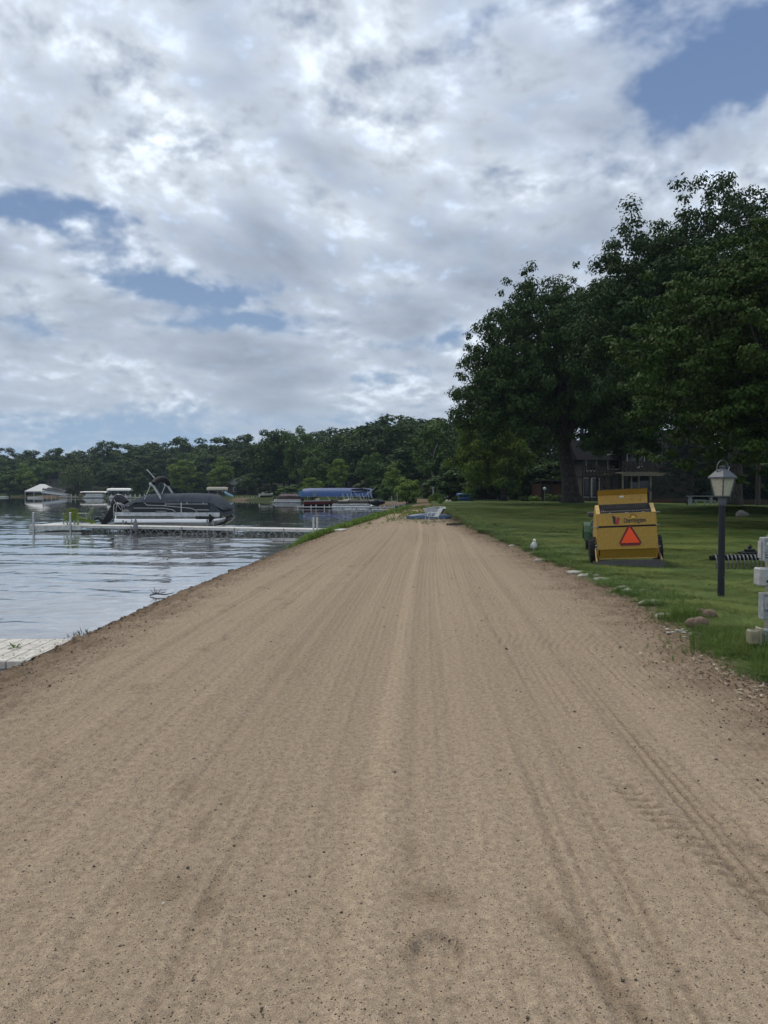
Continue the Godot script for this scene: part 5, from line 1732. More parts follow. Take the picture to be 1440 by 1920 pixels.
func near_dock() -> void:
	var o := thing("near_dock", "cream vinyl plank dock end pushed against the sand at the left edge", "dock", Vector3(-4.02, -0.29, -8.72))
	for i in 26:
		obj("plank", Mb.new().box(Vector3(0.179, 0.036, 1.20), T(Vector3(-0.095 - i * 0.193, -0.018, 0)), 0.004), M.vinyl, o)
		obj("plank_front", Mb.new().box(Vector3(0.179, 0.085, 0.03), T(Vector3(-0.095 - i * 0.193, -0.0445, 0.618)), 0.004), M.vinyl, o)
	for z in [-0.56, 0.56]:
		obj("side_rail", Mb.new().box(Vector3(5.0, 0.09, 0.05), T(Vector3(-2.52, -0.085, z))), M.alu_dull, o)
	obj("end_rail", Mb.new().box(Vector3(0.03, 0.085, 1.17), T(Vector3(0.018, -0.045, 0))), M.vinyl, o)
	for x in [-1.4, -4.4]:
		for z in [-0.5, 0.5]:
			obj("leg", Mb.new().rod(Vector3(x, -1.2, z), Vector3(x, -0.06, z), 0.03), M.alu_dull, o)
	# weed and leaves dropped on the planks
	var w := thing("green_sprig", "small green sprig lying on the cream dock planks", "sprig", Vector3(-4.44, -0.288, -8.75))
	for i in 9:
		var a := i * 0.7
		var b := Mb.new()
		var p := Vector3(cos(a) * 0.03, 0.004, sin(a) * 0.03)
		var q := Vector3(cos(a) * 0.09, 0.03 + 0.02 * (i % 3), sin(a) * 0.09)
		var s := Vector3(-sin(a), 0, cos(a)) * 0.014
		b.quad(p, (p + q) * 0.5 + s, q, (p + q) * 0.5 - s, Vector3.UP)
		obj("leaf", b, M.sprig, w)
	obj("stalk", Mb.new().rod(Vector3(-0.07, 0.004, 0.03), Vector3(0.07, 0.012, -0.02), 0.004, 5), M.sprig, w)
	var deb := Mb.new()
	for i in 60:
		var c := Vector3(-0.02 - absf(rng.randfn(0.0, 0.20)), 0.003, rng.randf_range(-0.58, 0.58))
		var a := rng.randf() * TAU
		var l := rng.randf_range(0.008, 0.035)
		var e := Vector3(cos(a), 0.25, sin(a)) * l
		var s := Vector3(-sin(a), 0, cos(a)) * l * 0.35
		deb.quad(c - e * 0.2, c + s, c + e, c - s, Vector3.UP)
	var dn := obj("leaf_litter", deb, M.twig)
	dn.position = Vector3(-4.02, -0.29, -8.72)
	tag(dn, "dark leaf and weed litter strewn over the cream dock's end", "litter", "", "stuff")
	# weed heap at the corner of the dock
	var heap := Mb.new()
	for i in 90:
		var c := Vector3(rng.randfn(0.0, 0.13), 0.0, rng.randfn(0.0, 0.10))
		c.y = 0.03 + 0.05 * exp(-c.length_squared() * 60.0)
		var a := rng.randf() * TAU
		var e := Vector3(cos(a), rng.randf_range(0.0, 1.2), sin(a)) * rng.randf_range(0.03, 0.10)
		var s := Vector3(-sin(a), 0, cos(a)) * 0.006
		heap.quad(c, c + e * 0.5 + s, c + e, c + e * 0.5 - s, Vector3.UP)
	var hp := obj("weed_heap", heap, mat(0.055, 0.062, 0.025, 0.9))
	hp.position = Vector3(-3.95, -0.36, -9.55)
	tag(hp, "heap of washed up weed beside the corner of the cream dock", "weed", "", "stuff")

func waterline_things() -> void:
	# stone lying in the shallows
	tag(obj("shallow_stone", Mb.new().stone(Vector3(X(434, 18.2), WATER + 0.02, -18.2), Vector3(0.11, 0.06, 0.07), bump_noise, 3.0), M.rock_dark), "single dark flat stone sticking out of the shallow water off the beach", "stone")
	# forked driftwood
	var o := thing("driftwood", "small forked dark driftwood branch at the water's edge", "branch", Vector3(X(291, 14.0), WATER + 0.02, -14.0))
	obj("branch", Mb.new().tube([Vector3(-0.12, 0.0, 0), Vector3(0.0, 0.03, 0), Vector3(0.20, 0.02, 0.03), Vector3(0.34, 0.05, 0.0)], [0.012, 0.016, 0.012, 0.006], 6), M.rock_dark, o)
	for q in [[-0.02, 0.17, 0.02], [0.06, 0.13, -0.04], [-0.07, 0.11, 0.0], [0.02, 0.10, 0.05]]:
		obj("twig", Mb.new().tube([Vector3(q[0] * 0.3, 0.02, 0), Vector3(q[0], q[1] * 0.6, q[2]), Vector3(q[0] * 1.6, q[1], q[2])], [0.009, 0.006, 0.003], 5), M.rock_dark, o)
	# stones one can pick out along the edge
	var i := 0
	for q in [[212, 1166, 0.055, "lower"], [228, 1158, 0.05, "upper"], [186, 1178, 0.06, ""], [327, 1117, 0.05, ""], [413, 1082, 0.05, ""], [448, 1074, 0.06, ""]]:
		var d: float = (1.6 - WATER - 0.04) * F / (q[1] - 921.0)
		var lab: String = ["dark rounded stone on the wet edge, third from the cream dock", "dark rounded stone on the wet edge, fourth from the cream dock", "dark stone on the wet edge nearest the cream dock's weed heap", "small dark stone on the wet edge just right of the driftwood branch", "small dark stone on the wet edge, closer to camera than the stone in the shallows", "dark stone on the wet edge right beside the stone in the shallows"][i]
		var x := X(q[0], d)
		tag(obj("edge_stone", Mb.new().stone(Vector3(x, WATER + 0.02, -d), Vector3(q[2] * 0.75, q[2] * 0.5, q[2] * 0.6), bump_noise, 5.0 + i), M.rock_dark), lab, "stone")
		i += 1
# ---------------------------------------------------------------- on the beach and lawn
func gy(u: float, d: float) -> Vector3:
	var x := X(u, d)
	return Vector3(x, ground_y(x, d), -d)

func by(u: float, d: float) -> Vector3:
	var x := X(u, d)
	return Vector3(x, beach_y(x, d), -d)

# overturned or upright hull with two pointed ends along x
func double_ender(len: float, wid: float, hgt: float, up: float, rocker: float) -> Mb:
	var rows := []
	for i in 13:
		var t := i / 12.0 * 2.0 - 1.0
		var w := wid * 0.5 * pow(maxf(0.0, 1.0 - t * t * t * t), 0.8) * (1.0 - 0.25 * t * t) + 0.012
		var lift := rocker * t * t * t * t
		var row := []
		for k in 11:
			var a := PI * k / 10.0
			row.append(Vector3(t * len * 0.5, up * (sin(a) * hgt * (1.0 - 0.3 * t * t) - lift) , cos(a) * w))
		rows.append(row)
	return Mb.new().skin(rows)

func beach_things() -> void:
	# blue canoe keel up
	var p := by(806, 41.0)
	var o := thing("canoe", "dark blue canoe lying keel up across the end of the beach", "canoe", p + Vector3(0, 0.03, 0), -0.05)
	obj("hull", double_ender(2.6, 0.66, 0.30, 1.0, 0.08), M.canoe_blue, o)
	obj("gunwale", Mb.new().tube([Vector3(-1.27, 0.05, 0), Vector3(-0.8, 0.02, 0.27), Vector3(0, 0.015, 0.34), Vector3(0.8, 0.02, 0.27), Vector3(1.27, 0.05, 0)], [0.022], 6), mat(0.22, 0.27, 0.33, 0.5), o)
	obj("keel_strip", Mb.new().tube([Vector3(-1.24, 0.10, 0), Vector3(-0.9, 0.235, 0), Vector3(0, 0.305, 0), Vector3(0.9, 0.235, 0), Vector3(1.24, 0.10, 0)], [0.016], 6), mat(0.16, 0.20, 0.26, 0.5), o)
	# aluminium boat, end on
	p = by(816, 44.5)
	o = thing("aluminium_rowing_boat", "silver aluminium rowing boat end on, behind the white chair and blue canoe", "boat", p, 1.35)
	var rows := []
	var rows2 := []
	for q in [[-1.5, 0.42], [-1.0, 0.56], [0.0, 0.62], [0.8, 0.52], [1.3, 0.26], [1.55, 0.02]]:
		var row := []
		for k in 9:
			var t := k / 8.0 * 2.0 - 1.0
			row.append(Vector3(q[0], 0.06 + 0.42 * pow(absf(t), 2.2) + 0.05 * maxf(0.0, q[0]), signf(t) * pow(absf(t), 0.7) * q[1]))
		rows.append(row)
	obj("hull", Mb.new().skin(rows), mat(0.62, 0.66, 0.70, 0.42, 0.5, 0.8), o)
	obj("transom", Mb.new().prism(PackedVector2Array([Vector2(-0.42, 0.50), Vector2(0.42, 0.50), Vector2(0.34, 0.18), Vector2(0.2, 0.07), Vector2(-0.2, 0.07), Vector2(-0.34, 0.18)]), 0.03, T(Vector3(-1.5, 0, 0), 0, PI / 2, 0)), M.alu, o)
	for x in [-0.8, 0.1, 0.8]:
		obj("bench", Mb.new().box(Vector3(0.24, 0.03, 1.0 if x < 0.5 else 0.8), T(Vector3(x, 0.36, 0))), M.alu, o)
	var rim := []
	for r in rows:
		rim.append(r[8])
	var rim2 := []
	for r in rows:
		rim2.append(r[0])
	obj("gunwale", Mb.new().tube(rim, [0.022], 6).tube(rim2, [0.022], 6), M.white, o)
	# white low chair facing the lake
	p = by(813, 38.0)
	o = thing("beach_chair", "white low strap chair facing the lake in front of the blue canoe", "chair", p, 0.30)
	for z in [-0.26, 0.26]:
		obj("frame", Mb.new().tube([Vector3(-0.38, 0.31, z), Vector3(-0.05, 0.28, z), Vector3(0.14, 0.27, z), Vector3(0.24, 0.40, z), Vector3(0.42, 0.70, z)], [0.016], 7), M.white, o)
		obj("front_leg", Mb.new().tube([Vector3(-0.33, 0.31, z), Vector3(-0.39, 0.0, z)], [0.016], 7), M.white, o)
		obj("rear_leg", Mb.new().tube([Vector3(0.10, 0.30, z), Vector3(0.30, 0.0, z)], [0.016], 7), M.white, o)
		obj("armrest", Mb.new().tube([Vector3(-0.25, 0.30, z), Vector3(-0.20, 0.47, z), Vector3(0.29, 0.47, z)], [0.016], 7), M.white, o)
	for i in 8:
		obj("seat_strap", Mb.new().box(Vector3(0.052, 0.012, 0.53), T(Vector3(-0.35 + i * 0.065, 0.315 - i * 0.005, 0))), M.white, o)
	for i in 8:
		var t := i / 7.0
		obj("back_strap", Mb.new().box(Vector3(0.012, 0.052, 0.53), T(Vector3(0.17 + 0.245 * t, 0.31 + 0.385 * t, 0), 0, 0, -0.57)), mat(0.42, 0.43, 0.43, 0.6), o)
	# two weathered boards at the lawn corner
	p = by(862, 33.6)
	o = thing("driftwood_plank", "pale weathered plank lying on the sand by the corner of the lawn", "plank", p + Vector3(0.03, 0.02, 0.05), 0.10)
	obj("board", Mb.new().box(Vector3(1.05, 0.05, 0.16), T(Vector3.ZERO), 0.008), M.wood_grey, o)
	o = thing("driftwood_log", "darker rough log just behind the pale plank on the sand", "log", p + Vector3(-0.05, 0.03, -0.75), 0.12)
	obj("log", Mb.new().tube([Vector3(-0.5, 0, 0), Vector3(-0.1, 0.02, 0.02), Vector3(0.3, 0.03, 0), Vector3(0.5, 0.0, 0.02)], [0.05, 0.06, 0.05, 0.03], 8), M.wood_dark, o)
	# kayaks on their rack
	p = gy(872, 80.0)
	o = thing("kayak_rack", "dark timber rack holding blue kayaks at the left end of the lawn", "rack", p, 0.1)
	for x in [-0.7, 0.7]:
		obj("upright", Mb.new().box(Vector3(0.10, 0.75, 0.10), T(Vector3(x, 0.37, 0.35))).box(Vector3(0.10, 0.75, 0.10), T(Vector3(x, 0.37, -0.35))), M.wood_light if x < 0.0 else M.wood_dark, o)
		for y in [0.22, 0.62]:
			obj("cross_bar", Mb.new().box(Vector3(0.09, 0.07, 0.95), T(Vector3(x, y, 0))), M.wood_dark, o)
	o = thing("kayak", "bright blue kayak on top of the timber rack", "kayak", p + Vector3(0.0, 0.66, 0), 0.1)
	obj("hull", double_ender(2.0, 0.62, 0.24, 1.0, 0.05), M.blue_kayak, o)
	obj("seam", Mb.new().tube([Vector3(-0.97, 0.03, 0), Vector3(-0.6, 0.02, 0.26), Vector3(0, 0.015, 0.315), Vector3(0.6, 0.02, 0.26), Vector3(0.97, 0.03, 0)], [0.02], 6), M.black, o)
	o = thing("kayak", "second blue kayak on the lower bars of the timber rack", "kayak", p + Vector3(0.12, 0.26, 0.05), 0.1)
	obj("hull", double_ender(1.7, 0.60, 0.22, 1.0, 0.05), M.blue_kayak, o)
	obj("seam", Mb.new().tube([Vector3(-0.82, 0.03, 0), Vector3(-0.5, 0.02, 0.25), Vector3(0, 0.015, 0.305), Vector3(0.5, 0.02, 0.25), Vector3(0.82, 0.03, 0)], [0.02], 6), M.black, o)
	o = thing("paddle_boat_hull", "dark blue hull lying on the grass under the kayak rack", "boat", p + Vector3(0.1, 0.0, 0.15), 0.1)
	obj("hull", double_ender(1.6, 0.56, 0.17, 1.0, 0.03), M.canoe_blue, o)
	# bushes and stones at the end of the beach
	var bush := func(u: float, d: float, h: float, w: float, tone: int, label: String, bloom: bool) -> void:
		var q := gy(u, d)
		var t := thing("garden_bush", label, "bush", q)
		var cl := crown_clumps(Vector3(0, h * 0.5, 0), Vector3(w * 0.5, h * 0.5, w * 0.5), 16, 0.42, 0.8)
		put("foliage", leaves(cl, 1300, h * 0.12, h * 0.07, 0.3, 0.5), leaf_mats[tone], t)
		if bloom:
			put("bloom", leaves(crown_clumps(Vector3(0, h * 0.62, 0), Vector3(w * 0.52, h * 0.45, w * 0.52), 14, 0.12, 0.7, 0.9), 260, h * 0.07, h * 0.06, 0.5, 0.4), mat(0.42, 0.36, 0.36, 0.8), t)
		obj("stem", Mb.new().rod(Vector3(0, -0.1, 0), Vector3(0.02, h * 0.5, 0), 0.02, 5), M.twig, t)
	bush.call(831, 74.0, 0.75, 1.0, 0, "dark bush with pale blossoms at the edge between beach and lawn", true)
	bush.call(853, 72.0, 0.55, 0.65, 5, "small rounded dark bush in front of the kayak rack", false)
	bush.call(820, 69.0, 0.9, 0.9, 1, "loose green bush at the beach end, left of the blossoming dark bush", false)
	bush.call(826, 58.0, 0.55, 0.55, 2, "yellow green low bush beside the aluminium boat", false)
	var i := 0
	for q in [[838, 72.0, 0.16, "pale round stone left of the small dark bush by the kayak rack"], [844, 73.0, 0.14, "pale stone nearest the kayak rack, behind the small dark bush"], [833, 49.0, 0.16, "pale stone in the grass right of the aluminium boat"]]:
		var c := gy(q[0], q[1])
		tag(obj("garden_stone", Mb.new().stone(c + Vector3(0, 0.05, 0), Vector3(q[2] * 1.2, q[2], q[2]), bump_noise, 11.0 + i), M.limestone), q[3], "stone")
		i += 1
	# plastic gull on its feet
	gull(Vector3(X(1002, 18.9), 0.0, -18.9))
	# limestone edging along the lawn
	i = 0
	for q in [[960, 1023, 0.09, "small pale edging stone left of the white gull figure"], [1010, 1050, 0.10, "small half buried pale edging stone just in front of the gull figure"], [1084, 1073, 0.22, "long pale edging stone nearest the yellow machine's blade"], [1101, 1079, 0.17, "flat pale edging stone, second in front of the yellow machine"], [1131, 1087, 0.17, "white edging stone standing alone right of the flat pair"], [1172, 1104, 0.15, "pale edging stone, left of two cracked pieces at the lawn edge"], [1183, 1111, 0.15, "cracked pale edging stone, right of two pieces at the lawn edge"], [1222, 1132, 0.16, "mossy edging stone half hidden by grass beside the tall tuft"], [1248, 1156, 0.11, "little pale stone at the broken lawn edge left of the brown stones"]]:
		var d: float = 1.55 * F / (q[1] - 921.0)
		var x := X(q[0], d)
		var y := maxf(ground_y(x, d), beach_y(x, d))
		var b := Mb.new()
		for k in (2 if q[2] > 0.12 else 1):
			b.stone(Vector3(x + k * q[2] * 1.5, y + 0.005, -d + k * q[2] * 0.3), Vector3(q[2], 0.05, q[2] * 0.62), bump_noise, 20.0 + i * 3 + k, 8, 12, 0.5)
		tag(obj("edging_stone", b, M.limestone), q[3], "stone")
		i += 1
	# brown stones heaped in the grass
	i = 0
	for q in [[1300, 1162, 0.062, "leftmost of the brown rounded stones heaped beside the grass tuft"], [1316, 1163, 0.080, "front brown rounded stone in the middle of the heap"], [1333, 1156, 0.078, "back right brown rounded stone of the heap"], [1316, 1152, 0.07, "back brown stone showing between the others of the heap"]]:
		var d: float = 1.5 * F / (q[1] + 9 - 921.0)
		if i >= 2:
			d += 0.22
		var x := X(q[0], d)
		var y := maxf(ground_y(x, d), beach_y(x, d))
		tag(obj("brown_stone", Mb.new().stone(Vector3(x, y + 0.075, -d), Vector3(q[2] * 1.15, q[2] * 0.95, q[2]), bump_noise, 40.0 + i * 5, 9, 14, 0.3), M.rock_brown), q[3], "stone")
		i += 1
	# spilled pale gravel beside them
	var gr := Mb.new()
	for k in 420:
		var t := rng.randf()
		var x := lerpf(3.42, 3.78, t) + rng.randfn(0.0, 0.10)
		var d := lerpf(8.15, 7.35, t) + rng.randfn(0.0, 0.13)
		var y := maxf(ground_y(x, d), beach_y(x, d))
		var r := rng.randf_range(0.008, 0.024)
		gr.stone(Vector3(x, y + r * 0.3, -d), Vector3(r * 1.3, r * 0.6, r), bump_noise, k * 1.7, 3, 5, 0.6)
	tag(obj("gravel", gr, M.limestone), "pale crushed gravel spilled in the grass right of the brown stones", "gravel", "", "stuff")
	# lone boulder on the far lawn
	p = gy(1391, 36.0)
	tag(obj("lawn_boulder", Mb.new().stone(p + Vector3(0, 0.10, 0), Vector3(0.30, 0.24, 0.24), bump_noise, 60.0, 10, 14), mat(0.21, 0.20, 0.18, 0.9, 0.0, 3.0)), "single grey boulder on the lawn right of the lamp post", "boulder")

func gull(p: Vector3) -> void:
	p.y = maxf(ground_y(p.x, -p.z), beach_y(p.x, -p.z))
	var o := thing("gull_figure", "white and grey standing gull figure at the edge of the sand", "gull figure", p, 0.15)
	var rows := []
	# upright body, breast towards the camera
	for q in [[0.045, 0.02, 0.02, 0.0], [0.06, 0.050, 0.052, -0.01], [0.11, 0.074, 0.082, -0.012], [0.17, 0.078, 0.080, -0.004], [0.215, 0.062, 0.062, 0.008], [0.245, 0.040, 0.042, 0.016], [0.265, 0.036, 0.040, 0.022], [0.285, 0.040, 0.045, 0.026], [0.305, 0.036, 0.041, 0.026], [0.322, 0.022, 0.026, 0.024], [0.328, 0.003, 0.003, 0.024]]:
		var row := []
		for k in 14:
			var a := TAU * k / 14
			row.append(Vector3(cos(a) * q[1], q[0], sin(a) * q[2] + q[3]))
		rows.append(row)
	obj("body", Mb.new().skin(rows, true, Vector3(0, 0.17, 0)), M.gull_white, o)
	for s in [-1.0, 1.0]:
		var wing := []
		for q in [[0.225, 0.036, 0.012], [0.19, 0.072, 0.045], [0.13, 0.080, 0.060], [0.08, 0.066, 0.050], [0.035, 0.030, 0.012]]:
			var row := []
			for k in 7:
				var a := PI * k / 6.0
				row.append(Vector3(s * (q[1] + 0.010 * sin(a)), q[0] - 0.012 * cos(a) * 0.4, -0.018 - cos(a) * q[2]))
			wing.append(row)
		obj("wing", Mb.new().skin(wing, false, Vector3(0, 0.14, 0)), M.gull_grey, o)
		obj("leg", Mb.new().tube([Vector3(s * 0.028, 0.07, 0.0), Vector3(s * 0.030, 0.0, 0.005), Vector3(s * 0.030, -0.12, 0.005)], [0.008], 6), M.gull_grey, o)
		obj("foot", Mb.new().prism(PackedVector2Array([Vector2(-0.006, 0), Vector2(0.026, 0.040), Vector2(-0.022, 0.040)]), 0.006, T(Vector3(s * 0.030, 0.006, 0.0), PI / 2, 0, 0)), M.gull_grey, o)
		obj("eye", Mb.new().stone(Vector3(s * 0.034, 0.296, 0.050), Vector3.ONE * 0.006, bump_noise, 0.0, 4, 6, 0.0), M.black, o)
	obj("beak", Mb.new().tube([Vector3(0, 0.288, 0.062), Vector3(0, 0.283, 0.092), Vector3(0, 0.276, 0.104)], [0.012, 0.008, 0.002], 7), M.decal_yellow, o)
	obj("tail", Mb.new().prism(PackedVector2Array([Vector2(-0.03, 0.0), Vector2(0.03, 0.0), Vector2(0.018, -0.09), Vector2(-0.018, -0.09)]), 0.012, T(Vector3(0, 0.07, -0.055), -0.5, 0, 0)), M.gull_white, o)

func lettering(text: String, size: float, depth: float, fontname := "Droid Sans", bold := true) -> TextMesh:
	var f := SystemFont.new()
	f.font_names = PackedStringArray([fontname])
	f.font_weight = 700 if bold else 400
	var m := TextMesh.new()
	m.font = f
	m.text = text
	m.font_size = 64
	m.pixel_size = size / 64.0
	m.depth = depth
	m.curve_step = 2.0
	return m

func tyre(o: Node3D, p: Vector3, r: float, w: float, rim: Material, lugs: int) -> void:
	var base := T(p, 0, 0, PI / 2)
	var ri := r * 0.56
	var t := obj("wheel", Mb.new().lathe([Vector2(ri * 0.97, -w * 0.36), Vector2(ri * 0.6, -w * 0.20), Vector2(ri * 0.25, -w * 0.16), Vector2(0.0, -w * 0.16)], base, 20).lathe([Vector2(0.0, w * 0.16), Vector2(ri * 0.25, w * 0.16), Vector2(ri * 0.6, w * 0.20), Vector2(ri * 0.97, w * 0.36)], base, 20), rim, o)
	obj("tyre", Mb.new().lathe([Vector2(ri, -w * 0.42), Vector2(r * 0.80, -w * 0.52), Vector2(r * 0.93, -w * 0.48), Vector2(r * 0.97, -w * 0.30), Vector2(r * 0.98, 0), Vector2(r * 0.97, w * 0.30), Vector2(r * 0.93, w * 0.48), Vector2(r * 0.80, w * 0.52), Vector2(ri, w * 0.42), Vector2(ri, -w * 0.42)], base, 28), M.rubber, t)
	var b := Mb.new()
	for k in lugs:
		var a := TAU * k / lugs
		for s in [-1.0, 1.0]:
			var q := T(p) * T(Vector3.ZERO, a + (0.5 * TAU / lugs if s > 0 else 0.0)) * T(Vector3(s * w * 0.26, r * 0.985, 0), 0, s * 0.55, 0)
			b.box(Vector3(w * 0.46, r * 0.06, r * 0.10), q)
	obj("tread_lug", b, M.rubber, t)

func beach_cleaner() -> void:
	var dd := 14.75
	var p := Vector3(X(1179, dd), 0.055, -dd)
	var turn := -0.22
	var o := thing("beach_cleaner", "yellow tow behind beach cleaning machine, lid up, with orange triangle", "machine", p, turn)
	o.rotation.z = 0.05
	var w := 1.14
	var h := w * 0.5
	var prof := [Vector2(0.00, 0.20), Vector2(0.10, 0.40)]
	# side plates: outline seen from the side (x = towards the rear, y up)
	var side := PackedVector2Array([Vector2(-1.45, 0.32), Vector2(-0.12, 0.16), Vector2(0.0, 0.20), Vector2(0.10, 0.40), Vector2(0.06, 0.84), Vector2(0.02, 1.09), Vector2(-0.36, 1.27), Vector2(-0.80, 1.10), Vector2(-1.45, 0.62)])
	for s in [-1.0, 1.0]:
		obj("side_plate", Mb.new().prism(side, 0.016, T(Vector3(s * h, 0, 0), 0, -PI / 2, 0)), M.yellow, o)
		# bright folded flange round the open hatch
		obj("hatch_flange", Mb.new().bar(Vector3(s * (h - 0.035), 1.095, 0.02), Vector3(s * (h - 0.035), 1.275, -0.36), 0.075, 0.012), M.yellow_edge, o)
	obj("lower_flap", Mb.new().quadslab(Vector3(-h + 0.03, 0.20, 0.0), Vector3(h - 0.03, 0.20, 0.0), Vector3(h - 0.03, 0.395, 0.095), Vector3(-h + 0.03, 0.395, 0.095), 0.012), M.yellow, o)
	obj("flap_edge", Mb.new().box(Vector3(w - 0.04, 0.022, 0.022), T(Vector3(0, 0.192, 0.004))), M.yellow_edge, o)
	obj("lower_panel", Mb.new().quadslab(Vector3(-h, 0.40, 0.115), Vector3(h, 0.40, 0.115), Vector3(h, 0.825, 0.075), Vector3(-h, 0.825, 0.075), 0.014), M.yellow, o)
	obj("panel_hem", Mb.new().box(Vector3(w + 0.03, 0.022, 0.03), T(Vector3(0, 0.398, 0.118))), M.yellow, o)
	obj("panel_gap", Mb.new().box(Vector3(w - 0.02, 0.05, 0.02), T(Vector3(0, 0.845, 0.035))), M.black, o)
	obj("upper_panel", Mb.new().quadslab(Vector3(-h, 0.862, 0.085), Vector3(h, 0.862, 0.085), Vector3(h, 1.092, 0.045), Vector3(-h, 1.092, 0.045), 0.014), M.yellow, o)
	obj("hatch_sill", Mb.new().box(Vector3(w, 0.014, 0.07), T(Vector3(0, 1.099, 0.015), -0.2)), M.yellow_edge, o)
	# the conveyor seen through the hatch
	var cv := obj("conveyor", Mb.new().quadslab(Vector3(-h + 0.06, 1.03, -0.02), Vector3(h - 0.06, 1.03, -0.02), Vector3(h - 0.06, 1.17, -0.30), Vector3(-h + 0.06, 1.17, -0.30), 0.03), M.black, o)
	for k in 24:
		obj("tooth", Mb.new().box(Vector3(0.016, 0.012, 0.03), T(Vector3(-h + 0.11 + k * 0.0405, 1.145, -0.19), -0.45)), M.limestone, cv)
	obj("slat_bar", Mb.new().bar(Vector3(-h + 0.07, 1.125, -0.135), Vector3(h - 0.07, 1.125, -0.135), 0.07, 0.022), M.steel_dark, cv)
	for x in [-0.30, 0.02, 0.34]:
		obj("bracket", Mb.new().box(Vector3(0.05, 0.03, 0.04), T(Vector3(x, 1.10, -0.07), -0.45)), M.steel, cv)
	obj("hatch_back", Mb.new().box(Vector3(w - 0.12, 0.14, 0.016), T(Vector3(0, 1.215, -0.37))), M.steel_dark, o)
	# lid standing open, its rim folded forward
	var lid := obj("lid", Mb.new().quadslab(Vector3(-0.50, 1.235, -0.385), Vector3(0.47, 1.235, -0.385), Vector3(0.475, 1.47, -0.43), Vector3(-0.505, 1.47, -0.43), 0.012), M.yellow, o)
	obj("lid_rim", Mb.new().quadslab(Vector3(-0.505, 1.47, -0.432), Vector3(0.475, 1.47, -0.432), Vector3(0.475, 1.585, -0.345), Vector3(-0.505, 1.585, -0.345), 0.012), M.yellow, lid)
	obj("lid_hem", Mb.new().box(Vector3(0.985, 0.016, 0.016), T(Vector3(-0.015, 1.59, -0.342))), M.rust, lid)
	obj("lid_label", Mb.new().box(Vector3(0.085, 0.035, 0.004), T(Vector3(-0.03, 1.435, -0.414), -0.19)), M.white, lid)
	for q in [[0.17, 1.36], [0.33, 1.355], [0.35, 1.42]]:
		obj("bolt_hole", Mb.new().box(Vector3(0.012, 0.03, 0.004), T(Vector3(q[0], q[1], -0.40), -0.19)), M.black, lid)
	for x in [-0.33, 0.30]:
		obj("hinge", Mb.new().rod(Vector3(x - 0.05, 1.25, -0.372), Vector3(x + 0.05, 1.25, -0.372), 0.014), M.steel_dark, lid)
	# bolts and pins at the panel corners
	for q in [[-1.0, 0.84], [1.0, 0.85], [-1.0, 0.415], [1.0, 0.42], [-1.0, 0.47], [1.0, 1.10]]:
		obj("pin", Mb.new().rod(Vector3(q[0] * (h - 0.02), q[1], 0.10), Vector3(q[0] * (h + 0.06), q[1], 0.10), 0.014, 7), M.steel, o)
	# scraper blade behind
	var bl := obj("drag_blade", Mb.new().quadslab(Vector3(-0.69, 0.02, 0.30), Vector3(0.66, 0.02, 0.30), Vector3(0.66, 0.175, 0.24), Vector3(-0.69, 0.175, 0.24), 0.02), M.steel_dark, o)
	for k in 42:
		obj("blade_tooth", Mb.new().box(Vector3(0.014, 0.05, 0.02), T(Vector3(-0.665 + k * 0.032, 0.01, 0.305))), M.steel_dark, bl)
	for s in [-1.0, 1.0]:
		obj("drag_arm", Mb.new().bar(Vector3(s * 0.62, 0.14, 0.26), Vector3(s * 0.60, 0.42, -0.35), 0.03, 0.05), M.yellow, o)
		obj("hydraulic_ram", Mb.new().rod(Vector3(s * 0.60, 0.16, 0.2), Vector3(s * 0.60, 0.60, -0.10), 0.012), M.steel_dark, o)
	for s in [-1.0, 1.0]:
		tyre(o, Vector3(s * 0.645, 0.30, -0.52), 0.31, 0.15, M.rim_yellow, 18)
	# slow vehicle triangle: dark red border cut at the corners, orange inside
	var tl := Transform3D(Basis.from_euler(Vector3(-0.094, 0, 0)), Vector3(0.05, 0.63, 0.108))
	var tri := obj("warning_triangle", Mb.new().prism(PackedVector2Array([Vector2(-0.035, 0.215), Vector2(0.035, 0.215), Vector2(0.215, -0.115), Vector2(0.18, -0.175), Vector2(-0.18, -0.175), Vector2(-0.215, -0.115)]), 0.006, tl), M.smv_red, o)
	obj("orange_centre", Mb.new().prism(PackedVector2Array([Vector2(0, 0.200), Vector2(0.180, -0.120), Vector2(-0.180, -0.120)]), 0.006, tl * T(Vector3(0, 0, 0.003))), M.orange, tri)
	# decals on the upper panel: slanted black and red flags, sun and lettering
	var dl := Transform3D(Basis.from_euler(Vector3(-0.172, 0, 0)), Vector3(0, 0.977, 0.0765))
	obj("black_flag_decal", Mb.new().prism(PackedVector2Array([Vector2(-0.275, 0.095), Vector2(-0.205, 0.060), Vector2(-0.215, -0.085), Vector2(-0.255, -0.075)]), 0.003, dl), M.decal_black, o)
	obj("red_flag_decal", Mb.new().prism(PackedVector2Array([Vector2(-0.185, 0.055), Vector2(-0.125, 0.040), Vector2(-0.160, -0.092), Vector2(-0.215, -0.092)]), 0.003, dl * T(Vector3(0, 0, 0.002))), M.decal_red, o)
	var tm := lettering("Cherrington", 0.118, 0.003)
	var name_ := put("lettering", tm, M.decal_black, o)
	name_.transform = dl * Transform3D(Basis.from_scale(Vector3(0.62, 1.0, 1.0)), Vector3(0.155, -0.022, 0.0015))
	obj("underline", Mb.new().box(Vector3(0.40, 0.008, 0.003), dl * T(Vector3(0.165, -0.098, 0.001))), M.decal_black, name_)
	var sun := PackedVector2Array()
	for k in 13:
		sun.append(Vector2(cos(PI * k / 12.0), sin(PI * k / 12.0)) * 0.040)
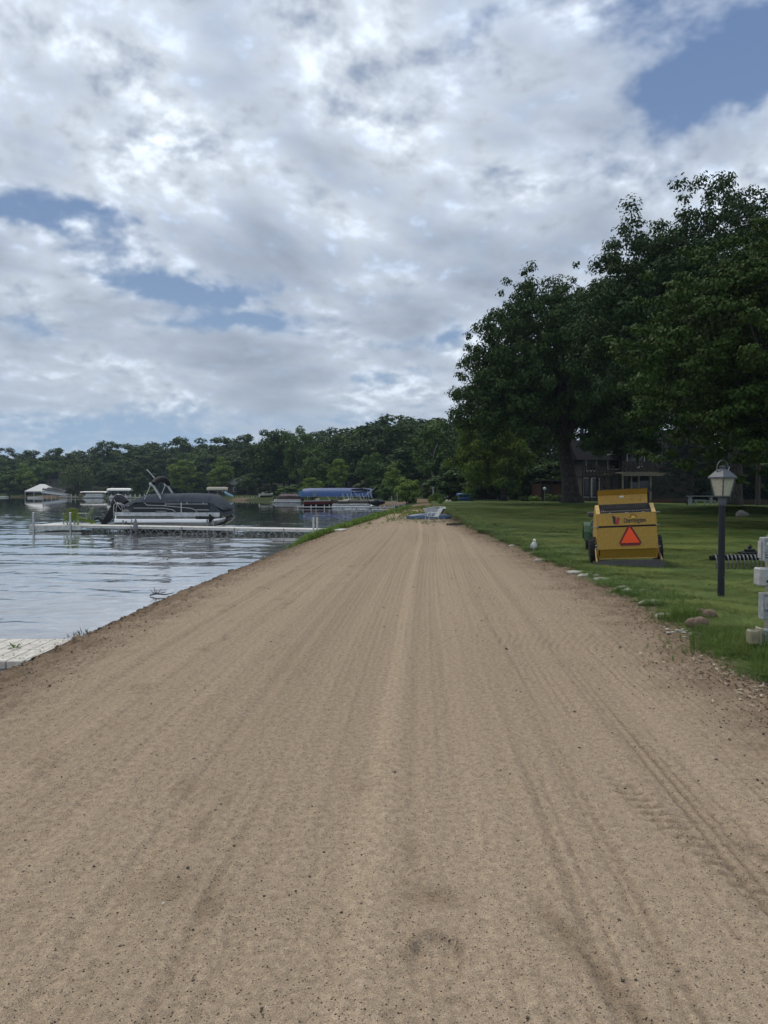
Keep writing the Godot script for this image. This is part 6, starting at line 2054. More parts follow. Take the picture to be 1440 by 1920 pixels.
	var sn := obj("sun_decal", Mb.new().prism(sun, 0.003, dl * T(Vector3(0.130, 0.030, 0.0))), M.decal_yellow, o)
	for k in 9:
		var a := PI * (k + 0.5) / 9.0
		obj("ray", Mb.new().bar(dl * (Vector3(0.130 + cos(a) * 0.052, 0.030 + sin(a) * 0.052, 0.001)), dl * Vector3(0.130 + cos(a) * 0.082, 0.030 + sin(a) * 0.082, 0.001), 0.006, 0.003, Vector3.BACK), M.decal_black, sn)
	# drawbar towards the tractor
	obj("drawbar", Mb.new().box(Vector3(0.12, 0.10, 1.0), T(Vector3(0, 0.34, -1.85))), M.yellow, o)
	# ------- the tractor that pulls it
	var t := thing("tractor", "small green tractor with yellow rims hidden in front of the yellow machine", "tractor", p + Vector3(-0.06, 0, 0.04), -0.23)
	tyre(t, Vector3(-0.50, 0.33, -2.35), 0.34, 0.24, M.rim_yellow, 16)
	tyre(t, Vector3(0.42, 0.33, -2.35), 0.34, 0.24, M.rim_yellow, 16)
	tyre(t, Vector3(-0.55, 0.25, -3.75), 0.26, 0.18, M.rim_yellow, 14)
	tyre(t, Vector3(0.50, 0.25, -3.75), 0.26, 0.18, M.rim_yellow, 14)
	obj("chassis", Mb.new().box(Vector3(0.42, 0.26, 2.3), T(Vector3(-0.04, 0.45, -2.9)), 0.03), M.black, t)
	obj("hood", Mb.new().box(Vector3(0.56, 0.42, 1.15), T(Vector3(-0.04, 0.78, -3.45)), 0.08), M.green_paint, t)
	for s in [-1.0, 1.0]:
		var pts := []
		var fb := Mb.new()
		for k in 8:
			pts.append(Vector3(0, 0.36 + 0.46 * sin(PI * (k + 0.3) / 7.6), -2.35 + 0.46 * cos(PI * (k + 0.3) / 7.6)))
		for k in 7:
			fb.bar(pts[k] + Vector3(-0.04 + s * 0.56, 0, 0), pts[k + 1] + Vector3(-0.04 + s * 0.56, 0, 0), 0.30, 0.03)
		obj("fender", fb, M.green_paint, t)
	obj("fuel_tank", Mb.new().box(Vector3(0.34, 0.34, 0.40), T(Vector3(-0.44, 0.72, -1.95)), 0.06), M.green_paint, t)
	obj("seat", Mb.new().box(Vector3(0.50, 0.12, 0.46), T(Vector3(-0.10, 0.86, -2.30)), 0.04).box(Vector3(0.50, 0.34, 0.10), T(Vector3(-0.10, 1.02, -2.08), -0.15), 0.04), M.black, t)
	obj("battery_box", Mb.new().box(Vector3(0.26, 0.11, 0.34), T(Vector3(-0.55, 1.02, -1.70)), 0.02), M.steel_dark, t)
	obj("hydraulic_hose", Mb.new().tube([Vector3(-0.52, 0.98, -1.66), Vector3(-0.60, 0.85, -1.62), Vector3(-0.50, 0.74, -1.64), Vector3(-0.58, 0.60, -1.66), Vector3(-0.52, 0.50, -1.7)], [0.016], 6).tube([Vector3(-0.46, 0.98, -1.62), Vector3(-0.52, 0.82, -1.60), Vector3(-0.60, 0.70, -1.62)], [0.014], 6), M.steel, t)
	obj("steering_wheel", Mb.new().tube([Vector3(-0.10, 0.9, -2.85), Vector3(-0.10, 1.10, -2.70)], [0.02], 6).lathe([Vector2(0.17, -0.012), Vector2(0.185, 0), Vector2(0.17, 0.012), Vector2(0.155, 0), Vector2(0.17, -0.012)], T(Vector3(-0.10, 1.10, -2.70), -0.5), 18), M.black, t)

func landscape_rake() -> void:
	var d := 14.2
	var p := Vector3(X(1388, d), ground_y(X(1388, d), d), -d)
	var o := thing("landscape_rake", "black landscape rake with curved grey tines lying on the lawn", "rake", p, 0.06)
	obj("beam", Mb.new().box(Vector3(1.30, 0.10, 0.10), T(Vector3(0.06, 0.245, 0)), 0.01), M.gloss_black, o)
	for k in 16:
		var x := -0.56 + k * 0.078
		var pts := []
		for q in [[0.05, 0.28], [0.09, 0.315], [0.14, 0.31], [0.18, 0.25], [0.195, 0.16], [0.18, 0.07], [0.15, 0.0]]:
			pts.append(Vector3(x + 0.02 * (q[0] - 0.1), q[1], q[0]))
		var b := Mb.new()
		for i in pts.size() - 1:
			b.bar(pts[i], pts[i + 1], 0.030, 0.012)
		obj("tine", b, M.steel, o)
	obj("hitch_plate", Mb.new().box(Vector3(0.34, 0.05, 0.24), T(Vector3(0.22, 0.335, -0.04)), 0.01).box(Vector3(0.16, 0.05, 0.14), T(Vector3(0.24, 0.385, -0.06)), 0.01), M.gloss_black, o)
	obj("hitch_pin", Mb.new().rod(Vector3(0.24, 0.40, -0.06), Vector3(0.24, 0.46, -0.06), 0.035, 10).tube([Vector3(0.20, 0.43, -0.06), Vector3(0.24, 0.50, -0.06), Vector3(0.29, 0.44, -0.06)], [0.010], 6), M.black, o)
	obj("tow_arm", Mb.new().bar(Vector3(0.24, 0.33, -0.1), Vector3(0.40, 0.20, -0.9), 0.08, 0.07).bar(Vector3(0.5, 0.28, 0), Vector3(0.44, 0.22, -0.6), 0.05, 0.05), M.gloss_black, o)

func lamp_post() -> void:
	var d := 10.35
	var p := Vector3(X(1354, d), ground_y(X(1354, d), d), -d)
	var o := thing("lamp_post", "dark round lamp post with grey carriage lantern on the lawn's edge", "lamp post", p, 0.42)
	obj("post", Mb.new().lathe([Vector2(0.047, -0.2), Vector2(0.047, 0.35), Vector2(0.043, 1.42), Vector2(0.0, 1.42)], T(Vector3.ZERO), 24), M.lamp_post, o)
	obj("collar", Mb.new().lathe([Vector2(0.052, 1.35), Vector2(0.055, 1.37), Vector2(0.055, 1.45), Vector2(0.066, 1.47), Vector2(0.0, 1.472)], T(Vector3.ZERO), 24), M.lamp_metal, o)
	# four sided lantern, narrower at the foot
	var y0 := 1.505
	var y1 := 1.775
	var a := 0.092
	var b := 0.145
	var lan := obj("lantern", Mb.new().box(Vector3(a * 2.1, 0.02, a * 2.1), T(Vector3(0, y0 + 0.008, 0)), 0.004), M.lamp_metal, o)
	for k in 4:
		var r := T(Vector3.ZERO, 0, k * PI / 2, 0)
		obj("corner_bar", Mb.new().bar(r * Vector3(a, y0, a), r * Vector3(b, y1, b), 0.020, 0.020), M.lamp_metal, lan)
		var inset := 0.006
		obj("glass_pane", Mb.new().quadslab(r * Vector3(-a + 0.008, y0 + 0.02, a - inset), r * Vector3(a - 0.008, y0 + 0.02, a - inset), r * Vector3(b - 0.010, y1, b - inset), r * Vector3(-b + 0.010, y1, b - inset), 0.004), M.lamp_glass, lan)
	# hipped roof with eave
	var rb := Mb.new()
	var e := 0.168
	var tp := 0.062
	var yr := 1.895
	for k in 4:
		var r := T(Vector3.ZERO, 0, k * PI / 2, 0)
		rb.quad(r * Vector3(-e, y1 + 0.012, e), r * Vector3(e, y1 + 0.012, e), r * Vector3(tp, yr, tp), r * Vector3(-tp, yr, tp), r.basis * Vector3(0, 1, 1))
		rb.quad(r * Vector3(-e, y1 - 0.012, e), r * Vector3(e, y1 - 0.012, e), r * Vector3(e, y1 + 0.012, e), r * Vector3(-e, y1 + 0.012, e), r.basis * Vector3(0, 0, 1))
	rb.quad(Vector3(-e, y1 - 0.012, -e), Vector3(e, y1 - 0.012, -e), Vector3(e, y1 - 0.012, e), Vector3(-e, y1 - 0.012, e), Vector3.DOWN)
	rb.quad(Vector3(-tp, yr, -tp), Vector3(tp, yr, -tp), Vector3(tp, yr, tp), Vector3(-tp, yr, tp), Vector3.UP)
	obj("roof", rb, M.lamp_metal, lan)
	obj("vent_cap", Mb.new().lathe([Vector2(0.050, yr - 0.005), Vector2(0.050, yr + 0.032), Vector2(0.062, yr + 0.034), Vector2(0.062, yr + 0.046), Vector2(0.0, yr + 0.055)], T(Vector3.ZERO), 20), M.lamp_metal, lan)
	var pts := []
	for k in 15:
		var q := PI * k / 14.0
		pts.append(Vector3(cos(q) * 0.098, yr + 0.022 + sin(q) * 0.105, 0))
	pts.push_front(Vector3(0.104, yr - 0.055, 0))
	pts.push_back(Vector3(-0.104, yr - 0.055, 0))
	var hb := Mb.new()
	for k in pts.size() - 1:
		hb.bar(pts[k], pts[k + 1], 0.028, 0.008, Vector3(0, 0, 1).cross(pts[k + 1] - pts[k]))
	var hd := obj("carrying_loop", hb, M.lamp_metal, lan)
	hd.rotation.y = -0.42
	lan.scale = Vector3(0.80, 1.0, 0.80)
	lan.position.y = -0.035
	obj("hinge_pin", Mb.new().rod(Vector3(0.06, 1.885, 0.07), Vector3(0.075, 1.935, 0.085), 0.005, 6), M.white, lan)
	obj("paint_chip", Mb.new().box(Vector3(0.010, 0.05, 0.004), T(Vector3(0.012, 0.30, 0.0462))).box(Vector3(0.022, 0.008, 0.004), T(Vector3(0.0, 0.335, 0.0465))).box(Vector3(0.008, 0.10, 0.004), T(Vector3(0.026, 0.12, 0.040), 0, 0.55, 0)), M.steel, o)

func power_pedestal() -> void:
	var d := 6.9
	var x := X(1452, d)
	var p := Vector3(x, ground_y(x, d), -d)
	var g := p.y
	var o := thing("power_pedestal", "wooden post with pale electric boxes stacked on it at right edge", "power pedestal", p, 0.0)
	var sy := func(v: float) -> float: return Y(v, d) - g
	var sx := func(u: float) -> float: return X(u, d) - x
	obj("post", Mb.new().box(Vector3(0.09, 1.25, 0.09), T(Vector3(0.02, 0.50, -0.06)), 0.006), M.post_wood, o)
	var box_ := func(called: String, u0: float, u1: float, v0: float, v1: float, dep: float, m: Material, ch: float) -> MeshInstance3D:
		var c := Vector3((sx.call(u0) + sx.call(u1)) * 0.5, (sy.call(v0) + sy.call(v1)) * 0.5, dep * 0.5 - 0.01)
		return obj(called, Mb.new().box(Vector3(sx.call(u1) - sx.call(u0), sy.call(v0) - sy.call(v1), dep), T(c), ch), m, o)
	var top: MeshInstance3D = box_.call("upper_box", 1425.0, 1468.0, 1007.0, 1051.0, 0.11, M.box_grey, 0.007)
	obj("warning_label", Mb.new().box(Vector3(0.058, 0.026, 0.003), T(Vector3(sx.call(1433.5), sy.call(1018.0), 0.1015))), M.white, top)
	var pl := obj("rating_plate", Mb.new().box(Vector3(0.050, 0.052, 0.003), T(Vector3(sx.call(1431.5), sy.call(1039.5), 0.1015))), M.navy, top)
	for k in 2:
		obj("plate_field", Mb.new().box(Vector3(0.043, 0.016, 0.003), T(Vector3(sx.call(1431.5), sy.call(1036.5 + k * 5.0), 0.1035))), M.box_pale, pl)
	obj("flange", Mb.new().box(Vector3(0.012, 0.16, 0.06), T(Vector3(sx.call(1424.2), sy.call(1030.0), 0.02))), M.box_pale, top)
	obj("green_cap", Mb.new().box(Vector3(0.05, 0.05, 0.05), T(Vector3(sx.call(1444.0), sy.call(1001.0), 0.03)), 0.008), mat(0.22, 0.36, 0.10, 0.6), top)
	var mid: MeshInstance3D = box_.call("white_box", 1415.0, 1463.0, 1063.5, 1097.0, 0.13, M.box_pale, 0.012)
	obj("lock", Mb.new().rod(Vector3(sx.call(1429.5), sy.call(1087.5), 0.118), Vector3(sx.call(1429.5), sy.call(1087.5), 0.126), 0.012, 12).box(Vector3(0.008, 0.022, 0.004), T(Vector3(sx.call(1429.0), sy.call(1087.0), 0.127), 0, 0, 0.5)), M.steel_dark, mid)
	obj("door_seam", Mb.new().box(Vector3(0.003, 0.155, 0.004), T(Vector3(sx.call(1436.0), sy.call(1080.0), 0.1195))), M.conduit, mid)
	var low: MeshInstance3D = box_.call("lower_box", 1425.0, 1466.0, 1113.0, 1161.0, 0.10, M.box_grey, 0.008)
	obj("cover_flap", Mb.new().box(Vector3(0.062, 0.125, 0.035), T(Vector3(sx.call(1432.5), sy.call(1130.0), 0.105)), 0.012), M.box_grey, low)
	obj("tan_cover", Mb.new().box(Vector3(0.05, 0.11, 0.05), T(Vector3(sx.call(1441.0), sy.call(1132.0), 0.115)), 0.012), mat(0.33, 0.27, 0.18, 0.6), low)
	obj("lid_edge", Mb.new().box(Vector3(0.20, 0.010, 0.11), T(Vector3(sx.call(1445.0), sy.call(1112.5), 0.045))), M.box_pale, low)
	obj("conduit", Mb.new().tube([Vector3(0.0, sy.call(1160.0), 0.05), Vector3(0.005, sy.call(1172.0), 0.05), Vector3(-0.035, sy.call(1185.0), 0.05), Vector3(-0.03, sy.call(1200.0), 0.04)], [0.019], 10), M.conduit, o)
	obj("conduit", Mb.new().tube([Vector3(-0.02, sy.call(1062.0), 0.04), Vector3(-0.03, sy.call(1050.0), 0.04)], [0.022], 10).tube([Vector3(0.02, sy.call(1097.0), 0.03), Vector3(0.02, sy.call(1113.0), 0.03)], [0.016], 10), M.conduit, o)
	# weatherproof socket with a smoky cover
	var out: MeshInstance3D = box_.call("socket_box", 1423.0, 1441.0, 1179.0, 1206.0, 0.10, M.box_grey, 0.006)
	obj("socket_rim", Mb.new().box(Vector3(0.022, 0.165, 0.115), T(Vector3(sx.call(1422.0), sy.call(1192.0), 0.045)), 0.006), mat(0.36, 0.32, 0.24, 0.55), out)
	obj("smoky_cover", Mb.new().box(Vector3(0.095, 0.135, 0.10), T(Vector3(sx.call(1411.0), sy.call(1193.0), 0.045)), 0.014), M.smoky, out)
	obj("plug", Mb.new().rod(Vector3(sx.call(1418.0), sy.call(1193.0), 0.045), Vector3(sx.call(1410.0), sy.call(1194.0), 0.045), 0.026, 12), mat(0.10, 0.085, 0.06, 0.6), out)
	obj("screw_clamp", Mb.new().rod(Vector3(sx.call(1436.0), sy.call(1186.0), 0.09), Vector3(sx.call(1436.0), sy.call(1186.0), 0.115), 0.016, 8).rod(Vector3(sx.call(1433.0), sy.call(1180.0), 0.09), Vector3(sx.call(1440.0), sy.call(1192.0), 0.10), 0.008, 6), M.box_pale, out)
	obj("cord", Mb.new().tube([Vector3(sx.call(1421.5), sy.call(1204.0), 0.05), Vector3(sx.call(1422.0), sy.call(1216.0), 0.055), Vector3(sx.call(1420.0), sy.call(1232.0), 0.06), Vector3(sx.call(1424.0), -0.05, 0.02)], [0.011], 8), M.black, o)

func picnic_and_wall() -> void:
	var d := 54.0
	var p := gy(1313, d)
	var o := thing("picnic_table", "pale grey picnic table on the lawn in front of the low wall", "table", p, -0.22)
	for k in 5:
		obj("top_board", Mb.new().box(Vector3(1.85, 0.05, 0.145), T(Vector3(0, 0.74, -0.31 + k * 0.155)), 0.006), M.bench_grey, o)
	for x in [-0.72, 0.72]:
		for z in [-0.27, 0.27]:
			obj("leg", Mb.new().box(Vector3(0.11, 0.72, 0.11), T(Vector3(x, 0.36, z))), M.bench_grey, o)
		obj("cross_rail", Mb.new().box(Vector3(0.08, 0.10, 0.66), T(Vector3(x, 0.66, 0))), M.bench_grey, o)
	var ben := func(q: Vector3, turn: float, label: String, len: float) -> void:
		var b := thing("picnic_bench", label, "bench", q, turn)
		for k in 2:
			obj("seat_board", Mb.new().box(Vector3(len, 0.05, 0.155), T(Vector3(0, 0.43, -0.08 + k * 0.165)), 0.006), M.bench_grey, b)
		for x in [-len * 0.5 + 0.08, len * 0.5 - 0.08]:
			for z in [-0.10, 0.10]:
				obj("leg", Mb.new().box(Vector3(0.08, 0.41, 0.07), T(Vector3(x, 0.205, z))), M.bench_grey, b)
	ben.call(gy(1294, 52.6), 1.15, "pale bench at the left end of the picnic table", 1.2)
	ben.call(gy(1313, 52.2), -0.22, "short pale bench in front of the picnic table", 0.75)
	ben.call(gy(1322, 55.4), -0.22, "pale bench on the far side of the picnic table", 1.5)
	# low retaining wall of dark timbers at the foot of the bank
	o = thing("retaining_wall", "low dark retaining wall at the right, behind boulder and maple trunk", "wall", gy(1400, 60.0), -0.05)
	for k in 3:
		for j in 6:
			obj("timber", Mb.new().box(Vector3(1.46, 0.19, 0.22), T(Vector3(-1.6 + j * 1.48 + (k % 2) * 0.4, 0.02 + k * 0.20, 0)), 0.012), M.wood_dark, o)
	o = thing("stone_wall", "short low reddish block wall beside the house's deck post", "wall", gy(1240, 70.0), 0.0)
	for k in 2:
		for j in 9:
			obj("block", Mb.new().box(Vector3(0.40, 0.20, 0.30), T(Vector3(-0.9 + j * 0.42 + (k % 2) * 0.2, 0.10 + k * 0.21, 0)), 0.015), M.timber_red if j < 5 else M.wood_dark, o)

func house() -> void:
	var d := 76.0
	var g := gy(1215, d)
	var o := thing("house", "dark two storey lake house under trees with raised front deck", "house", g, 0.0)
	var hx := func(u: float, dd: float) -> float: return X(u, dd) - g.x
	var hy := func(v: float, dd: float) -> float: return Y(v, dd) - g.y
	# main block right, lower wing left
	var x0: float = hx.call(1178, 77)
	var x1: float = hx.call(1300, 77)
	var wall := obj("wall", Mb.new().box(Vector3(x1 - x0, 5.6, 9.0), T(Vector3((x0 + x1) * 0.5, 2.8, -5.5))), M.siding, o)
	for k in 22:
		obj("batten", Mb.new().box(Vector3(0.05, 5.5, 0.03), T(Vector3(x0 + 0.15 + k * 0.31, 2.8, -0.984))), M.siding, wall)
	# roof: long low slope with a gable to the left
	var e0 := x0 - 1.0
	var e1 := x1 + 0.8
	var rb := Mb.new()
	rb.quad(Vector3(e0, 5.2, -0.2), Vector3(e1, 5.9, -0.2), Vector3(e1, 8.2, -5.5), Vector3(e0 + 2.2, 7.4, -5.5), Vector3(0, 1, 1))
	rb.quad(Vector3(e0, 5.2, -10.8), Vector3(e1, 5.9, -10.8), Vector3(e1, 8.2, -5.5), Vector3(e0 + 2.2, 7.4, -5.5), Vector3(0, 1, -1))
	rb.flat(Vector3(e0, 5.2, -0.2), Vector3(e0, 5.2, -10.8), Vector3(e0 + 2.2, 7.4, -5.5), Vector3(-1, 1, 0))
	var roof := obj("roof", rb, M.shingle, o)
	obj("fascia", Mb.new().bar(Vector3(e0, 5.12, -0.19), Vector3(e1, 5.82, -0.19), 0.04, 0.20), M.siding, roof)
	for q in [[1186, 864, 1.3, 1.5], [1199, 862, 1.0, 1.5], [1222, 858, 0.8, 2.0], [1232, 858, 0.8, 2.0], [1242, 857, 0.8, 2.0]]:
		var f := obj("window", Mb.new().box(Vector3(q[2], q[3], 0.08), T(Vector3(hx.call(q[0], 77), hy.call(q[1], 77), -0.96))), M.frame_white if q[2] > 0.9 else M.siding_pale, o)
		obj("pane", Mb.new().box(Vector3(q[2] - 0.14, q[3] - 0.14, 0.04), T(Vector3(hx.call(q[0], 77), hy.call(q[1], 77), -0.93))), M.window, f)
	# raised deck
	var dk: float = hy.call(886, 71)
	var dx0: float = hx.call(1166, 71)
	var dx1: float = hx.call(1262, 71)
	var deck := obj("deck", Mb.new().box(Vector3(dx1 - dx0, 0.12, 6.0), T(Vector3((dx0 + dx1) * 0.5, dk, 2.0))), M.wood_grey, o)
	obj("rim_beam", Mb.new().box(Vector3(dx1 - dx0, 0.26, 0.10), T(Vector3((dx0 + dx1) * 0.5, dk - 0.20, 4.95))), M.wood_light, deck)
	for k in 12:
		obj("deck_post" if k % 4 == 3 else "rail_post", Mb.new().box(Vector3(0.12, 1.10, 0.12), T(Vector3(dx0 + 0.1 + k * (dx1 - dx0 - 0.2) / 11.0, dk + 0.55, 4.9))), M.wood_dark, deck)
	for y in [0.35, 0.72, 1.06]:
		obj("rail", Mb.new().box(Vector3(dx1 - dx0, 0.09, 0.07), T(Vector3((dx0 + dx1) * 0.5, dk + y, 4.95))), M.wood_dark, deck)
	for u in [1170, 1186, 1200, 1222]:
		obj("support_post", Mb.new().box(Vector3(0.20 if u == 1222 else 0.14, dk + 0.1, 0.20 if u == 1222 else 0.14), T(Vector3(hx.call(u, 71), dk * 0.5 - 0.1, 4.6))), M.wood_light if u == 1222 else M.wood_grey, o)
	for q in [[1183, 1.0], [1195, 0.8], [1215, 1.0], [1224, 0.9]]:
		obj("deck_chair", Mb.new().box(Vector3(0.5, 0.06, 0.5), T(Vector3(hx.call(q[0], 72), dk + 0.45, 3.4))).box(Vector3(0.5, 0.6, 0.05), T(Vector3(hx.call(q[0], 72), dk + 0.75, 3.15))).box(Vector3(0.05, 0.45, 0.5), T(Vector3(hx.call(q[0], 72) - 0.25, dk + 0.25, 3.4))).box(Vector3(0.05, 0.45, 0.5), T(Vector3(hx.call(q[0], 72) + 0.25, dk + 0.25, 3.4))), M.black, deck)
	# lower storey behind the posts
	for q in [[1205, 912], [1190, 914]]:
		var f := obj("lower_window", Mb.new().box(Vector3(1.2, 1.3, 0.08), T(Vector3(hx.call(q[0], 77), hy.call(q[1], 77), -0.96))), M.siding_pale, o)
		obj("pane", Mb.new().box(Vector3(1.0, 1.1, 0.04), T(Vector3(hx.call(q[0], 77), hy.call(q[1], 77), -0.93))), M.window, f)
	# left wing with lower deck, stair and pale wall
	var lx0: float = hx.call(1092, 80)
	var lx1: float = x0 - 0.02
	var wing := obj("wing_wall", Mb.new().box(Vector3(lx1 - lx0, 4.6, 6.0), T(Vector3((lx0 + lx1) * 0.5, 2.3, -7.0))), M.siding_pale, o)
	obj("wing_roof", Mb.new().prism(PackedVector2Array([Vector2(-3.9, 0), Vector2(3.9, 0), Vector2(0, 2.4)]), lx1 - lx0 + 0.8, T(Vector3((lx0 + lx1) * 0.5 - 0.4, 4.55, -7.0), 0, PI / 2, 0)), M.shingle, wing)
	for q in [[1100, 914, 0.7, 2.0], [1116, 914, 0.7, 2.0], [1108, 870, 1.0, 1.4], [1150, 866, 1.2, 1.5]]:
		var f := obj("window", Mb.new().box(Vector3(q[2] + 0.2, q[3] + 0.2, 0.08), T(Vector3(hx.call(q[0], 80), hy.call(q[1], 80), -3.97))), M.frame_white, wing)
		obj("pane", Mb.new().box(Vector3(q[2], q[3], 0.04), T(Vector3(hx.call(q[0], 80), hy.call(q[1], 80), -3.93))), M.window, f)
	var ly: float = hy.call(893, 73)
	var wx0: float = hx.call(1090, 73)
	var low := obj("lower_deck", Mb.new().box(Vector3(dx0 - wx0 - 0.02, 0.14, 4.2), T(Vector3((wx0 + dx0) * 0.5, ly, 0.9))), M.wood_dark, o)
	for k in 10:
		obj("rail_post", Mb.new().box(Vector3(0.11, 1.05, 0.11), T(Vector3(wx0 + 0.1 + k * (dx0 - wx0 - 0.3) / 9.0, ly + 0.5, 2.9))), M.wood_dark, low)
	for y in [0.3, 0.65, 1.0]:
		obj("rail", Mb.new().box(Vector3(dx0 - wx0, 0.08, 0.06), T(Vector3((wx0 + dx0) * 0.5, ly + y, 2.95))), M.wood_dark, low)
	for k in 5:
		obj("support_post", Mb.new().box(Vector3(0.14, ly, 0.14), T(Vector3(wx0 + 0.2 + k * (dx0 - wx0 - 0.5) / 4.0, ly * 0.5 - 0.05, 2.7))), M.wood_dark, o)
	var st := obj("stair_stringer", Mb.new().bar(Vector3(hx.call(1128, 72), ly, 3.3), Vector3(hx.call(1162, 71), 0.1, 4.4), 0.06, 0.28), M.wood_dark, o)
	for k in 9:
		var t := (k + 0.5) / 9.0
		obj("tread", Mb.new().box(Vector3(0.30, 0.05, 1.0), T(Vector3(lerpf(hx.call(1128, 72), hx.call(1162, 71), t), lerpf(ly, 0.1, t), lerpf(2.7, 3.8, t)))), M.wood_dark, st)
	# timber shed wall at the left, globe light, pots and hosta
	var s := gy(1044, 74.0)
	o = thing("timber_shed", "low reddish timber shed left of the big maple's trunk", "shed", s, 0.15)
	for k in 9:
		obj("board", Mb.new().box(Vector3(3.4, 0.185, 0.06), T(Vector3(0, 0.10 + k * 0.19, 0)), 0.01), M.timber_red, o)
	for x in [-1.7, -0.6, 0.6, 1.65]:
		obj("post", Mb.new().box(Vector3(0.14, 2.1, 0.14), T(Vector3(x, 1.05, 0.08))), M.wood_dark, o)
	obj("door_opening", Mb.new().box(Vector3(0.7, 1.5, 0.03), T(Vector3(-1.15, 0.80, 0.06))), M.black, o)
	obj("side_wall", Mb.new().box(Vector3(0.08, 1.75, 2.4), T(Vector3(-1.74, 0.88, -1.2))).box(Vector3(0.08, 1.75, 2.4), T(Vector3(1.74, 0.88, -1.2))).box(Vector3(3.4, 1.75, 0.08), T(Vector3(0, 0.88, -2.4))), M.timber_red, o)
	obj("roof", Mb.new().box(Vector3(3.9, 0.10, 3.0), T(Vector3(0, 1.98, -1.0), -0.08)), M.wood_dark, o)
	s = gy(1021, 71.0)
	o = thing("globe_lamp", "short garden lamp with white globe left of the timber shed", "garden lamp", s)
	obj("post", Mb.new().rod(Vector3.ZERO, Vector3(0, 1.15, 0), 0.03, 8), M.wood_grey, o)
	obj("globe", Mb.new().stone(Vector3(0, 1.27, 0), Vector3.ONE * 0.15, bump_noise, 0.0, 8, 12, 0.0), M.white, o)
	var i := 0
	for q in [[1002, 72.0, 0.55, 1.3, "low pale leaved plant left of the white globe lamp"], [1040, 69.0, 0.7, 1.6, "pale leafy clump in front of the timber shed's door"], [1068, 68.0, 0.6, 1.2, "leafy clump between the shed and the big maple's trunk"], [985, 76.0, 0.6, 1.4, "leftmost pale leaved plant along the garden bed"], [1028, 70.0, 1.0, 0.6, "taller leafy plant beside the white globe lamp"]]:
		var c := gy(q[0], q[1])
		var t := thing("garden_plant", q[4], "plant", c)
		put("foliage", leaves(crown_clumps(Vector3(0, q[2] * 0.45, 0), Vector3(q[3] * 0.5, q[2] * 0.5, q[3] * 0.45), 12, 0.4, 0.7), 700, 0.17, 0.10, 0.5, 0.4), leaf_mats[2 if i % 2 == 0 else 1], t)
		i += 1
	i = 0
	for u in [1050, 1059, 1069]:
		var c := gy(u, 67.0)
		var t := thing("flower_pot", ["left of three dark pots in front of the timber shed", "middle one of three dark pots in front of the timber shed", "right one of three dark pots, nearest the maple's trunk"][i], "flower pot", c)
		obj("pot", Mb.new().lathe([Vector2(0.14, 0), Vector2(0.20, 0.30), Vector2(0.22, 0.30), Vector2(0.22, 0.36), Vector2(0.0, 0.34)], T(Vector3.ZERO), 12), M.black, t)
		put("foliage", leaves(crown_clumps(Vector3(0, 0.55, 0), Vector3(0.32, 0.25, 0.32), 8, 0.4, 0.8), 260, 0.10, 0.06, 0.4, 0.4), leaf_mats[1], t)
		i += 1
# ---------------------------------------------------------------- grass, pebbles, litter: what nobody could count
func tuft_mesh(blades: int, reach: float, wide: float, lean: float) -> ArrayMesh:
	var b := Mb.new()
	for i in blades:
		var a := rng.randf() * TAU
		var r := reach * sqrt(rng.randf())
		var p := Vector3(cos(a) * r, -0.05, sin(a) * r)
		var a2 := rng.randf() * TAU
		var h := rng.randf_range(0.55, 1.1)
		var o := Vector3(cos(a2), 0, sin(a2)) * lean * rng.randf_range(0.3, 1.2)
		var s := Vector3(-sin(a2), 0, cos(a2)) * wide * rng.randf_range(0.7, 1.2)
		var m := p + Vector3.UP * h * 0.6 + o * 0.35
		var t := p + Vector3.UP * h + o
		var k := rng.randf_range(0.75, 1.25)
		var dry := 1.0 if rng.randf() > 0.10 else 1.9
		var low := Color(k * dry, k, k * 0.9)
		for q in [[p - s, p + s, m + s * 0.8], [p - s, m + s * 0.8, m - s * 0.8], [m - s * 0.8, m + s * 0.8, t]]:
			b.v.append_array([q[0], q[1], q[2]])
			b.c.append_array([low, low, low])
	return b.mesh()

func scatter(called: String, label: String, category: String, meshes: Array, places: Array, m: Material) -> void:
	# places: [mesh number, Transform3D, Color]
	var root: Node3D = null
	if meshes.size() > 1:
		root = Node3D.new()
		root.name = numbered(called)
		add_child(root)
		tag(root, label, category, "", "stuff")
	for n in meshes.size():
		var mine := places.filter(func(q): return q[0] == n)
		var mm := MultiMesh.new()
		mm.transform_format = MultiMesh.TRANSFORM_3D
		mm.use_colors = true
		mm.mesh = meshes[n]
		mm.instance_count = mine.size()
		for i in mine.size():
			mm.set_instance_transform(i, mine[i][1])
			mm.set_instance_color(i, mine[i][2])
		var o := MultiMeshInstance3D.new()
		o.multimesh = mm
		o.material_override = m
		if root:
			o.name = "patch" if n == 0 else "patch_%03d" % n
			root.add_child(o)
			o.set_meta("kind", "stuff")
		else:
			o.name = numbered(called)
			add_child(o)
			tag(o, label, category, "", "stuff")

func upright(p: Vector3, s: Vector3) -> Transform3D:
	return Transform3D(Basis(Vector3.UP, rng.randf() * TAU).scaled_local(s), p)

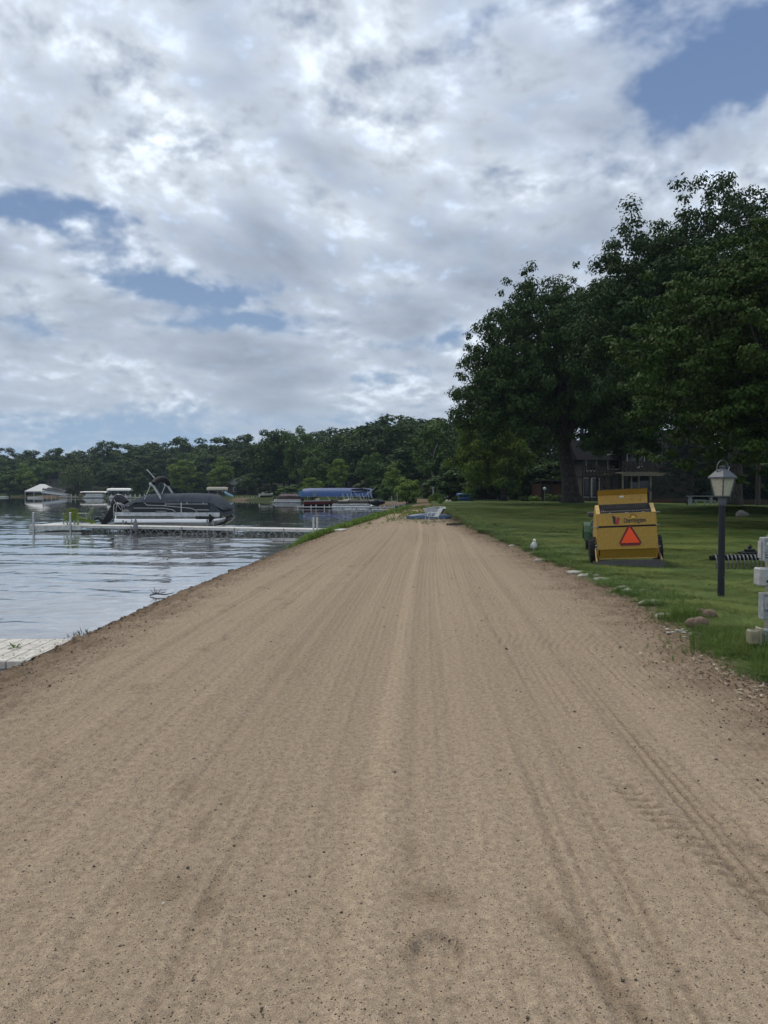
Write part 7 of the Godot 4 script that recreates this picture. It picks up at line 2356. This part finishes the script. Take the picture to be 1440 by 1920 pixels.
func sow() -> void:
	var blade := mat(0.125, 0.205, 0.058, 0.6)
	blade.vertex_color_use_as_albedo = true
	blade.metallic_specular = 0.3
	blade.backlight_enabled = true
	blade.backlight = Color(0.28, 0.36, 0.08)
	# lawn
	var t := [tuft_mesh(16, 0.075, 0.0035, 0.35), tuft_mesh(16, 0.075, 0.0035, 0.5), tuft_mesh(14, 0.09, 0.004, 0.6)]
	var list := []
	for i in 105000:
		var d := exp(lerpf(log(4.6), log(70.0), pow(rng.randf(), 0.9)))
		var x := rng.randf_range(lawn_x(d) - 0.05, X(1475, d) + 0.3)
		var l := x - lawn_x(d)
		var thin := smoothstep(-0.05, 0.9, l + 0.55 * _med.get_noise_2d(x * 0.4, d * 0.4))
		if rng.randf() > thin:
			continue
		var y := ground_y(x, d)
		var lush := 0.5 + 0.5 * _wob.get_noise_2d(x * 4.0, d * 4.0)
		var h := (0.040 + 0.036 * lush) * rng.randf_range(0.8, 1.25) + 0.03 * exp(-pow((l - 0.5) / 0.4, 2.0))
		var w := clampf(d / 13.0, 0.8, 3.5)
		var dry := smoothstep(0.55, 0.95, 0.5 + 0.7 * _wob.get_noise_2d(x * 1.3 + 20.0, d * 1.3)) * 0.7
		var patchy := _med.get_noise_2d(x * 0.55 + 11.0, d * 0.55)
		if patchy > 0.34 and rng.randf() < 0.75:
			continue
		h *= 1.0 + 0.8 * patchy
		var k := rng.randf_range(0.8, 1.2) * (0.8 + 0.4 * lush) * (1.0 - 0.35 * patchy)
		dry = maxf(dry, 0.9 * smoothstep(0.12, 0.34, patchy))
		list.append([i % 3, upright(Vector3(x, y, -d), Vector3(w, h, w)), Color(k * (0.98 + dry), k * (1.0 + dry * 0.30), k)])
	scatter("lawn_grass", "short mown grass of the lawn, blade by blade", "grass", t, list, blade)
	# taller tufts on the broken edge
	list = []
	t = [tuft_mesh(26, 0.30, 0.014, 0.55), tuft_mesh(22, 0.34, 0.015, 0.8)]
	for i in 5200:
		var d := exp(lerpf(log(4.8), log(40.0), rng.randf()))
		var x := lawn_x(d) + absf(rng.randfn(0.0, 0.30)) - 0.18
		if rng.randf() < 0.12:
			x = lawn_x(d) - absf(rng.randfn(0.0, 0.16 if d < 8.0 else 0.32))
		var n := _wob.get_noise_2d(x * 3.0, d * 5.0)
		if n < -0.05 and rng.randf() < 0.8:
			continue
		var h := rng.randf_range(0.05, 0.13) * (1.0 + 0.7 * maxf(n, 0.0))
		if d < 6.6:
			h *= 1.5
		var y := maxf(ground_y(x, d), beach_y(x, d) - 0.01)
		var k := rng.randf_range(0.8, 1.2)
		if x < lawn_x(d) - 0.1:
			h *= 0.5
		list.append([i % 2, upright(Vector3(x, y, -d), Vector3(h * 0.9, h, h * 0.9)), Color(k * 1.1, k, k * 0.9)])
	# named clumps of long grass: by the stones, and round the electric post
	for q in [[3.62, 8.75, 0.24, 0.26, 160], [3.40, 7.25, 0.34, 0.24, 200], [3.72, 6.75, 0.36, 0.30, 230], [3.45, 6.25, 0.20, 0.30, 170], [3.75, 6.2, 0.3, 0.34, 150], [3.35, 5.75, 0.15, 0.14, 60], [3.9, 7.6, 0.4, 0.16, 120]]:
		for i in q[4]:
			var x: float = q[0] + rng.randfn(0.0, q[2])
			var d: float = q[1] + rng.randfn(0.0, q[2])
			var r: float = Vector2(x - q[0], d - q[1]).length() / (q[2] * 2.0)
			var h: float = q[3] * rng.randf_range(0.5, 1.1) * clampf(1.2 - r, 0.3, 1.0)
			var k := rng.randf_range(0.8, 1.25)
			list.append([i % 2, upright(Vector3(x, maxf(ground_y(x, d), beach_y(x, d) - 0.01), -d), Vector3(h * 0.55, h, h * 0.55)), Color(k * 1.15, k * 1.05, k * 0.9)])
	scatter("edge_grass", "long uneven grass along the broken edge of the lawn", "grass", t, list, blade)
	# reedy strip on the waterline and the weeds at the beach's end
	list = []
	t = [tuft_mesh(20, 0.45, 0.030, 0.5), tuft_mesh(18, 0.5, 0.035, 0.7)]
	for i in 5200:
		var d := rng.randf_range(24.5, 76.0)
		var fade := smoothstep(24.5, 29.0, d)
		var wide := lerpf(0.35, 1.1, smoothstep(26.0, 50.0, d))
		var x := along(_shore_d, _shore_x, d) + 0.05 + rng.randf() * wide
		if rng.randf() > 0.25 + fade:
			continue
		var h := rng.randf_range(0.10, 0.34) * (0.45 + 0.55 * fade)
		var k := rng.randf_range(0.8, 1.25)
		list.append([i % 2, upright(Vector3(x, beach_y(x, d) if d < 60.0 else ground_y(x, d), -d), Vector3(h, h, h)), Color(k * 1.25, k * 1.2, k * 0.8)])
	for i in 2600:
		var d := rng.randf_range(33.0, 76.0)
		var x := rng.randf_range(along(_shore_d, _shore_x, d) + 0.6, lawn_x(d) + 0.2)
		if rng.randf() > smoothstep(33.0, 56.0, d) * smoothstep(-0.35, 0.4, _wob.get_noise_2d(x * 2.0, d)) + 0.04:
			continue
		var h := rng.randf_range(0.05, 0.20)
		var k := rng.randf_range(0.8, 1.25)
		list.append([i % 2, upright(Vector3(x, beach_y(x, d) if d < 60.0 else ground_y(x, d), -d), Vector3(h, h, h)), Color(k * 1.5, k * 1.2, k * 0.9)])
	scatter("shore_weeds", "bright green weeds along the waterline and the far end of the beach", "weeds", t, list, blade)
	# grit and small stones on the sand
	var st := [Mb.new().stone(Vector3.ZERO, Vector3(1.0, 0.6, 0.8), bump_noise, 1.0, 4, 6, 0.7).mesh(), Mb.new().stone(Vector3.ZERO, Vector3(0.9, 0.7, 1.0), bump_noise, 9.0, 4, 6, 0.9).mesh()]
	var grit := mat(1.0, 1.0, 1.0, 0.9)
	grit.vertex_color_use_as_albedo = true
	list = []
	for i in 8500:
		var d := exp(lerpf(log(1.9), log(32.0), pow(rng.randf(), 1.15)))
		var x := rng.randf_range(maxf(along(_shore_d, _shore_x, d) + 0.3, X(-20, d)), minf(lawn_x(d) + 0.1, X(1460, d)))
		if rng.randf() > 0.45 + 0.9 * _wob.get_noise_2d(x * 3.0, d * 0.7 + 10.0):
			continue
		var r := rng.randf_range(0.0012, 0.0030) * (1.0 + 2.4 * pow(rng.randf(), 12.0)) * clampf(d / 3.6, 0.9, 1.9)
		var c: Color = [Color(0.055, 0.046, 0.038), Color(0.10, 0.082, 0.064), Color(0.16, 0.125, 0.095), Color(0.21, 0.165, 0.125), Color(0.48, 0.44, 0.38)][[0, 1, 1, 2, 2, 3, 3, 4][rng.randi_range(0, 7)]]
		list.append([i % 2, upright(Vector3(x, beach_y(x, d) + r * 0.25, -d), Vector3.ONE * r), c])
	scatter("beach_grit", "dark and pale grit and small pebbles strewn over the raked sand", "pebbles", st, list, grit)
	# clods and drift along the wet edge, crumbs below the lawn
	list = []
	for i in 7000:
		var d := exp(lerpf(log(6.5), log(34.0), rng.randf()))
		var s := absf(rng.randfn(0.0, 0.22)) + 0.01
		if rng.randf() < 0.35:
			s = rng.randf_range(0.2, 1.3)
		var x := shore_x(d) + s
		var r := rng.randf_range(0.004, 0.014) * (1.0 + 1.3 * pow(rng.randf(), 8.0)) * (1.0 if s < 0.4 else 0.6)
		var c: Color = [Color(0.075, 0.054, 0.037), Color(0.11, 0.08, 0.054), Color(0.16, 0.117, 0.08), Color(0.045, 0.042, 0.030)][rng.randi_range(0, 3)]
		list.append([i % 2, upright(Vector3(x, beach_y(x, d) + r * 0.2, -d), Vector3.ONE * r), c])
	for i in 6000:
		var d := exp(lerpf(log(4.6), log(26.0), rng.randf()))
		var x := lawn_x(d) - absf(rng.randfn(0.0, 0.45)) + 0.15
		var r := rng.randf_range(0.003, 0.010)
		var c: Color = [Color(0.12, 0.085, 0.058), Color(0.16, 0.12, 0.082), Color(0.085, 0.062, 0.044)][rng.randi_range(0, 2)]
		list.append([i % 2, upright(Vector3(x, maxf(ground_y(x, d), beach_y(x, d)) + r * 0.2, -d), Vector3.ONE * r), c])
	scatter("shore_clods", "dark damp clods and bits of drift along the water's edge", "clods", st, list, grit)
	# dead leaves below the electric post
	var lf := Mb.new()
	lf.v = PackedVector3Array([Vector3(-1, 0, 0), Vector3(0, 0.25, 0.45), Vector3(1, 0.1, 0), Vector3(-1, 0, 0), Vector3(1, 0.1, 0), Vector3(0, 0.2, -0.45)])
	lf.n = PackedVector3Array()
	list = []
	for i in 900:
		var q: Array = [[3.25, 5.25, 0.28], [3.05, 5.75, 0.20], [2.95, 6.3, 0.25], [3.25, 6.9, 0.4]][[0, 0, 0, 1, 2, 3][rng.randi_range(0, 5)]]
		var x: float = q[0] + rng.randfn(0.0, q[2])
		var d: float = q[1] + rng.randfn(0.0, q[2])
		var r := rng.randf_range(0.008, 0.028)
		var c: Color = [Color(0.36, 0.29, 0.20), Color(0.24, 0.18, 0.12), Color(0.46, 0.40, 0.30), Color(0.14, 0.10, 0.07)][rng.randi_range(0, 3)]
		list.append([0, Transform3D(Basis.from_euler(Vector3(rng.randf_range(-0.6, 0.6), rng.randf() * TAU, rng.randf_range(-0.6, 0.6))).scaled_local(Vector3(r, r, r)), Vector3(x, maxf(ground_y(x, d), beach_y(x, d)) + 0.012, -d)), c])
	scatter("leaf_litter", "dry pale leaves lying below the electric post at right", "leaf litter", [lf.mesh()], list, grit)

func _ready() -> void:
	rng.seed = 20240611
	# ---- camera, sky, sun, exposure
	var cam := Camera3D.new()
	cam.name = "camera"
	cam.fov = 70.0
	cam.near = 0.05
	cam.far = 2000.0
	cam.position = Vector3(0, 1.6, 0)
	cam.rotation_degrees = Vector3(-1.63, 0, 0)
	add_child(cam)
	cam.current = true
	var env := Environment.new()
	env.background_mode = Environment.BG_SKY
	env.tonemap_mode = Environment.TONE_MAPPER_LINEAR
	env.tonemap_exposure = 1.0
	env.sdfgi_enabled = true
	env.ssao_enabled = true
	env.ssil_enabled = true
	env.fog_enabled = true
	env.fog_density = 0.00022
	env.fog_light_color = Color(0.78, 0.86, 0.95)
	var sky := Sky.new()
	var pano := PanoramaSkyMaterial.new()
	pano.panorama = sky_panorama()
	sky.sky_material = pano
	env.sky = sky
	var we := WorldEnvironment.new()
	we.name = "air"
	we.environment = env
	add_child(we)
	var sun := DirectionalLight3D.new()
	sun.name = "sun"
	sun.light_color = Color(1.0, 0.955, 0.88)
	sun.light_energy = 0.5
	sun.light_angular_distance = 14.0
	sun.shadow_enabled = true
	# high, ahead and to the left, behind thin cloud
	sun.rotation = Vector3(deg_to_rad(-56), deg_to_rad(180 + 28), 0)
	add_child(sun)
	# ---- the place
	bump_noise = _noise(5, 1.0, 4, 0.55)
	make_textures()
	make_materials()
	lay_ground()
	plant_far_shore()
	plant_lawn_trees()
	house()
	picnic_and_wall()
	# ---- things
	near_dock()
	long_dock()
	covered_pontoon()
	adirondack(M.chair_green, M.chair_green, Vector3(-16.02, -0.095, -37.35), -2.55, "green slatted deck chair at the end of the long dock, back to camera")
	adirondack(M.chair_sunlit, M.chair_green, Vector3(-15.80, -0.095, -38.30), -1.50, "second deck chair seen side on with back coloured pale as if sunlit, right of the green one")
	far_moorings()
	beach_things()
	beach_cleaner()
	landscape_rake()
	lamp_post()
	power_pedestal()
	waterline_things()
	sow()

func sky_panorama() -> ImageTexture:
	sky_setup()
	# the whole sphere coarsely, then the part of it over the lake at full fineness
	var w := 1024
	var im := Image.create(w, w / 2, false, Image.FORMAT_RGBF)
	for y in w / 2:
		var el := (0.5 - (y + 0.5) / (w / 2)) * PI
		for x in w:
			var az := ((x + 0.5) / w - 0.5) * TAU
			var c := sky_color(Vector3(sin(az) * cos(el), sin(el), -cos(az) * cos(el)))
			im.set_pixel(x, y, Color(c.x, c.y, c.z))
	var big := 4096
	im.resize(big, big / 2, Image.INTERPOLATE_BILINEAR)
	var x0 := int(big * (0.5 - 0.13))
	var x1 := int(big * (0.5 + 0.13))
	var y0 := int(big / 2 * (0.5 - 0.30))
	var y1 := big / 4 + 2
	for y in range(y0, y1):
		var el := (0.5 - (y + 0.5) / (big / 2)) * PI
		for x in range(x0, x1):
			var az := ((x + 0.5) / big - 0.5) * TAU
			var c := sky_color(Vector3(sin(az) * cos(el), sin(el), -cos(az) * cos(el)))
			im.set_pixel(x, y, Color(c.x, c.y, c.z))
	# the picture's left edge looks along -z
	var half := Image.create(big, big / 2, false, Image.FORMAT_RGBF)
	half.blit_rect(im, Rect2i(big / 2, 0, big / 2, big / 2), Vector2i(0, 0))
	half.blit_rect(im, Rect2i(0, 0, big / 2, big / 2), Vector2i(big / 2, 0))
	return ImageTexture.create_from_image(half)
